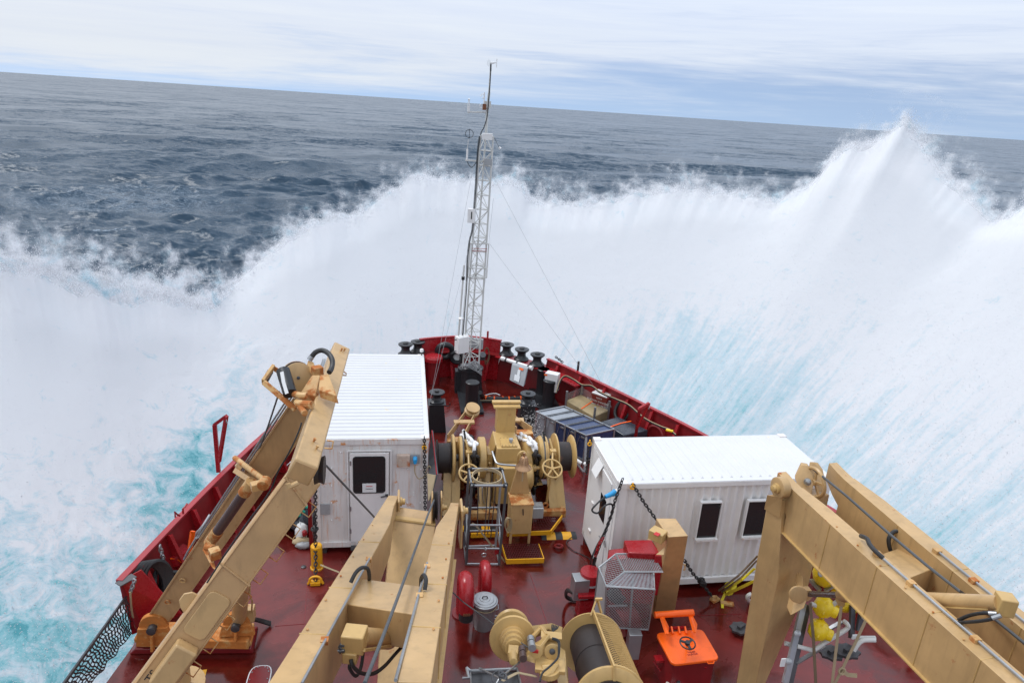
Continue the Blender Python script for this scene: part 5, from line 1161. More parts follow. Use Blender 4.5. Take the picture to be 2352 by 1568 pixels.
part('sheave_pin',STEEL,bossR(ad('I',640,210,12.75),(-.5,-.8,.1),.045),scn)
b=MB(); b.tube([ad('I',655,112,12.9),ad('I',690,135,12.75),ad('I',900,305,12.0),ad('I',1200,570,10.9),ad('I',1450,780,10.0),ad('I',1660,945,9.4),ad('I',1720,985,9.9),ad('I',2140,1330,8.6)],.022,8); tag(b.build('wire_rope',WIRE),'grey wire rope running along the starboard crane arms','rope')
# ------------------------------------------------------------------ knuckle boom crane, port
kc=thing('knuckle_boom_crane','rust streaked tan knuckle boom crane folded above the port side','crane',(-4.2,9.6,0))
TANK=paint('weathered_tan_paint',(.47,.29,.135),.38,.14,.28,dirt=.4,streak=.2)
upA=(-RT*.86+UP*.42-FW*.30)
pA0,pA1=ad('J',640,1640,9.4),ad('A',515,1010,9.9)
part('lower_boom',TANK,lambda b:b.beam(pA0-(pA1-pA0)*.22,pA1,.20,.50,V((upA)),.20,.48),kc,bev=.03)
boomA=kc.children[-1] if kc.children else None
aA=(pA1-pA0).normalized()
sA=aA.cross(upA).normalized(); uA=sA.cross(aA).normalized()
if sA.dot(FW)>0: sA=-sA
def onA(t_,u_,s_=.105): return pA0.lerp(pA1,t_)+uA*u_+sA*s_
def rp(c,w,h,n=5,r=.08):
    pts=[]
    for cx,cy,a0 in ((w-r,h-r,0),(-w+r,h-r,90),(-w+r,-h+r,180),(w-r,-h+r,270)):
        for i in range(n+1): a=R_(a0+90*i/n); pts.append(c+aA*(cx+r*math.cos(a))+uA*(cy+r*math.sin(a)))
    return pts
part('inspection_plate',TAN,lambda b:b.prism(rp(onA(.36,-.02,.095),.33,.165),sA*.035),kc,bev=.008)
part('winch_cover',TAN,lambda b:b.prism(rp(onA(.16,-.04,.09),.30,.16,4,.03),sA*.24),kc,bev=.03)
part('boom_rail',TANK,lambda b:(b.tube([onA(0,.22,.11),onA(1,.21,.11)],.010,6),b.tube([onA(0,-.24,.10),onA(.9,-.23,.10)],.014,6)),kc)
part('signal_cable',RUBBER,lambda b:b.tube(smoothpath([ad('J',1090,810,9.25),ad('J',1180,670,9.25),ad('J',1230,590,9.2),ad('J',1400,350,9.2),ad('J',1560,130,9.2),ad('A',330,1000,9.1),ad('A',400,880,9.0),ad('A',460,750,9.0),ad('A',480,690,9.0)],4),.012,5),kc)
part('boom_collar',TANK,lambda b:b.beam(onA(.52,0,-.16),onA(.535,0,-.16),.7,.70,upA) if 0 else b.tube([onA(.55,.26,.11),onA(.53,-.26,.11)],.016,6),kc)
part('boom_collar',TANK,lambda b:b.tube([onA(.95,.25,.11),onA(.90,-.25,.11)],.016,6),kc)
for i in range(9):
    t_=.02+i*.105; e=onA(t_,-.25,-.02); f=onA(t_+.05,-.25,-.02); o_=-uA*.14+sA*.03
    part('rung',TANR,lambda b:b.tube([e,e+o_,f+o_,f],.010,6),kc)
part('lug_plate',TAN,lambda b:b.prism([onA(.395,.22,-.05),onA(.395,.32,-.05),onA(.375,.40,-.05),onA(.345,.40,-.05),onA(.325,.33,-.05),onA(.31,.22,-.05)],sA*.04),kc,bev=.01)
# base with slewing column (aft, near the foot of the frame)
KCX,KCY=az('J',880,1650,1.2).xy
part('slewing_column',TAN,lambda b:b.lathe((KCX,KCY,0),(0,0,1),[(.48,0),(.48,.10),(.36,.16),(.36,1.2),(.42,1.26),(.42,1.4)],28),kc)
part('column_head',TAN,lambda b:b.box((KCX-.1,KCY-.1,1.6),(.5,.5,.4),R_(-20)),kc,bev=.05)
text('TS',.16,onA(.075,.10,.102),aA,uA,MARKB,kc,'lettering',sx=1.)
# outer boom B behind: from the deck lug up to the knuckle
pB0,pB1=ad('J',700,1120,13.45),ad('A',520,560,11.0)
upB=(-RT*.84+UP*.5-FW*.25); 
part('upper_boom',TANK,lambda b:b.beam(pB0,pB1,.16,.40,upB,.18,.46),kc,bev=.03)
aB=(pB1-pB0).normalized(); sB=aB.cross(upB).normalized(); uB=sB.cross(aB).normalized()
if sB.dot(FW)>0: sB=-sB
def onB(t_,u_,s_=.10): return pB0.lerp(pB1,t_)+uB*u_+sB*s_
part('boom_flange',TANK,lambda b:(b.beam(onB(.05,.19,.09),onB(1,.22,.10),.03,.03,upB),b.beam(onB(.08,-.19,.09),onB(1,-.22,.10),.03,.03,upB)),kc)
part('boom_pipes',STEEL,lambda b:(b.tube([onB(.42,.235,.06),onB(1.02,.26,.08)],.016,8),b.tube([onB(.42,.27,.04),onB(1.02,.30,.06)],.016,8),b.tube([onB(.42,.27,.08),onB(.36,.26,.10),onB(.33,.24,.12)],.02,8)),kc)
for t_ in (.14,.25): part('cleat',TANR,lambda b:b.ring(onB(t_,.05,.13),sB,.05,.012,10,5),kc)
# pins and bracket mid boom
m0=ad('K',95,1160,11.6); m1=ad('K',400,1390,10.6)
part('cross_pin',TANR,lambda b:b.tube([m0,m1],.045,12),kc)
part('pin_bracket',TANK,lambda b:(b.prism([ad('K',95,1230,11.5),ad('K',120,1198,11.5),ad('K',160,1240,11.4),ad('K',110,1300,11.5)],(.04,-.1,.04)),b.beam(ad('K',120,1290,11.4),ad('K',260,1380,11.0),.08,.14,upB)),kc)
cy0,cy1=ad('J',1110,510,11.6),ad('K',260,1390,10.95)
ram=part('hydraulic_cylinder',TANR,lambda b:b.cyl(cy0,cy0.lerp(cy1,.2),.10,n=18),kc)
part('piston_rod',BROWN,lambda b:b.cyl(cy0.lerp(cy1,.18),cy0.lerp(cy1,.84),.085,n=18),ram)
part('rod_end',TANR,lambda b:b.cyl(cy0.lerp(cy1,.82),cy1,.10,n=18),ram)
part('ram_bracket',TANR,lambda b:(b.prism([ad('J',1055,560,11.2),ad('J',1085,480,11.2),ad('J',1095,570,11.2),ad('J',1130,700,10.8)],(.1,-.1,0)),b.box(ad('J',1150,590,10.9),(.16,.16,.16),.5),b.tube([ad('J',1085,540,11.2),ad('J',1140,550,11.1)],.06,8)),kc,bev=.01)
part('knuckle_joint',TANR,lambda b:(b.lathe(ad('K',380,1400,10.3),sB,[(.09,-.07),(.09,.08)],18),b.box(ad('K',300,1430,10.5),(.15,.14,.12),.4)),kc,bev=.01)
# foundation on deck
f0,f1,f2,f3=[az('J',*q,.42) for q in ((560,1235),(1400,1255),(1450,1110),(640,1100))]
part('foundation',FOUND,lambda b:(b.hexa([V((q.x,q.y,.22)) for q in (f0,f1,f2,f3)],[f0,f1,f2,f3]),b.hexa([V((q.x*1.0,q.y,.20)) for q in (az('J',540,1265,.2),az('J',1425,1290,.2),az('J',1450,1200,.2),az('J',580,1190,.2))],[V((q.x,q.y,.30)) for q in (az('J',540,1265,.2),az('J',1425,1290,.2),az('J',1450,1200,.2),az('J',580,1190,.2))])),kc,bev=.02)
part('deck_doubler',RED,lambda b:b.hexa([az('J',*q,.005) for q in ((505,1350),(1440,1345),(1480,1140),(600,1090))],[az('J',*q,.14) for q in ((545,1310),(1420,1305),(1455,1160),(640,1110))]),kc,bev=.02)
for (x,y,nm) in ((690,1130,1),(1318,1110,1)):
    q=az('J',x,y,.85) if x<900 else az('J',x,y,.7)
    part('hinge_lug',FOUND,lambda b:(b.lathe(q+V((0,-.05,0)),(0,-1,0),[(.26,-.12),(.26,.0)],22),b.prism([q+V((-.27,0,0)),q+V((.27,0,0)),q+V((.34,0,.44-q.z)),q+V((-.34,0,.44-q.z))],(0,-.10,0)),b.beam(q+V((0,-.14,-.1)),V((q.x,q.y-.2,.42)),.05,.12)),kc,bev=.01)
    part('hinge_pin',DSTEEL,lambda b:b.lathe(q+V((0,-.06,0)),(0,-1,0),[(.085,0),(.085,.12),(.05,.13)],14),kc)
q0,q1=az('J',1335,1075,.75),ad('J',1350,740,12.2)
part('lift_cylinder',TAN,lambda b:b.cyl(q0,q1,.15,.14,n=20),kc); part('valve_box',TAN,lambda b:b.box(az('J',1408,1040,.85),(.22,.2,.3)),kc,bev=.01)
part('cylinder_pipe',TAN,lambda b:b.tube([ad('J',1415,790,12.8),ad('J',1412,900,12.9),ad('J',1432,950,13.0),az('J',1428,1030,.95)],.018,6),kc)
part('hydraulic_hose',RUBBER,lambda b:[b.tube(smoothpath([az('J',1360,1090,.55),az('J',1440,1080+i*6,.4),az('J',1500,1090+8*i,.2),az('J',1570,1110+9*i,.06)],4),.03,7) for i in range(3)],kc)
# box extension on top, lying fore and aft
e0,e1=ad('A',482,1004,8.5),ad('A',716,245,12.35)
aC=(e1-e0).normalized(); upC=(UP*math.cos(R_(27))+RT*math.sin(R_(27))); _,sC,uC=ortho(aC,upC)
part('jib_box',TAN,lambda b:b.beam(e0,e1,.31,.30,uC,.30,.29),kc,bev=.025)
def onC(t_,s_,u_): return e0.lerp(e1,t_)+sC*s_+uC*u_
part('end_plate',TANR if 0 else TANK,lambda b:b.beam(e0-aC*.012,e0-aC*.0,.27,.26,uC),kc,bev=.02)
for t_,s_ in ((.10,.06),(.135,-.0),(.50,.02),(.53,-.03),(.93,.0),(.945,.05)): part('bolt_lug',TANR,lambda b:b.lathe(onC(t_,s_,.145),uC,[(.014,0),(.014,.035),(.022,.037),(.022,.055)],10),kc)
part('end_hook',TAN,lambda b:b.tube([ad('K',700,1400,8.4),ad('K',640,1430,8.35),ad('K',612,1440,8.3),ad('K',608,1405,8.3)],.032,8),kc)
for ka,kb,kd in (((960,1065),(985,990),(1045,1000)),((1122,360),(1130,315),(1170,345))):
    dd=8.9 if ka[1]>500 else 11.8; w=(kd[0]-kb[0])
    part('grab_rail',TANR,lambda b:b.tube([ad('K',ka[0],ka[1],dd),ad('K',ka[0]+w*1.2,ka[1]+5,dd),ad('K',kd[0],kd[1],dd),ad('K',kb[0],kb[1],dd)],.012,6),kc)
part('tip_sheave',DRUM,lambda b:b.lathe(ad('K',915,1275,9.0),X_,[(.10,-.06),(.19,-.06),(.165,0),(.19,.06),(.1,.06)],26),kc)
# winch on the jib
wc=ad('K',705,385,10.6); wa=V((.25,-.90,.25))
wn_=part('winch_drum',DRUM,lambda b:b.lathe(wc,-wa,[(.23,0),(.23,.01),(.19,.02),(.19,.20),(.23,.21)],30),kc)
part('winch_side_plate',TAN,lambda b:b.lathe(wc,wa,[(.235,-.01),(.235,.015),(.20,.025)],34),wn_)
part('winch_side_plate',TANR,lambda b:b.lathe(wc-wa*.23,wa,[(.235,-.01),(.235,.01)],34),wn_)
part('winch_hub',DSTEEL,lambda b:b.lathe(wc+wa*.02,wa,[(.025,0),(.025,.03),(.01,.035)],12),wn_)
part('winch_mount',TANR,lambda b:(b.prism([ad('K',915,360,10.2),ad('K',1000,350,10.3),ad('K',1078,560,9.9),ad('K',900,500,10.0)],(.03,-.03,-.12)),b.prism([ad('K',720,540,10.2),ad('K',840,360,10.4),ad('K',915,360,10.3),ad('K',870,560,10.1)],(.03,-.03,-.10)),b.prism([ad('K',800,215,10.7),ad('K',855,235,10.7),ad('K',860,275,10.6),ad('K',830,320,10.6),ad('K',785,270,10.7)],(.03,-.06,-.06)),b.box(ad('K',890,320,10.5),(.15,.15,.14),.5)),kc,bev=.01)
part('level_wind_frame',TANR,lambda b:(b.beam(ad('K',375,430,10.3),ad('K',680,690,10.0),.05,.08,upC),b.beam(ad('K',455,285,10.6),ad('K',540,340,10.7),.05,.07,upC),b.beam(ad('K',365,425,10.3),ad('K',470,275,10.55),.05,.09,FW)),kc,bev=.008)
part('level_wind_roller',DSTEEL,lambda b:b.cyl(ad('K',385,420,10.45),ad('K',435,330,10.7),.05,n=16),kc)
def motor(b):
    c0,c1=ad('K',560,320,10.25),ad('K',628,540,10.0); b.cyl(c0,c1,.10,.10,n=24)
part('cable_reel',BLACK,motor,kc)
part('reel_rim',WHITE,lambda b:b.strip([ad('K',548,330,9.95),ad('K',565,430,9.9),ad('K',598,540,9.85)],.05,.01,FW),kc)
part('swivel_joint',TANR,lambda b:(b.tube([ad('K',670,545,10.0),ad('K',730,560,9.9),ad('K',790,560,9.9)],.05,10),b.tube([ad('K',690,620,9.9),ad('K',770,730,9.6)],.045,10),b.tube([ad('K',700,640,9.8),ad('K',840,650,9.7)],.06,10)),kc)
part('hydraulic_hose',RUBBER,lambda b:b.tube(smoothpath([ad('K',830,195,10.7),ad('K',870,145,10.7),ad('K',935,122,10.7),ad('K',1000,155,10.6),ad('K',1035,220,10.5),ad('K',1030,290,10.4),ad('K',1005,335,10.3)],5),.04,10),kc)
part('hose_fittings',STEEL,lambda b:(b.tube([ad('K',815,215,10.7),ad('K',838,180,10.7)],.045,10),b.tube([ad('K',925,290,10.6),ad('K',945,250,10.7),ad('K',955,215,10.8)],.03,10)),kc)
b=MB(); b.tube([ad('K',525,520,10.3),ad('K',420,840,10.9),ad('K',260,1260,11.7),ad('K',180,1440,12.2)],.014,7); tag(b.build('winch_wire',WIRE),'dark winch wire dropping from the knuckle crane roller','wire')
b=MB(); b.tube([ad('A',636,960,9.6),ad('A',935,1280,11.4)],.016,7); tag(b.build('hoist_wire',WIRE),'dark hoist wire crossing in front of the container door','wire')

def seam(par,A_,B_,I_,w,hd,ts,sgn=1):
    for t_ in ts:
        q=A_+(B_-A_)*t_; part('weld_seam',TAN2,lambda b:b.tube([q-ZR*hd*.98-I_*.004*sgn,q-ZR*.0-I_*.004*sgn,q+I_*w*.98+ZR*.004],.008,5),par)
seam(ccn,LA0,LA1,inL,.33,.70,(.42,.68,.86)); seam(ccn,RA0,RA1,inR,.33,.70,(.42,.66,.84)); seam(scn,Na0,Na1,inS,.30,.88,(.28,.52,.74,.92)); seam(scn,Nb0,Nb1,inS,.30,.88,(.35,.60,.85))
part('arm_lip',TAN2,lambda b:b.beam(Na0+(Na1-Na0)*.05-ZR*.85-inS*.02,Na0+(Na1-Na0)*1.0-ZR*.89-inS*.02,.05,.02),scn)
part('arm_lip',TAN2,lambda b:b.beam(RA0+(RA1-RA0)*.27-ZR*.66+V((.02,0,0)),RA1-ZR*.72+V((.02,0,0)),.05,.02),ccn)
for A_,B_,I_,par in ((Na0,Na1,inS,scn),(RA0,RA1,inR,ccn),(LA0,LA1,inL,ccn)):
    for k in range(6):
        q=A_+(B_-A_)*(.30+.11*k)+I_*.06+ZR*.012
        part('rust_spot_bolt',TANR,lambda b:b.lathe(q,(0,0,1),[(.016,0),(.014,.012)],6),par)
# ------------------------------------------------------------------ starboard side boxes and crates
# wrapped crates standing in a row behind the windlass
ca_,cb2_=az('D',575,815,1.1),az('D',840,765,1.1); cc2=az('D',1045,1040,1.1); cd2=az('D',1310,995,1.1)
rowv=cc2-ca_; wv_=cb2_-ca_
NC=5; mats=[CLEARP,CLEARP,BLUEW,BLUEW,BLUEW]
lbs=['grey film wrapped crate at the bow end of the crate row','second grey film wrapped crate, next to the blue ones','first blue wrapped crate, next to the grey ones','middle one of the three blue wrapped crates','blue wrapped crate nearest the window container']
for i in range(NC):
    o_=ca_+rowv*(i/NC)-ZR*1.08; u_2=rowv*(1/NC)*.975; w_2=wv_
    c_0=thing('wrapped_crate',lbs[i],'crate',o_+u_2/2+w_2/2,'wrapped crates in a row behind the windlass')
    part('wrapped_load',mats[i],lambda b:b.obox(o_+ZR*.22+u_2*.03+w_2*.02,u_2*.94,w_2*.96,ZR*.84),c_0,bev=.02)
    def fr(b):
        for a in (0,1):
            for c in (0,1): b.box(o_+u_2*a+w_2*c+ZR*.55,(.04,.04,1.1))
        for z in (.17,1.085):
            for a in (0,1): b.beam(o_+u_2*a+ZR*z,o_+u_2*a+w_2+ZR*z,.04,.04)
            for c in (0,1): b.beam(o_+w_2*c+ZR*z,o_+w_2*c+u_2+ZR*z,.04,.04)
        b.beam(o_+ZR*.19,o_+u_2+ZR*.19,.05,.08)
        b.beam(o_+ZR*.2,o_+u_2*.5+ZR*1.05,.012,.012); 
    part('corner_frame',STEEL,fr,c_0)
    part('latch',STEEL,lambda b:b.box(o_+u_2*.75-V((.01,.02,-.98)),(.14,.03,.05),math.atan2(rowv.y,rowv.x)),c_0)
# stand under the near crates
st=thing('aluminium_stand','grey aluminium trestle at the near end of the crate row','stand',az('D',1010,1400,0))
part('trestle',STEEL,lambda b:(b.beam(az('D',640,1030,.15),az('D',1030,1230,.25),.08,.08),b.beam(az('D',840,1140,.2),az('D',1020,1380,.1),.05,.05),b.beam(az('D',1045,1050,1.05),az('D',1030,1380,0),.07,.07)),st)
b=MB(); b.tube([az('D',955,1270,.5),az('D',1000,1300,.45)],.06,12); b.tube([az('D',1030,1300,.45),az('D',1045,1310,.45)],.06,12); tag(b.build('white_pipe',WHITE),'short white pipe beside the windlass end flange','pipe')
# timber in an open acrylic sided pallet
p_=[az('D',*q,.1) for q in ((850,860),(985,800),(1240,950),(1110,1010))]; p_=[az('D',845,850,.1),az('D',985,790,.1),az('D',1240,945,.1),az('D',1105,1010,.1)]
pt_=thing('timber_pallet','wet timber load in an open clear sided pallet box by the fire hose box','pallet',(p_[0]+p_[2])/2)
part('timber',WOOD,lambda b:b.hexa([q*1 for q in p_],[q+ZR*.62 for q in p_]),pt_,bev=.03)
part('clear_side',PLEXI,lambda b:[b.prism([p_[i],p_[j],p_[j]+ZR*.9,p_[i]+ZR*.9],(p_[2]-p_[0]).normalized()*.01*(1 if i==0 else -1)) for i,j in ((0,1),(1,2),(2,3))],pt_)
for q in p_: part('corner_post',STEEL,lambda b:b.box(q+ZR*.48,(.07,.07,1.0)),pt_)
part('red_band',ORANGE,lambda b:b.strip([p_[0].lerp(p_[3],.55)+ZR*.635,p_[1].lerp(p_[2],.45)+ZR*.635,p_[1].lerp(p_[2],.45)+ZR*.75],.04,.01),pt_)
# black film wrapped box with orange band
q4=[az('D',*q,.9) for q in ((1185,905),(1345,860),(1630,985),(1400,1035))]
bk=thing('black_wrapped_box','low box wrapped in black film with an orange band across it','box',(q4[0]+q4[2])/2-ZR*.9)
part('wrapped_body',NAVY,lambda b:b.hexa([V((q.x,q.y,.08)) for q in q4],q4),bk,bev=.03)
part('orange_band',ORANGE,lambda b:b.strip([az('D',1275,955,.915),az('D',1370,922,.915),az('D',1470,902,.915)],.045,.012),bk)
part('skid',DSTEEL,lambda b:b.hexa([V((q.x,q.y,0)) for q in q4],[V((q.x,q.y,.08)) for q in q4]),bk)
# black oval ring leaning on the bulwark
rc=az('D',1370,850,.8); b=MB(); b.ring(rc+V((.15,.3,.05)),V((-.75,-.6,.5)),.28,.06,24,8,1.25); tag(b.build('oval_fender_ring',RUBBER),'black oval ring leaning against the starboard bulwark','ring')
b=MB(); b.lathe(rc+V((.17,.33,.05)),V((-.75,-.6,.5)),[(.2,0),(.2,.01)],20); 
# fire hose box
fx=thing('fire_hose_box','dark red fire station box with white slatted top on the starboard bulwark','box',az('D',1170,770,.3))
t0,t1=ad('D',1108,628,24.9),ad('D',1262,690,24.5); bb0=ad('D',1088,690,24.6); d0_=ad('D',1195,780,24.2)
xd=(t1-t0); xd.z*=.0; xd=xd.normalized(); hh=.62; wl_=(t1-t0).length
B0=t0-ZR*hh; nn=V((-xd.y,xd.x,0)); nn=nn if nn.dot(V((-1,-1,0)))>0 else -nn
part('box_body',RED,lambda b:b.hexa([B0+xd*.12,B0+xd*(wl_-.12),B0+xd*(wl_-.12)-nn*.3,B0+xd*.12-nn*.3],[V((q.x,q.y,t0.z)) for q in (t0+nn*.12,t0+xd*wl_+nn*.12,t0+xd*wl_-nn*.35,t0-nn*.35)]),fx,bev=.01)
for k in (0,1,2): part('white_slat',WHITE,lambda b:b.beam(V((t0.x,t0.y,t0.z+.03))+xd*.04+nn*(.08-.16*k),V((t0.x,t0.y,t0.z+.03))+xd*(wl_-.04)+nn*(.08-.16*k),.10,.04),fx)
fn_=(nn*hh-ZR*(-.12)).normalized()
pl0=t0+nn*.12+xd*wl_/2; pl1=B0+xd*wl_/2; dn=(pl1-pl0).normalized()
for k,(s_,z_,sz) in enumerate((("NO.9",.12,.10),("STATION D'INCENDIE",.27,.105),("FIRE STATION",.42,.105))): text(s_,sz,pl0+dn*z_+nn*.004,xd,-dn,WHITE,fx)
# cabinets below the roller shelf
gq=[ad('B',1170,540,26.2),ad('B',1330,590,25.9),ad('B',1290,775,25.7),ad('B',1145,705,26.0)]
gc=thing('grey_cabinet','flat grey metal cabinet with paper sheets under the starboard rollers','cabinet',gq[2])
part('cabinet_body',GREYP,lambda b:b.prism(gq,(.08,.16,.03)),gc,bev=.01)
def lerq(u_,v_): return gq[0].lerp(gq[1],u_).lerp(gq[3].lerp(gq[2],u_),v_)
def patch_(a,c,d,e): return [lerq(a,c)-V((.02,.04,0)),lerq(d,c)-V((.02,.04,0)),lerq(d,e)-V((.02,.04,0)),lerq(a,e)-V((.02,.04,0))]
part('orange_label',ORANGE,lambda b:b.prism(patch_(.52,.02,.78,.14),(.005,.01,0)),gc)
part('paper_sheet',PAPER,lambda b:b.prism(patch_(.30,.50,.66,.85),(.005,.01,0)),gc); part('paper_sheet',PAPER,lambda b:b.prism(patch_(.45,.15,.62,.5),(.005,.01,0)),gc)
wq=ad('B',1590,720,25.9); wc_=thing('white_cabinet','white cabinet with two latches and an orange label beside the black bollard','cabinet',wq-ZR*.5)
part('cabinet_body',WHITE,lambda b:b.box(wq,(.50,.32,.72),R_(-32)),wc_,bev=.015)
part('door_seam',DSTEEL,lambda b:b.box(wq+V((.16,-.10,0)),(.012,.30,.66),R_(-32)),wc_)
part('orange_label',ORANGE,lambda b:b.box(wq+V((-.27,-.02,.28)),(.13,.02,.06),R_(-32)),wc_)
for z in (.22,-.22): part('latch',DSTEEL,lambda b:b.box(wq+V((.10,-.20,z)),(.05,.04,.08),R_(-32)),wc_)
t0,t1=ad('B',1065,478,27.0),ad('B',1378,580,26.3); tb=thing('white_tube','long white plastic tube strapped under the starboard rollers','tube',(t0+t1)/2)
part('tube_body',WHITE,lambda b:b.tube([t0,t1],.075,12),tb); part('end_cap',WHITE,lambda b:(b.cyl(t0-(t1-t0).normalized()*.02,t0+(t1-t0).normalized()*.1,.09,n=14)),tb); part('end_cap',WHITE,lambda b:b.cyl(t1-(t1-t0).normalized()*.1,t1+(t1-t0).normalized()*.02,.09,n=14),tb)
for k in (.13,.50,.87): part('clamp_strap',RUBBER,lambda b:b.lathe(t0.lerp(t1,k),(t1-t0),[(.095,0),(.095,.06)],14),tb)
# cable along the inside of the bulwark
cpts=[ad('D',765,640,25.4),ad('D',800,530,25.6),ad('D',850,482,25.7),ad('D',930,515,25.3),ad('D',1010,565,24.9),ad('D',1100,575,24.5),ad('D',1190,640,24.1),ad('D',1330,700,23.6),ad('D',1450,755,23.1),ad('D',1560,850,22.5),ad('D',1640,905,22.2),ad('D',1760,960,21.8),ad('D',1830,985,21.5),ad('D',1890,1035,21.3)]
b=MB(); sp_=smoothpath(cpts,5); b.tube(sp_,.035,7); tag(b.build('bulwark_cable',RUBBER),'thick black cable draped along the starboard bulwark','cable')
b=MB(); b.tube([q+V((-.02,-.03,.045)) for q in sp_],.014,5); tag(b.build('yellow_line',ROPE),'thin yellowish line taped along the black bulwark cable','line')
b=MB(); b.box(ad('D',1830,990,21.4),(.22,.1,.05),-.6); tag(b.build('yellow_tape',YPLA,bev=.01),'yellow tape wrapped round the bulwark cable','tape')
# hose bundle on deck
hp=smoothpath([az('B',835,835,.5),az('B',870,880,.10),az('B',930,895,.08),az('B',1100,900,.08),az('B',1280,893,.08),az('B',1400,890,.1)],6)
b=MB(); b.tube(hp,.085,9); hb=tag(b.build('deck_hose',RUBBER),'black hose wrapped with red tape lying across the foredeck','hose')
for k in range(9):
    i=6+int(k*2.2); a=(hp[i+1]-hp[i]); part('red_tape',ORANGE,lambda b:b.lathe(hp[i],a+V((0,.12*(k%2),0)),[(.092,0),(.092,.05)],10),hb)
b=MB(); b.beam(az('B',835,925,.05),az('B',1260,925,.05),.12,.09); hb2=tag(b.build('flat_bar',RUBBER),'flat black bar with a thin yellow line in front of the deck hose','bar')
b=MB(); b.beam(az('B',835,918,.10),az('B',1250,915,.10),.02,.02); b.build('yellow_edge',ROPE,hb2)
b=MB(); b.tube(smoothpath([az('B',890,865,.03),az('B',940,850,.03),az('B',1000,845,.03),az('B',1045,862,.03)],5),.02,6); tag(b.build('white_rope_end',PAPER),'loose whitish rope end on the foredeck by the hose','rope')
# bow fittings
q=az('B',355,420,1.3); rv=thing('red_ventilator','low dark red round ventilator at the port side of the bow','ventilator',V((q.x,q.y,0)))
part('cap',RED2,lambda b:b.lathe(V((q.x,q.y,.95)),(0,0,1),[(.30,0),(.36,.03),(.36,.16),(.32,.22)],24),rv); part('trunk',RED,lambda b:b.lathe(V((q.x,q.y,0)),(0,0,1),[(.25,0),(.25,.95)],20),rv)
for (x,y,l) in ((470,400,'round black mooring pipe opening to port of the mast foot'),):
    q=ay('B',x,y,26.2); b=MB(); b.ring(q,(0,1,.25),.30,.12,26,10); tag(b.build('mooring_pipe',BLACK),l,'mooring pipe')
q=ay('B',595,465,26.1); cl_=thing('centre_mooring_pipe','black mooring pipe with pale opening directly behind the lattice mast','mooring pipe',q-ZR*.4)
part('pipe_rim',BLACK,lambda b:b.ring(q,(.2,1,.1),.24,.09,24,8),cl_); part('opening',PAPER,lambda b:b.lathe(q+V((0,.05,0)),(.2,1,.1),[(.2,0),(.2,.01)],20),cl_)
q=ay('B',862,460,25.9); sl_=thing('deck_light','small grey deck lamp on a red post to starboard of the mast','lamp',V((q.x,q.y,0)))
part('post',RED2,lambda b:b.box((q.x,q.y,.5),(.18,.14,1.0)),sl_); part('lamp_body',DSTEEL,lambda b:(b.lathe(q+ZR*.05,(0,-.5,.3),[(.13,0),(.15,.06),(.12,.16)],16),b.box(q-ZR*.08,(.22,.18,.1))),sl_,bev=.01)
q=ay('B',912,330,26.3); b=MB(); b.tube([V((q.x,q.y,1.1)),V((q.x,q.y,2.05))],.04,8); tag(b.build('short_red_pole',RED2),'short red pole on the bow bulwark beside the mast','pole')
b=MB(); 
for k in range(4): b.ring(ay('B',905,440+4*k,25.95-.01*k),(.15,1,.1),.09+.01*k,.012,14,5,3.2,(0,0,1))
tag(b.build('hanging_rope_coil',STRAPB),'dark rope coil hanging on the bow plating by the mast','rope')
q=ay('D',968,420,23.7); b=MB(); b.cyl(V((q.x,q.y,1.38)),V((q.x,q.y,1.75)),.045,n=10); tag(b.build('short_black_pin',BLACK),'short black pin standing on the starboard cap rail','pin')
q=ay('B',1665,490,24.6); b=MB(); b.chain([q+V((-.16,0,.12)),q,q+V((.15,0,-.12))],.11,.018); tag(b.build('rail_chain',DSTEEL),'short rusty chain on the front end of the starboard cap rail','chain')
q=az('B',1062,690,.03); b=MB(); b.box(q,(.05,.3,.03),.2); tag(b.build('white_marker',PAPER),'small white marker lying on the red foredeck','marker')
# red hinged davit frames on both bulwarks
def tri(pts,label,r=.055):
    t_=thing('red_rail_frame',label,'frame',pts[0],'red triangular frames on the bulwarks')
    part('upright',RED2,lambda b:b.beam(pts[0],pts[1],.10,.08),t_); part('top_bar',RED2,lambda b:b.beam(pts[1],pts[2],.09,.08),t_); part('brace',RED2,lambda b:b.beam(pts[2],pts[3],.09,.07),t_)
    part('ring',STEEL,lambda b:b.ring(pts[2]+V((0,0,-.14)),(1,0,0),.05,.012,12,5),t_)
tri([az('D',1512,1040,.9),ad('D',1548,785,20.9),ad('D',1640,735,20.9),ad('D',1530,960,21.3)],'red triangular frame rising from the starboard bulwark behind the container')
sp1=ad('d',502,1083,17.9); tri([sp1,ad('d',493,975,17.4),ad('d',520,955,17.2),ad('d',503,1060,17.8)],'red triangular frame standing on the port bulwark rail')
# ------------------------------------------------------------------ port side
def mushroom(k,x,y,label,h=.75,R=.33,mat=RED2):
    q=az(k,x,y,h); t_=thing('round_ventilator',label,'ventilator',V((q.x,q.y,0)),'round red ventilator heads')
    part('cap',mat,lambda b:b.lathe(V((q.x,q.y,h-.26)),(0,0,1),[(R*.93,0),(R,.02),(R,.20),(R*.94,.26),(0,.265)],28),t_); part('trunk',mat,lambda b:b.lathe(V((q.x,q.y,0)),(0,0,1),[(R*.8,0),(R*.72,h-.26)],22),t_); return t_
mushroom('J',845,565,'red round ventilator head near the end of the port bulwark',.75,.29); mushroom('J',1045,360,'red round ventilator head further forward behind the port crane boom',.75,.27,PINKR)
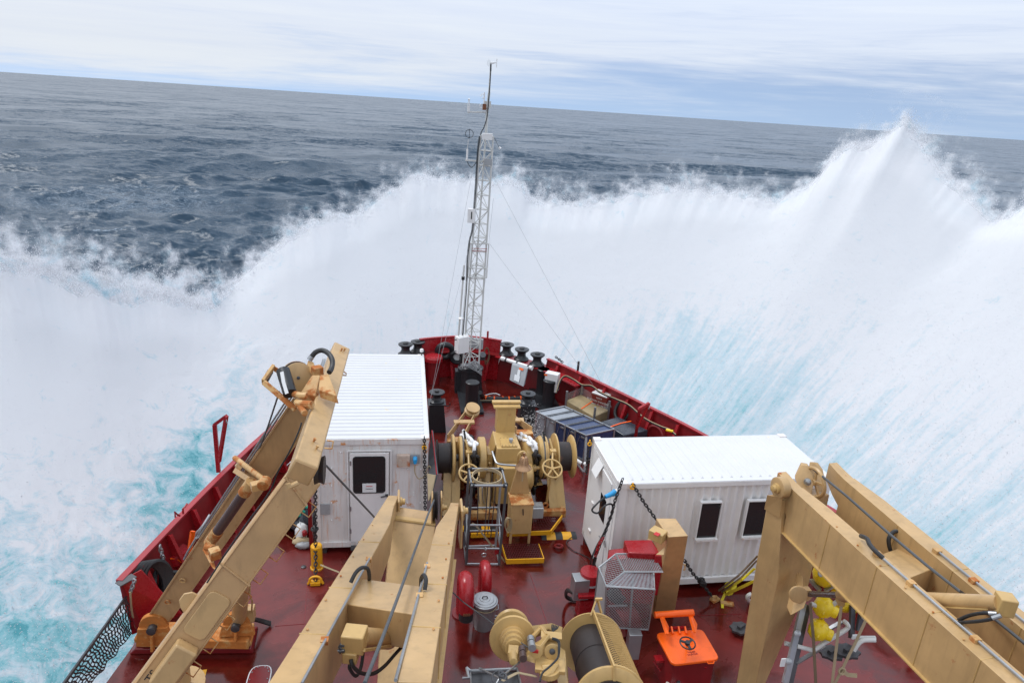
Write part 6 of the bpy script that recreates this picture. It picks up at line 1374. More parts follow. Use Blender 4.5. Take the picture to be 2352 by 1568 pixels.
# black hose coils behind end plate
hc=az('J',680,860,.75); ht=thing('hose_coil','big black hose coil hanging inside the port bulwark','hose',V((hc.x,hc.y,0)))
for k in range(5): part('hose_loop',RUBBER,lambda b:b.ring(hc+V((.05*k-.15,.05*k,.02*k)),V((.75,-.55,.25)),.42-.03*k,.055,28,8,1.35,(0,0,1)),ht)
part('hose_tail',RUBBER,lambda b:b.tube(smoothpath([az('J',700,990,.15),az('J',690,880,.6),az('J',705,730,.85),az('J',740,720,.85),az('J',745,860,.4)],5),.05,8),ht)
part('hose_tail',RUBBER,lambda b:b.tube(smoothpath([az('J',760,860,.3),az('J',770,760,.6),az('J',820,735,.65),az('J',880,735,.6)],5),.055,8),ht)
b=MB(); b.prism([az('J',935,600,.6),az('J',962,420,1.1),az('J',990,425,1.1),az('J',965,560,.6)],(.04,.02,.0)); tag(b.build('orange_board',ORANGE),'narrow orange board behind the port crane boom','board')
b=MB(); b.strip([az('J',812,628,.75),az('J',860,625,.7),az('J',900,655,.6)],.05,.01); tag(b.build('orange_strap',ORANGE),'orange strap between the port ventilator and the crane boom','strap')
b=MB(); b.tube(smoothpath([az('J',1110,300,1.2),az('J',1060,380,1.1),az('J',1000,450,.9),az('J',995,485,.8),az('J',1030,450,.8),az('J',1075,370,1.0)],5),.03,7); tag(b.build('mooring_rope_loop',GREYP),'grey rope loop hanging by the port ventilator heads','rope')
def ch(pts,l): b=MB(); b.chain(pts,.12,.018,n=8,k=4); tag(b.build('rail_chain',STEEL),l,'chain')
ch([ad('J',735,530,14.5),ad('J',752,600,14.6),ad('J',775,690,14.8)],'grey chain hanging inside the port bulwark by the ventilator'); ch([ad('J',545,785,13.5),ad('J',525,850,13.6),ad('J',512,880,13.7)],'grey chain at the end of the port bulwark')
b=MB(); b.tube(smoothpath([ad('J',512,880,13.6),ad('J',520,1000,13.8),ad('J',535,1080,14.0),ad('J',555,1150,14.1)],4),.02,6); tag(b.build('tie_rope',ROPE),'thin tan rope tied down the end of the port bulwark','rope')
for (a,c,l) in (((850,300),(885,305),'small red hook on top of the port rail, aft one'),((910,275),(940,215),'small red bent rod on top of the port rail')):
    b=MB(); p0=ad('J',*a,15.1); p1=ad('J',*c,15.3); b.tube([p0-ZR*.05,p0+ZR*.08,p0.lerp(p1,.5)+ZR*.02,p1],.022,6); tag(b.build('rail_hook',RED2),l,'hook','small red rail hooks')
# black cargo net along the open port rail
net=thing('safety_net','black mesh safety net strung along the open port side at the lower left','net',az('J',550,1165,0))
N0,N1=ad('J',478,925,13.75),az('J',545,1160,.02); M0,M1=ad('J',-60,1680,9.4),ad('J',160,1640,11.4)
def nets(b):
    nu_,nv_=26,7
    def P(s_,t_):
        a=N0.lerp(M0,s_); c=N1.lerp(M1,s_); q=a.lerp(c,t_); return q+V((.02*math.sin(s_*23+t_*4),0,.02*math.sin(s_*31+t_*3)))
    for i in range(nv_+1): b.tube([P(k/40,i/nv_) for k in range(41)],.011,4)
    for i in range(nu_*1+1): b.tube([P(min(1,i/nu_+.012*math.sin(j*2.1)),j/8) for j in range(9)],.014,4)
part('net_mesh',RUBBER,nets,net); part('top_wire',BLACK,lambda b:b.tube([N0+ZR*.02,M0+ZR*.02],.03,6),net)
b=MB(); b.box(az('J',480,790,1.33),(.34,.18,.02),.9); tag(b.build('rail_end_bracket',DSTEEL),'dark bolted bracket on the aft end of the port rail','bracket')
# bundled tarpaulin with green rope
tq=az('A',450,1230,.5); tp=thing('tarpaulin_bundle','black tarpaulin bundle tied with green rope beside the door container','bundle',V((tq.x,tq.y,0)))
def lump(b,c,r,seed,nx=14,ny=9):
    c=V(c); vs=[];rr=random.Random(seed)
    offs=[[.85+.3*rr.random() for _ in range(nx)] for _ in range(ny+1)]
    for j in range(ny+1):
        ph=PI*j/ny-PI/2
        for i in range(nx):
            th=2*PI*i/nx; k=offs[j][i]; vs.append(c+V((r[0]*math.cos(ph)*math.cos(th)*k,r[1]*math.cos(ph)*math.sin(th)*k,r[2]*math.sin(ph)*k)))
    b.add(vs,[(j*nx+i,j*nx+(i+1)%nx,(j+1)*nx+(i+1)%nx,(j+1)*nx+i) for j in range(ny) for i in range(nx)])
part('tarpaulin',NAVY,lambda b:(lump(b,tq,(.42,.5,.5),3),lump(b,az('A',485,1300,.35),(.34,.35,.34),5),lump(b,az('A',395,1270,.4),(.3,.3,.36),8)),tp,smooth=50)
part('green_rope',GREEN,lambda b:[b.tube(smoothpath([az('A',*q) for q in pp],5),.028,6) for pp in (((415,1290,.75),(430,1250,.95),(460,1240,1.0),(470,1270,.9),(440,1275,.85)),((475,1195,1.0),(500,1200,1.0),(520,1220,.95),(490,1215,1.0)),((420,1270,.8),(455,1230,1.0),(500,1250,.9)))],tp)
sq=az('A',490,1420,.1); sb=thing('loose_gear','white and yellow loose bags and gear on deck beside the door container','bag',sq)
part('white_bag',PAPER,lambda b:lump(b,az('A',478,1375,.22),(.16,.22,.26),12),sb,smooth=60); part('yellow_bag',ROPE,lambda b:lump(b,az('A',485,1435,.1),(.24,.14,.12),14),sb,smooth=60); part('grey_bag',GREYP,lambda b:lump(b,az('A',495,1458,.08),(.2,.1,.09),17),sb,smooth=60); part('red_patch',RED2,lambda b:lump(b,az('A',500,1382,.32),(.07,.06,.09),19),sb)
b=MB(); b.box(az('A',537,1330,.75),(.09,.09,1.5)); tag(b.build('red_stanchion',RED),'dark red stanchion at the left edge of the door container','stanchion')
b=MB(); b.strip([az('F',365,618,.35),az('F',430,645,.25),az('F',515,678,.15)],.05,.01); tag(b.build('web_strap',ROPE),'tan web strap running from the yellow post across the deck','strap')
for (k,x,y) in (('A',297,1448),('A',213,1532),('F',230,637)):
    q=az(k,x,y,.0); b=MB(); b.lathe(q,(0,0,1),[(.06,0),(.06,.02),(.03,.03)],12); tag(b.build('deck_eye',DSTEEL),{297:'small dark deck eye beside the port crane ladder, upper one',213:'small dark deck eye beside the port crane ladder, lower one',230:'small dark deck eye left of the yellow lashing ring'}[x],'deck eye','small dark deck eyes')
# manhole cover and yellow stripe
mq=az('J',1480,1545,.0); mh=thing('manhole_cover','small oval bolted manhole cover in the deck','cover',mq)
def oval(cx,w,h,z,n=24): return [cx+V((math.copysign(abs(math.cos(t))**.6,math.cos(t))*w,math.copysign(abs(math.sin(t))**.6,math.sin(t))*h,z)) for t in [2*PI*i/n for i in range(n)]]
part('plate',GREYP if 0 else RED,lambda b:b.prism(oval(mq,.20,.34,.004),ZR*.02),mh,bev=.005)
part('rim_seal',PAPER,lambda b:b.tube(oval(mq,.21,.35,.012),.012,5,True),mh)
part('bolts',STEEL,lambda b:[b.lathe(q,(0,0,1),[(.014,0),(.012,.014)],6) for q in oval(mq,.165,.30,.024,14)],mh)
b=MB(); b.hexa([az('J',*q,.004) for q in ((1020,1568),(1065,1568),(1090,1462),(1045,1468))],[az('J',*q,.009) for q in ((1020,1568),(1065,1568),(1090,1462),(1045,1468))]); o=b.build('yellow_deck_stripe',YEL); o['kind']='structure'; o['label']='yellow painted stripe on the port deck'
# ------------------------------------------------------------------ centre foreground
def goose(k,x,y,xb,yb,h,r,label,rz=0.):
    base=az(k,xb,yb,0); t_=thing('gooseneck_vent',label,'ventilator',base,'red gooseneck ventilators')
    pts=[base,base+ZR*(h-.2)]+[base+V((0,-.32*(1-math.cos(a))*.9,h-.2+.32*math.sin(a)*.9)) for a in [PI*i/8 for i in range(1,9)]]+[base+V((0,-.576,h-.45))]
    part('neck',RED2,lambda b:b.tube(pts,r,18),t_); q=pts[-1]
    part('mouth_cover',RUBBER,lambda b:b.cyl(q,q-ZR*.20,r*.94,n=18),t_); part('label_plate',BRONZE,lambda b:b.box(q+V((0,-r-.005,.04)),(.15,.02,.05)),t_)
    part('base_flange',RED,lambda b:b.lathe(base,(0,0,1),[(r*1.5,0),(r*1.5,.04),(r,.05)],20),t_)
goose('F',1545,740,1510,1010,1.02,.165,'larger red gooseneck ventilator right beside the centre crane arm'); goose('F',1665,640,1668,830,.80,.12,'smaller red gooseneck ventilator behind the dustbin')
q=az('G',262,900,0); q=az('G',245,880,0); db=thing('dustbin','galvanised ribbed dustbin with lid on the red deck','dustbin',q)
def bin_(b):
    n=40; vs=[]
    pr=[(.215,0),(.222,.04),(.235,.30),(.25,.60),(.258,.62)]
    for r,h in pr:
        for i in range(n): rr=r*(1+.018*(i%2)) if .03<h<.61 else r; th=2*PI*i/n; vs.append(q+V((rr*math.cos(th),rr*math.sin(th),h)))
    b.add(vs,[(j*n+i,j*n+(i+1)%n,(j+1)*n+(i+1)%n,(j+1)*n+i) for j in range(len(pr)-1) for i in range(n)])
part('bin_body',STEEL,bin_,db,smooth=50); part('lid',STEEL,lambda b:b.lathe(q+ZR*.62,(0,0,1),[(.285,0),(.285,.05),(.26,.06),(.25,.075),(.2,.08),(.19,.09),(.12,.095),(.11,.105),(0,.11)],34),db)
part('lid_handle',DSTEEL,lambda b:b.tube([q+V((-.06,0,.72)),q+V((-.04,0,.77)),q+V((.04,0,.77)),q+V((.06,0,.72))],.015,6),db); part('side_handle',STEEL,lambda b:b.tube([q+V((.22,-.12,.50)),q+V((.29,-.10,.50)),q+V((.30,.02,.52)),q+V((.25,.04,.52))],.012,6),db)
part('tie_rope',ROPE,lambda b:b.ring(q+ZR*.56,(0.05,0,1),.262,.010,30,5),db)
b=MB(); b.tube([ad('F',1380,795,13.4),ad('G',0,600,13.6),ad('G',400,890,12.5),ad('G',770,1140,11.6)],.013,6); tag(b.build('slanting_cable',WIRE),'dark cable running over the dustbin to the winch head','cable')
# ------------------------------------------------------------------ deck winch with cable drum
wn2=thing('cable_winch','tan cable winch with a big dark drum under a mesh guard, bottom centre','winch',az('G',1400,1500,0))
D0=ad('G',1510,1110,13.0); D1=ad('G',1730,1790,11.0); dax=(D1-D0).normalized(); DL=(D1-D0).length
_,ds,du=ortho(dax); ds=-ds
part('drum',DRUM,lambda b:b.lathe(D0,dax,[(.40,-.1),(.40,.04),(.40,DL),(.40,DL+.1)],44),wn2)
part('end_flange',TAN2,lambda b:b.lathe(D0,dax,[(.40,-.05),(.60,-.05),(.60,-.02),(.40,-.02)],48),wn2)
part('end_flange',TAN2,lambda b:b.lathe(D1,dax,[(.40,-.02),(.60,-.02),(.60,.04),(.54,.06),(.40,.06),(.2,.06)],48),wn2)
part('cable_turn',DRUM,lambda b:b.ring(D0.lerp(D1,.42),dax,.405,.010,40,5),wn2)
GR_=.61
def gfn(s_,t_):
    th=R_(lerp(88,-28,s_)); return D0+dax*(t_*DL)+(du*math.sin(th)+ds*math.cos(th))*GR_
part('mesh_guard',TAN2,lambda b:b.lattice(gfn,18,28,.0048,n=4,seg=1),wn2)
def grim(b):
    b.beam(gfn(0,-.04),gfn(0,1.05),.03,.09,du); b.beam(gfn(1,-.02),gfn(1,1.02),.03,.06,ds)
    for t_ in (0,1): b.tube([gfn(i/16,t_) for i in range(17)],.022,6)
part('guard_rim',TAN2,grim,wn2); 
tp_=gfn(.03,-.06); part('guard_bracket',TAN2,lambda b:(b.beam(tp_+V((-.10,-.1,-.02)),tp_+V((.05,.10,.22)),.03,.05),b.beam(tp_+V((.12,-.05,-.02)),tp_+V((.05,.10,.22)),.03,.05),b.beam(tp_+V((.0,.06,.22)),tp_+V((.14,.06,.22)),.04,.04)),wn2)
part('flange_rib',TAN2,lambda b:b.beam(gfn(0,1.03),gfn(0,1.03)-du*.5+ds*.04,.04,.05,dax),wn2)
# winch frame and level wind arm
part('side_frame',TAN2,lambda b:b.prism([ad('G',720,1290,11.6),ad('G',860,1130,11.7),ad('G',1020,1040,11.8),ad('G',1160,1030,11.8),ad('G',1140,1350,11.5),ad('G',920,1350,11.4)],(.02,.16,-.06)),wn2,bev=.015)
part('frame_arm',TAN2,lambda b:(b.prism([ad('G',790,910,12.2),ad('G',830,880,12.2),ad('G',1050,852,12.4),ad('G',1180,900,12.5),ad('G',1160,990,12.4),ad('G',1010,925,12.3),ad('G',800,1000,12.1)],(0,.03,-.12)),b.beam(ad('G',870,1170,11.5),ad('G',1000,1000,11.7),.05,.16,FW),b.beam(ad('G',830,1010,11.9),ad('G',930,900,12.0),.05,.10,FW),b.beam(ad('G',930,900,12.0),ad('G',1000,1000,11.8),.05,.10,FW)),wn2,bev=.008)
part('pivot_plate',TAN2,lambda b:b.lathe(ad('G',1055,1185,11.5),-FW,[(.13,0),(.13,.03),(.06,.04)],26),wn2); part('pivot_cap',DSTEEL,lambda b:b.lathe(ad('G',1055,1185,11.43),-FW,[(.05,0),(.05,.02),(.02,.03)],16),wn2)
part('pivot_plate',TAN2,lambda b:b.lathe(ad('G',865,1180,11.45),-FW,[(.11,0),(.11,.03),(.05,.04)],24),wn2)
sgp=part('warning_plate',MARKR,lambda b:b.box(ad('G',858,1185,11.38),(.10,.02,.06),-.3),wn2)
for i,(a,c) in enumerate((((800,1030),(820,1150)),((700,1150),(715,1275)))):
    p0,p1=ad('G',*a,11.6),ad('G',*c,11.3); rl=part('guide_roller',[STEEL,BROWN][i],lambda b:(b.cyl(p0,p0.lerp(p1,.42),.065,n=16),b.cyl(p0.lerp(p1,.5),p1,.065,n=16)),wn2)
part('upper_shelf',TAN2,lambda b:(b.box(ad('G',1045,1005,11.8),(.36,.16,.05),-.2),b.box(ad('G',1050,975,11.9),(.34,.05,.03),-.2)),wn2)
part('control_lines',RUBBER,lambda b:[b.tube(smoothpath([ad('G',1055+i*18,870+i*5,12.3),ad('G',1052+i*14,920,12.2),ad('G',1070-8*i,960,12.1)],4),.012,5) for i in range(5)],wn2)
part('control_lines',RUBBER,lambda b:[b.tube(smoothpath([ad('G',1055,1030+i*8,11.5),ad('G',1130-i*8,1060+i*10,11.5),ad('G',1140-i*10,1150,11.4),ad('G',1120,1260,11.3),ad('G',1030,1360,11.2),ad('G',940,1440,11.1),ad('G',910,1540,11.0)],4),.018,6) for i in range(2)],wn2)
part('drive_column',TAN2,lambda b:(b.lathe(ad('G',1020,1400,11.3),V((.1,-.2,-1)),[(.17,0),(.17,.10),(.12,.12)],22),b.box(ad('G',1030,1350,11.4),(.5,.3,.08),-.2),b.prism([ad('G',930,1350,11.3),ad('G',1140,1330,11.3),ad('G',1070,1450,11.2),ad('G',960,1450,11.2)],(0,.1,-.05))),wn2,bev=.01)
part('chromed_shaft',paint('oily_shaft',(.22,.20,.10),.25,.2,0,metal=.7,dirt=.4),lambda b:b.cyl(ad('G',1020,1400,11.3),az('G',1090,1700,.2),.095,n=18),wn2)
part('base_housing',TAN2,lambda b:b.prism([ad('G',1140,1240,12.2),ad('G',1230,1300,12.2),ad('G',1250,1600,11.5),ad('G',1130,1600,11.5)],(.02,.25,0)),wn2)
# small capstan drum and gear motor
c1=ad('G',560,905,12.4); ca1=V((-.45,.95,.35)).normalized(); ca1=(ad('G',570,870,12.7)-ad('G',590,1060,12.0)).normalized()
cp1=ad('G',590,1040,12.1)
part('capstan_drum',DSTEEL,lambda b:b.lathe(cp1,ca1,[(.10,0),(.22,.02),(.20,.20),(.22,.46),(.22,.55)],34),wn2)
part('capstan_flange',TAN2,lambda b:b.lathe(cp1,ca1,[(.16,-.02),(.40,-.02),(.415,.02),(.39,.05),(.2,.06)],40),wn2)
part('capstan_flange',TAN2,lambda b:b.lathe(cp1+ca1*.50,ca1,[(.2,-.02),(.30,0),(.33,.04),(.31,.06),(.24,.06),(.22,.02)],40),wn2)
part('capstan_arm',TAN2,lambda b:b.prism([ad('G',480,890,12.3),ad('G',560,865,12.4),ad('G',700,880,12.4),ad('G',790,915,12.3),ad('G',780,1010,12.2),ad('G',640,930,12.3),ad('G',520,940,12.2)],(0,.02,-.06)),wn2,bev=.01)
part('gear_motor',TAN2,lambda b:b.lathe(cp1-ca1*.0,-ca1,[(.24,0),(.24,.05),(.205,.06),(.205,.13),(.22,.14),(.22,.17),(.18,.18),(.175,.26),(.19,.27),(.19,.30),(.15,.31),(.15,.40)],30),wn2)
mo=ad('G',595,1210,11.6)
part('hydraulic_motor',TAN2,lambda b:(b.box(mo,(.18,.2,.2),-.2),b.cyl(mo,ad('G',600,1310,11.3),.10,.07,n=16)),wn2,bev=.015)
def bltr(b):
    a,u,v=ortho(ca1)
    for hgt,rr in ((-.155,.205),(-.285,.175)):
        for i in range(16): th=2*PI*i/16; p=cp1+ca1*hgt+(u*math.cos(th)+v*math.sin(th))*rr; b.lathe(p,-ca1,[(.012,0),(.010,.025)],6)
part('flange_bolts',TAN2,bltr,wn2)
# instrument cage with ring and shackle at the bottom edge
kg=thing('sampling_basket','grey tubular basket with spreader bars and ring at the bottom edge','basket',az('G',380,1561,0))
kk=[ad('G',90,1415,11.3),ad('G',645,1390,11.3),ad('G',700,1640,10.7),ad('G',110,1660,10.7)]
part('top_frame',STEEL,lambda b:(b.tube(kk,.028,8,True),b.tube([ad('G',50,1380,11.3),ad('G',75,1500,11.1),ad('G',0,1500,11.1)],.026,8),b.tube([ad('G',50,1375,11.3),ad('G',95,1415,11.25)],.02,6)),kg)
part('dark_tray',DSTEEL,lambda b:b.hexa([q-ZR*.5 for q in kk],[q-ZR*.04 for q in kk]),kg)
cn=ad('G',435,1500,10.5)
part('spreader_bars',STEEL,lambda b:(b.tube([kk[0]+V((.2,0,.03)),ad('G',200,1385,11.2),cn],.018,6),b.tube([ad('G',675,1310,11.4),ad('G',600,1370,11.2),cn],.018,6),b.tube([cn,ad('G',380,1600,10.4)],.018,6)),kg)
part('lifting_ring',DSTEEL,lambda b:(b.ring(cn,(0,-.3,1),.115,.012,26,6),b.ring(cn+V((.05,0,.03)),(0,-.6,1),.05,.02,16,6),b.ring(cn+V((.02,.02,.06)),(.5,-.4,1),.04,.016,14,6)),kg)
b=MB(); b.strip(smoothpath([ad('G',470,1530,10.4),ad('G',560,1480,10.7),ad('G',650,1440,11.0),ad('G',720,1450,11.1),ad('G',870,1480,11.3)],5),.05,.01); tag(b.build('tan_strap',ROPE),'tan strap from the sampling basket to the winch','strap')
# ------------------------------------------------------------------ mesh cage, control station
CM=STEEL
cg=thing('mesh_cage','galvanised expanded metal cage with sloping roof beside the tan post','cage',az('H',760,1035,0))
tA,tB,tC,tD=[ad('H',*q) for q in ((655,285,14.6),(1015,280,14.6),(1118,462,13.9),(740,462,13.9))]     # flat roof
tE,tF=ad('H',485,420,14.35),ad('H',560,605,13.7)                                                   # sloping roof lower edge
fG=ad('H',1040,635,13.65); fH=ad('H',1030,465,14.0)
bI,bJ=az('H',980,1030,.25),az('H',545,1000,.25); bI=ad('H',975,1035,14.0); bJ=ad('H',540,1010,14.0); bK=ad('H',430,880,14.8)
def pan(a,b_,c,d): return lambda s_,t_: a.lerp(b_,s_).lerp(d.lerp(c,s_),t_)
for nm,(a,b_,c,d),nu_,nv_ in (('roof_mesh',(tA,tB,tC,tD),16,8),('slope_mesh',(tE,tA,tD,tF),9,8),('front_mesh',(tF,fG,bI,bJ),16,15),('gable_mesh',(tF,tD,fH,fG),14,5)):
    part(nm,CM,lambda b:b.lattice(pan(a,b_,c,d),nu_,nv_,.0050,n=4),cg)
part('cage_frame',CM,lambda b:[b.tube(q,.022,6) for q in ([tE,tA,tB,tC,tD,tF,tE],[tA,tD],[tF,fG,fH],[tF,bJ,bI,fG],[bJ,bK,tE],[bK,ad('H',445,790,14.8)],[ad('H',570,800,14.3),ad('H',770,795,14.4)],[ad('H',830,480,14.6),ad('H',790,1000,14.6)])],cg)
part('solid_side',GREYP,lambda b:b.prism([tE,tF,bJ,bK],(.01,.012,0)),cg)
def hb_(k,x,y,d): return ad(k,x,y,d)
# red winch housing behind and inside the cage
rh=thing('red_machinery_housing','bright red machinery housing between the window container and the tan post','housing',az('H',900,700,0))
r0=ad('H',735,145,14.9); r1=ad('H',1010,140,14.7); r2=ad('H',1105,285,14.3); r3=ad('H',780,270,14.4)
def boxdown(b,q,h): b.hexa([p-ZR*h for p in q],list(q))
part('housing_top',RED2,lambda b:boxdown(b,[r3,r2,r1,r0],1.3),rh,bev=.02)
part('housing_step',RED2,lambda b:boxdown(b,[ad('H',570,330,14.9),ad('H',760,330,14.6),ad('H',735,222,15.0),ad('H',582,238,15.2)],1.0),rh,bev=.02)
part('side_box',RED2,lambda b:boxdown(b,[ad('H',1045,300,14.2),ad('H',1130,300,14.1),ad('H',1130,285,14.3),ad('H',1050,285,14.35)],1.0),rh,bev=.01)
part('motor_cylinder',RED,lambda b:(b.cyl(az('H',670,960,.35),az('H',830,880,.45),.33,n=24)),rh)
part('gear_column',RED,lambda b:b.cyl(az('H',850,560,1.0),az('H',890,860,.2),.24,n=22),rh)
part('grey_motor',DSTEEL,lambda b:b.cyl(az('H',640,720,.8),az('H',690,650,1.0),.2,n=18),rh)
pq_=az('H',1110,910,0); pst=thing('tan_post','tall square tan post with a small switch box on its side','post',pq_)
T3=[ad('E',905,955,13.4),ad('E',1075,945,13.35),ad('E',968,795,14.1),ad('E',800,795,14.2)]
Bb=[az('H',1025,910,0),az('H',1230,915,0)]; 
part('post_body',TAN,lambda b:b.hexa([Bb[0],Bb[1],Bb[1]+(T3[2]-T3[1])*.9+V((0,0,-(T3[2]-T3[1]).z*.9)),Bb[0]+(T3[3]-T3[0])*.9+V((0,0,-(T3[3]-T3[0]).z*.9))],T3),pst,bev=.012)
sb_=part('switch_box',TAN2,lambda b:b.box(ad('E',815,935,13.55),(.24,.30,.20),.75,),pst,bev=.012)
part('red_label',MARKR,lambda b:b.box(ad('E',808,930,13.36),(.11,.10,.012),.75),sb_)
part('gusset',TAN,lambda b:(b.prism([ad('E',805,1100,13.4),ad('E',875,1040,13.4),ad('E',870,1100,13.3)],(-.02,-.02,0))),pst); part('gusset',TAN,lambda b:(b.prism([ad('E',722,975,13.9),ad('E',765,930,13.9),ad('E',775,985,13.8)],(.02,.02,0))),pst)
part('side_handle',TAN,lambda b:b.tube([ad('E',1033,1190,13.7),ad('E',1048,1190,13.7),ad('E',1046,1235,13.75),ad('E',1032,1235,13.75)],.014,6),pst)
# red capped ventilator with box
vt=mushroom('G',1508,245,'bright red round ventilator head beside the mesh cage',1.15,.235)
part('valve_stand',RED2,lambda b:(b.beam(az('G',1405,490,.75),az('G',1340,720,.05),.06,.10),b.box(az('G',1480,500,.75),(.5,.3,.06)),b.box(az('G',1470,650,.3),(.45,.3,.5))),vt)
part('grey_band',GREYP,lambda b:b.lathe(V((vt.location.x,vt.location.y,.88)),(0,0,1),[(.238,0),(.238,.05)],26),vt)
q=az('G',1385,370,.95); eb=thing('steel_junction_box','stainless steel junction box with black hoses beside the red ventilator','box',V((q.x,q.y,0)))
part('box_body',STEEL,lambda b:b.box(q-ZR*.12,(.34,.30,.52),.05),eb,bev=.008); part('latch',STEEL,lambda b:b.box(q+V((-.08,-.16,-.2)),(.06,.03,.03)),eb)
part('black_hoses',RUBBER,lambda b:[b.tube(smoothpath([q+V((-.15,-.05,-.25)),az('G',1235,460+i*9,.5),az('G',1215,520+i*8,.25),az('G',1260,560+i*8,.08),az('G',1370,570+i*8,.08)],5),.035,7) for i in range(3)],eb)
b=MB(); b.box(az('G',1440,215,1.0),(.07,.05,.09)); tag(b.build('yellow_lever',YPLA,bev=.01),'small yellow lever behind the bright red ventilator','lever')
q=az('G',2025,985,.85); jb=thing('steel_switch_box','stainless steel switch box standing between the winch guard and the orange hatch','box',V((q.x,q.y,0)))
part('box_body',STEEL,lambda b:b.box(q-ZR*.25,(.26,.20,.62),-.05),jb,bev=.008); part('bracket_loop',STEEL,lambda b:b.tube([az('G',2050,1210,.35),az('G',2060,1240,.3),az('G',2045,1255,.3)],.012,5),jb)
# ------------------------------------------------------------------ orange escape hatch
hz=.9; hp_=[az('H',*q,hz) for q in ((1215,1385),(1690,1330),(1515,1030),(1048,1070))]
oh=thing('orange_hatch','bright orange square hatch lid with black handwheel on a red coaming','hatch',(hp_[0]+hp_[2])/2-ZR*.9)
def rounded(q,r=.10,n=4,z=0):
    out=[]; k=len(q)
    for i in range(k):
        p=q[i]; a=(q[i-1]-p).normalized(); c=(q[(i+1)%k]-p).normalized()
        for j in range(n+1): t=j/n; out.append((p+a*r)*(1-t)**2+p*2*t*(1-t)+(p+c*r)*t*t+ZR*z)
    return out
lid=part('lid',ORANGE,lambda b:b.prism(rounded(hp_,.12,4,-.05),ZR*.06),oh,bev=.012)
ctr=(hp_[0]+hp_[1]+hp_[2]+hp_[3])/4
part('coaming',RED,lambda b:b.hexa([V((lerp(ctr.x,q.x,.86),lerp(ctr.y,q.y,.86),0)) for q in hp_],[V((lerp(ctr.x,q.x,.86),lerp(ctr.y,q.y,.86),hz-.06)) for q in hp_]),oh)
wheel(ad('H',1368,1168,13.15),(0,-.1,1),.145,oh,BLACK,.014,3,'hatch_wheel')
part('wheel_spindle',BLACK,lambda b:b.cyl(ad('H',1368,1168,13.15),az('H',1365,1190,.9),.02,n=8),oh)
hl,hr=ad('H',1040,890,14.0),ad('H',1425,865,14.1)
part('counterweight_bar',ORANGE,lambda b:b.cyl(hl,hr,.068,n=18),oh)
part('hinge_arm',ORANGE,lambda b:b.prism([ad('H',1085,900,14.0),ad('H',1112,900,14.0),ad('H',1165,1010,13.8),ad('H',1165,1085,13.5),ad('H',1145,1080,13.5)],(.03,.0,.02)),oh); part('hinge_arm',ORANGE,lambda b:b.prism([ad('H',1370,885,14.1),ad('H',1395,885,14.1),ad('H',1450,990,13.9),ad('H',1440,1075,13.6),ad('H',1420,1060,13.6)],(.03,0,.02)),oh)
part('hinge_spring',RED2,lambda b:[b.ring(az('H',1175+i*13,1022-i*.7,.95),V((1,0,0)),.028,.010,10,5) for i in range(13)],oh)
for x in (1205,1275,1340): part('hinge_lug',ORANGE,lambda b:b.beam(az('H',x,1008,.98),az('H',x+14,1075,.93),.03,.06),oh)
part('lid_handle',ORANGE,lambda b:b.tube([az('H',1560,1352,.88),az('H',1572,1370,.86),az('H',1625,1368,.86),az('H',1632,1345,.88)],.014,6),oh)
text('OUVRIR',.062,az('H',1418,1280,hz+.012),hp_[1]-hp_[0],hp_[3]-hp_[0],RED2,lid,'lettering')
part('arrow_mark',RED2,lambda b:b.tube([az('H',*q,hz+.014) for q in ((1362,1252),(1372,1258),(1410,1260),(1420,1250),(1436,1245),(1444,1256),(1420,1260))],.006,4),lid)
part('hatch_dogs',RED2,lambda b:(b.box(az('H',1080,1325,.55),(.16,.16,.05)),b.tube([az('H',1540,1395,.7),az('H',1540,1530,.05)],.04,8),b.tube([az('H',1030,1350,.4),az('H',1160,1540,.05)],.018,6)),oh)
q=az('H',1255,1575,.35); wd2=thing('white_dome_cover','small dirty white dome cover at the bottom edge below the hatch','cover',V((q.x,q.y,0)))
part('dome',LGREY,lambda b:b.lathe(V((q.x,q.y,.0)),(0,0,1),[(.20,0),(.22,.18),(.20,.27),(.13,.34),(.04,.37)],24),wd2); part('valve_top',DSTEEL,lambda b:b.box(V((q.x+.03,q.y,.39)),(.06,.05,.08)),wd2)
# ------------------------------------------------------------------ yellow web straps
def strap(pts,w,mat,label): b=MB(); b.strip(pts,w,.008,V((.2,-.6,.8))); tag(b.build('lashing_strap',mat),label,'strap','web lashing straps')
K0=az('H',1740,690,.15)
strap([K0,ad('I',230,905,13.9),ad('I',300,870,13.7)],.06,STRAPY,'wide yellow strap pulled to starboard behind the upright crane link'); strap([K0+V((0,.1,0)),ad('I',200,870,14.2),ad('I',285,795,14.0)],.05,STRAPY,'narrow yellow strap rising beside the brown strap')
strap([K0+V((-.05,.1,0)),ad('I',190,860,14.4),ad('I',300,740,14.0)],.045,STRAPB,'lower brown strap rising to the starboard crane'); strap([K0+V((-.1,.15,0)),ad('I',180,840,14.5),ad('I',305,710,14.1)],.045,STRAPB,'upper brown strap rising to the starboard crane')
b=MB(); 
for i in range(4): b.strip([K0+V((.10+.07*math.cos(t)*(1+.3*i)+.03*i,.05*i+.02*math.sin(3*t),.12+.13*math.sin(t))) for t in [2*PI*j/14 for j in range(15)]],.05,.006,V((0,-1,.3)))
b.strip([K0+V((0,0,.05)),az('H',1710,740,.05),az('H',1715,820,.02)],.06,.008)
tag(b.build('strap_knot',STRAPY),'bunched loops of yellow strap at the deck lashing point','strap')
b=MB(); b.box(az('H',1640,735,.04),(.22,.14,.06),.4); b.ring(az('H',1630,725,.1),(0,1,0),.07,.022,12,6); tag(b.build('deck_lashing_point',TANR),'rusty yellow deck lashing point where the chain ends','lashing point')
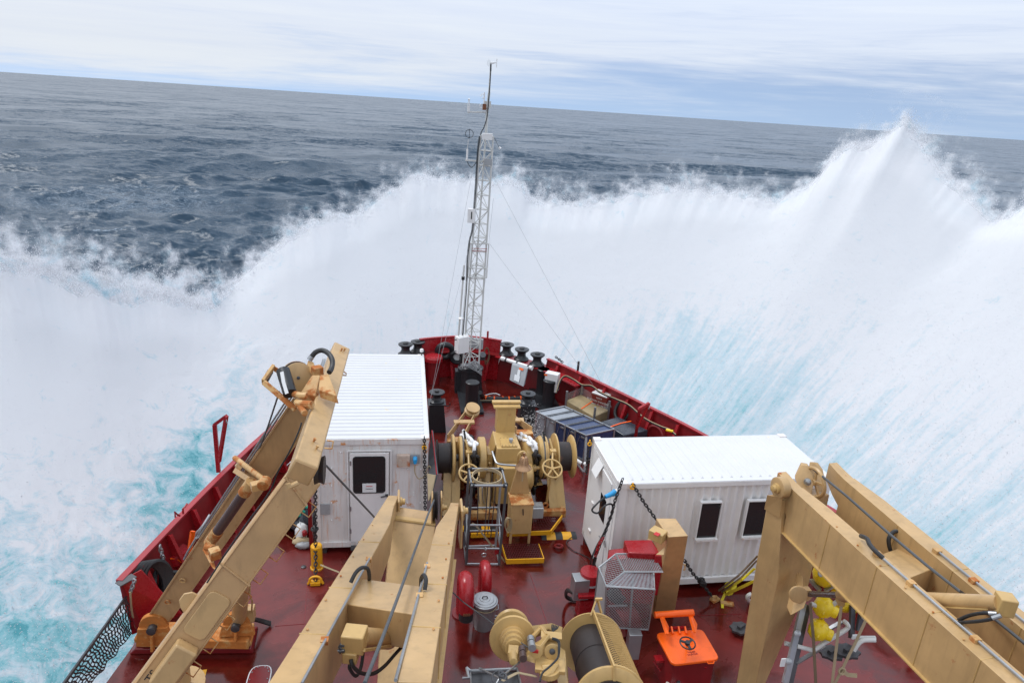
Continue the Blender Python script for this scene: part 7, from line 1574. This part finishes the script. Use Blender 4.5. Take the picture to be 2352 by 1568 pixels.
b=MB(); b.box(az('H',1760,775,.03),(.3,.12,.05),-.3); tag(b.build('deck_lashing_point',TANR),'rusty deck lashing plate under the yellow strap loops','lashing point')
# ------------------------------------------------------------------ buoy rack beyond the starboard crane
rk=thing('buoy_rack','galvanised perforated rack frame lying behind the starboard crane link','rack',az('N',300,1500,0))
def perf(b,p0,p1,w=.13):
    b.beam(p0,p1,w,.05,V((.3,-.7,.6)))
part('perforated_beam',STEEL,lambda b:perf(b,ad('N',460,880,13.0),ad('N',300,1568,12.6)),rk); part('perforated_beam',DSTEEL,lambda b:perf(b,ad('N',500,900,13.1),ad('N',345,1568,12.7),.10),rk)
part('perforated_beam',STEEL,lambda b:(perf(b,ad('N',580,550,13.2),ad('N',720,730,12.9),.09)),rk); part('perforated_beam',STEEL,lambda b:(perf(b,ad('N',520,680,13.2),ad('N',600,770,13.0),.09)),rk); part('perforated_beam',DSTEEL,lambda b:perf(b,ad('N',880,900,13.3),ad('N',870,1180,13.2),.12),rk); part('perforated_beam',DSTEEL,lambda b:perf(b,ad('N',970,880,13.3),ad('N',930,1120,13.2),.12),rk)
part('diagonal_bar',STEEL,lambda b:(b.beam(ad('N',640,775,13.0),ad('N',810,680,12.9),.07,.04)),rk); part('diagonal_bar',STEEL,lambda b:(b.beam(ad('N',395,1395,12.8),ad('N',640,1250,13.0),.07,.04)),rk); part('diagonal_bar',STEEL,lambda b:b.beam(ad('N',650,1120,13.3),ad('N',790,1040,13.3),.07,.04),rk)
part('bent_tube',LGREY,lambda b:(b.tube(smoothpath([ad('N',525,885,12.9),ad('N',600,915,12.9),ad('N',670,915,12.9),ad('N',755,865,12.8)],4),.042,10),b.tube(smoothpath([ad('N',405,1250,12.8),ad('N',500,1275,12.8),ad('N',550,1280,12.8),ad('N',640,1220,12.9),ad('N',820,1110,13.0),ad('N',840,1070,13.0),ad('N',805,1035,13.1)],4),.042,10),b.tube(smoothpath([ad('N',890,1290,13.0),ad('N',930,1230,13.0),ad('N',980,1200,13.0),ad('N',1075,1200,13.0)],4),.042,10),b.tube([ad('N',930,1180,13.1),ad('N',1075,1180,13.1)],.042,10),b.tube(smoothpath([ad('N',970,1000,13.2),ad('N',1010,1030,13.1),ad('N',1075,1045,13.0)],4),.04,10),b.tube([ad('N',300,1225,12.9),ad('N',340,1235,12.9)],.045,10)),rk)
for (x,y,d) in ((612,630,12.95),(405,1138,12.7),(330,1378,12.65)): part('round_bolt',STEEL,lambda b:b.lathe(ad('N',x,y,d),V((-.3,-.8,.5)),[(.065,0),(.06,.03),(.02,.045)],16),rk)
part('side_plate',PAPER,lambda b:(b.box(ad('N',283,1390,12.6),(.09,.02,.18)),b.box(ad('N',900,1170,13.1),(.12,.02,.1)),b.box(ad('N',1000,860,12.9),(.02,.02,.02))),rk)
def buoy(k,x,y,d,r,dirv,label,face=True):
    c=ad(k,x,y,d); t_=thing('yellow_buoy',label,'buoy',c-ZR*r,'yellow buoy floats in the rack'); a=V(dirv).normalized()
    part('float_shell',YPLA,lambda b:b.lathe(c-a*r*.9,a,[(0,0),(r*.62,r*.12),(r*.95,r*.55),(r,r*.85),(r*.97,r*1.05),(r*.78,r*1.45),(r*.55,r*1.62),(r*.52,r*1.9),(r*.50,r*2.05),(r*.40,r*2.08),(r*.36,r*1.85),(0,r*1.80)],30),t_)
    part('rim_collar',YPLA,lambda b:b.lathe(c-a*r*.08,a,[(r*1.0,0),(r*1.09,.01),(r*1.09,.035),(r*.98,.045)],6),t_)
    if face: part('red_mark',MARKR,lambda b:b.lathe(c+a*(r*.96),a,[(r*.10,0),(r*.10,.004)],8),t_)
buoy('N',590,1110,12.9,.21,(.75,-.55,-.15),'lowest yellow buoy float in the rack beside the crane link'); buoy('N',635,915,12.95,.21,(.75,-.55,-.15),'yellow buoy float under the hydraulic ram'); buoy('N',660,630,13.1,.27,(-.2,.9,.5),'big rounded yellow buoy float at the top of the rack',False); buoy('N',800,740,13.3,.24,(.5,-.7,-.3),'yellow buoy float partly behind the near crane arm',False); buoy('N',1010,350,12.9,.2,(.2,.9,.5),'yellow buoy float peeping out above the near crane arm',False); buoy('N',820,880,13.5,.2,(.6,-.6,-.2),'yellow buoy float behind the gland of the hydraulic ram',False)
for pts,l in (([('N',515,880,12.6),('N',545,1200,12.7),('N',565,1568,12.9)],'dark strap hanging straight down in front of the buoys'),([('N',785,890,12.4),('N',760,1100,12.6),('N',705,1568,12.9)],'tan strap hanging from the hydraulic ram gland'),([('N',1030,950,12.6),('N',900,1230,12.8),('N',730,1568,13.0)],'long slanting tan strap below the near crane arm')):
    b=MB(); b.strip([ad(*q) for q in pts],.055,.008,-FW); tag(b.build('lashing_strap',STRAPB if 'dark' in l else ROPE),l,'strap','web lashing straps')
b=MB(); q=ad('N',790,1465,12.9); b.ring(q,-FW,.06,.02,12,6); b.strip([q,q+V((.15,0,-.1)),q+V((.3,-.05,-.08))],.08,.01,-FW); tag(b.build('strap_hook_knot',ROPE),'knot in the long slanting strap','knot')
# clamp shoes on deck
for k,x,y,l in (('I',190,1205,'grey toothed metal foot plate left of the crane link'),('I',800,1370,'grey toothed metal foot plate under the buoy rack, left one'),('I',905,1360,'grey toothed metal foot plate under the buoy rack, right one')):
    q=az(k,x,y,.1) if x<300 else ad(k,x,y,13.1); b=MB(); pr=[]
    for i in range(16): r_=.26*(1 if i%2 else .84); th=2*PI*i/16; pr.append(q+V((r_*math.cos(th),r_*math.sin(th)*.8,0)))
    b.prism(pr,ZR*.05); b.box(q+ZR*.08,(.2,.08,.08),.5); tag(b.build('foot_plate',DSTEEL),l,'foot plate','toothed foot plates')
b=MB(); b.tube(smoothpath([az('I',260,1020,.05),az('I',238,1005,.4),az('I',240,980,.55),az('I',262,968,.6)],4),.05,8); tag(b.build('bent_pipe_end',LGREY),'bent pale pipe end beside the crane link','pipe')
q=az('G',395,793,.0); b=MB(); b.ring(q+ZR*.015,(0,0,1),.05,.014,14,6); tag(b.build('steel_washer',STEEL),'small steel ring lying on deck near the dustbin','ring')
# thin trailing cable across deck
b=MB(); b.tube(smoothpath([az('C',1460,1200,.05),az('C',1380,1270,.02),az('C',1430,1340,.02),az('C',1560,1400,.02),az('E',245,1160,.02)],5),.010,5); tag(b.build('thin_deck_cable',RUBBER),'thin dark cable lying on deck from the ramp to the window container','cable')
b=MB(); b.ring(az('C',1310,1305,.06),(0,.2,1),.10,.03,16,6); tag(b.build('deck_socket_ring',RED),'red recessed ring fitting on deck in front of the cable ramp','ring')
# netting bundle behind the port container corner
bd=thing('green_tarpaulin_board','dark board with wet pale sheet standing along the right side of the door container','board',V((X1+.15,Y0+1,0)))
part('board',DSTEEL,lambda b:b.prism([ad('A',1298,740,16.9),ad('A',1330,1015,16.3),ad('A',1280,1180,16.2),ad('A',1275,900,16.6)],(.03,.01,0)),bd); part('board_edge',RED2,lambda b:b.tube([ad('A',1298,738,16.85),ad('A',1328,1015,16.2)],.015,5),bd)
part('pale_sheet',ROPE,lambda b:b.prism([ad('A',1268,1010,16.3),ad('A',1318,1020,16.2),ad('A',1300,1110,16.1),ad('A',1275,1180,16.1)],(.02,.01,0)),bd)
# flying droplets near the crates
b=MB(); rr=random.Random(4)
for i in range(420):
    x=rr.gauss(1385,55)-(.0); y=rr.gauss(1230,100); 
    if y<950 or y>1400: continue
    c=ad('B',x-(1300-y)*.12,y,rr.uniform(20.5,23)); s_=rr.uniform(.006,.02); b.add([c+V((s_,0,0)),c+V((-s_,0,0)),c+V((0,s_,0)),c+V((0,0,s_*1.6)),c+V((0,0,-s_))],[(0,2,3),(2,1,3),(1,0,3),(2,0,4),(1,2,4),(0,1,4)])
tag(b.build('water_droplets',PAPER),'burst of small white water droplets flying beside the wrapped crates','water droplets',kind='stuff')
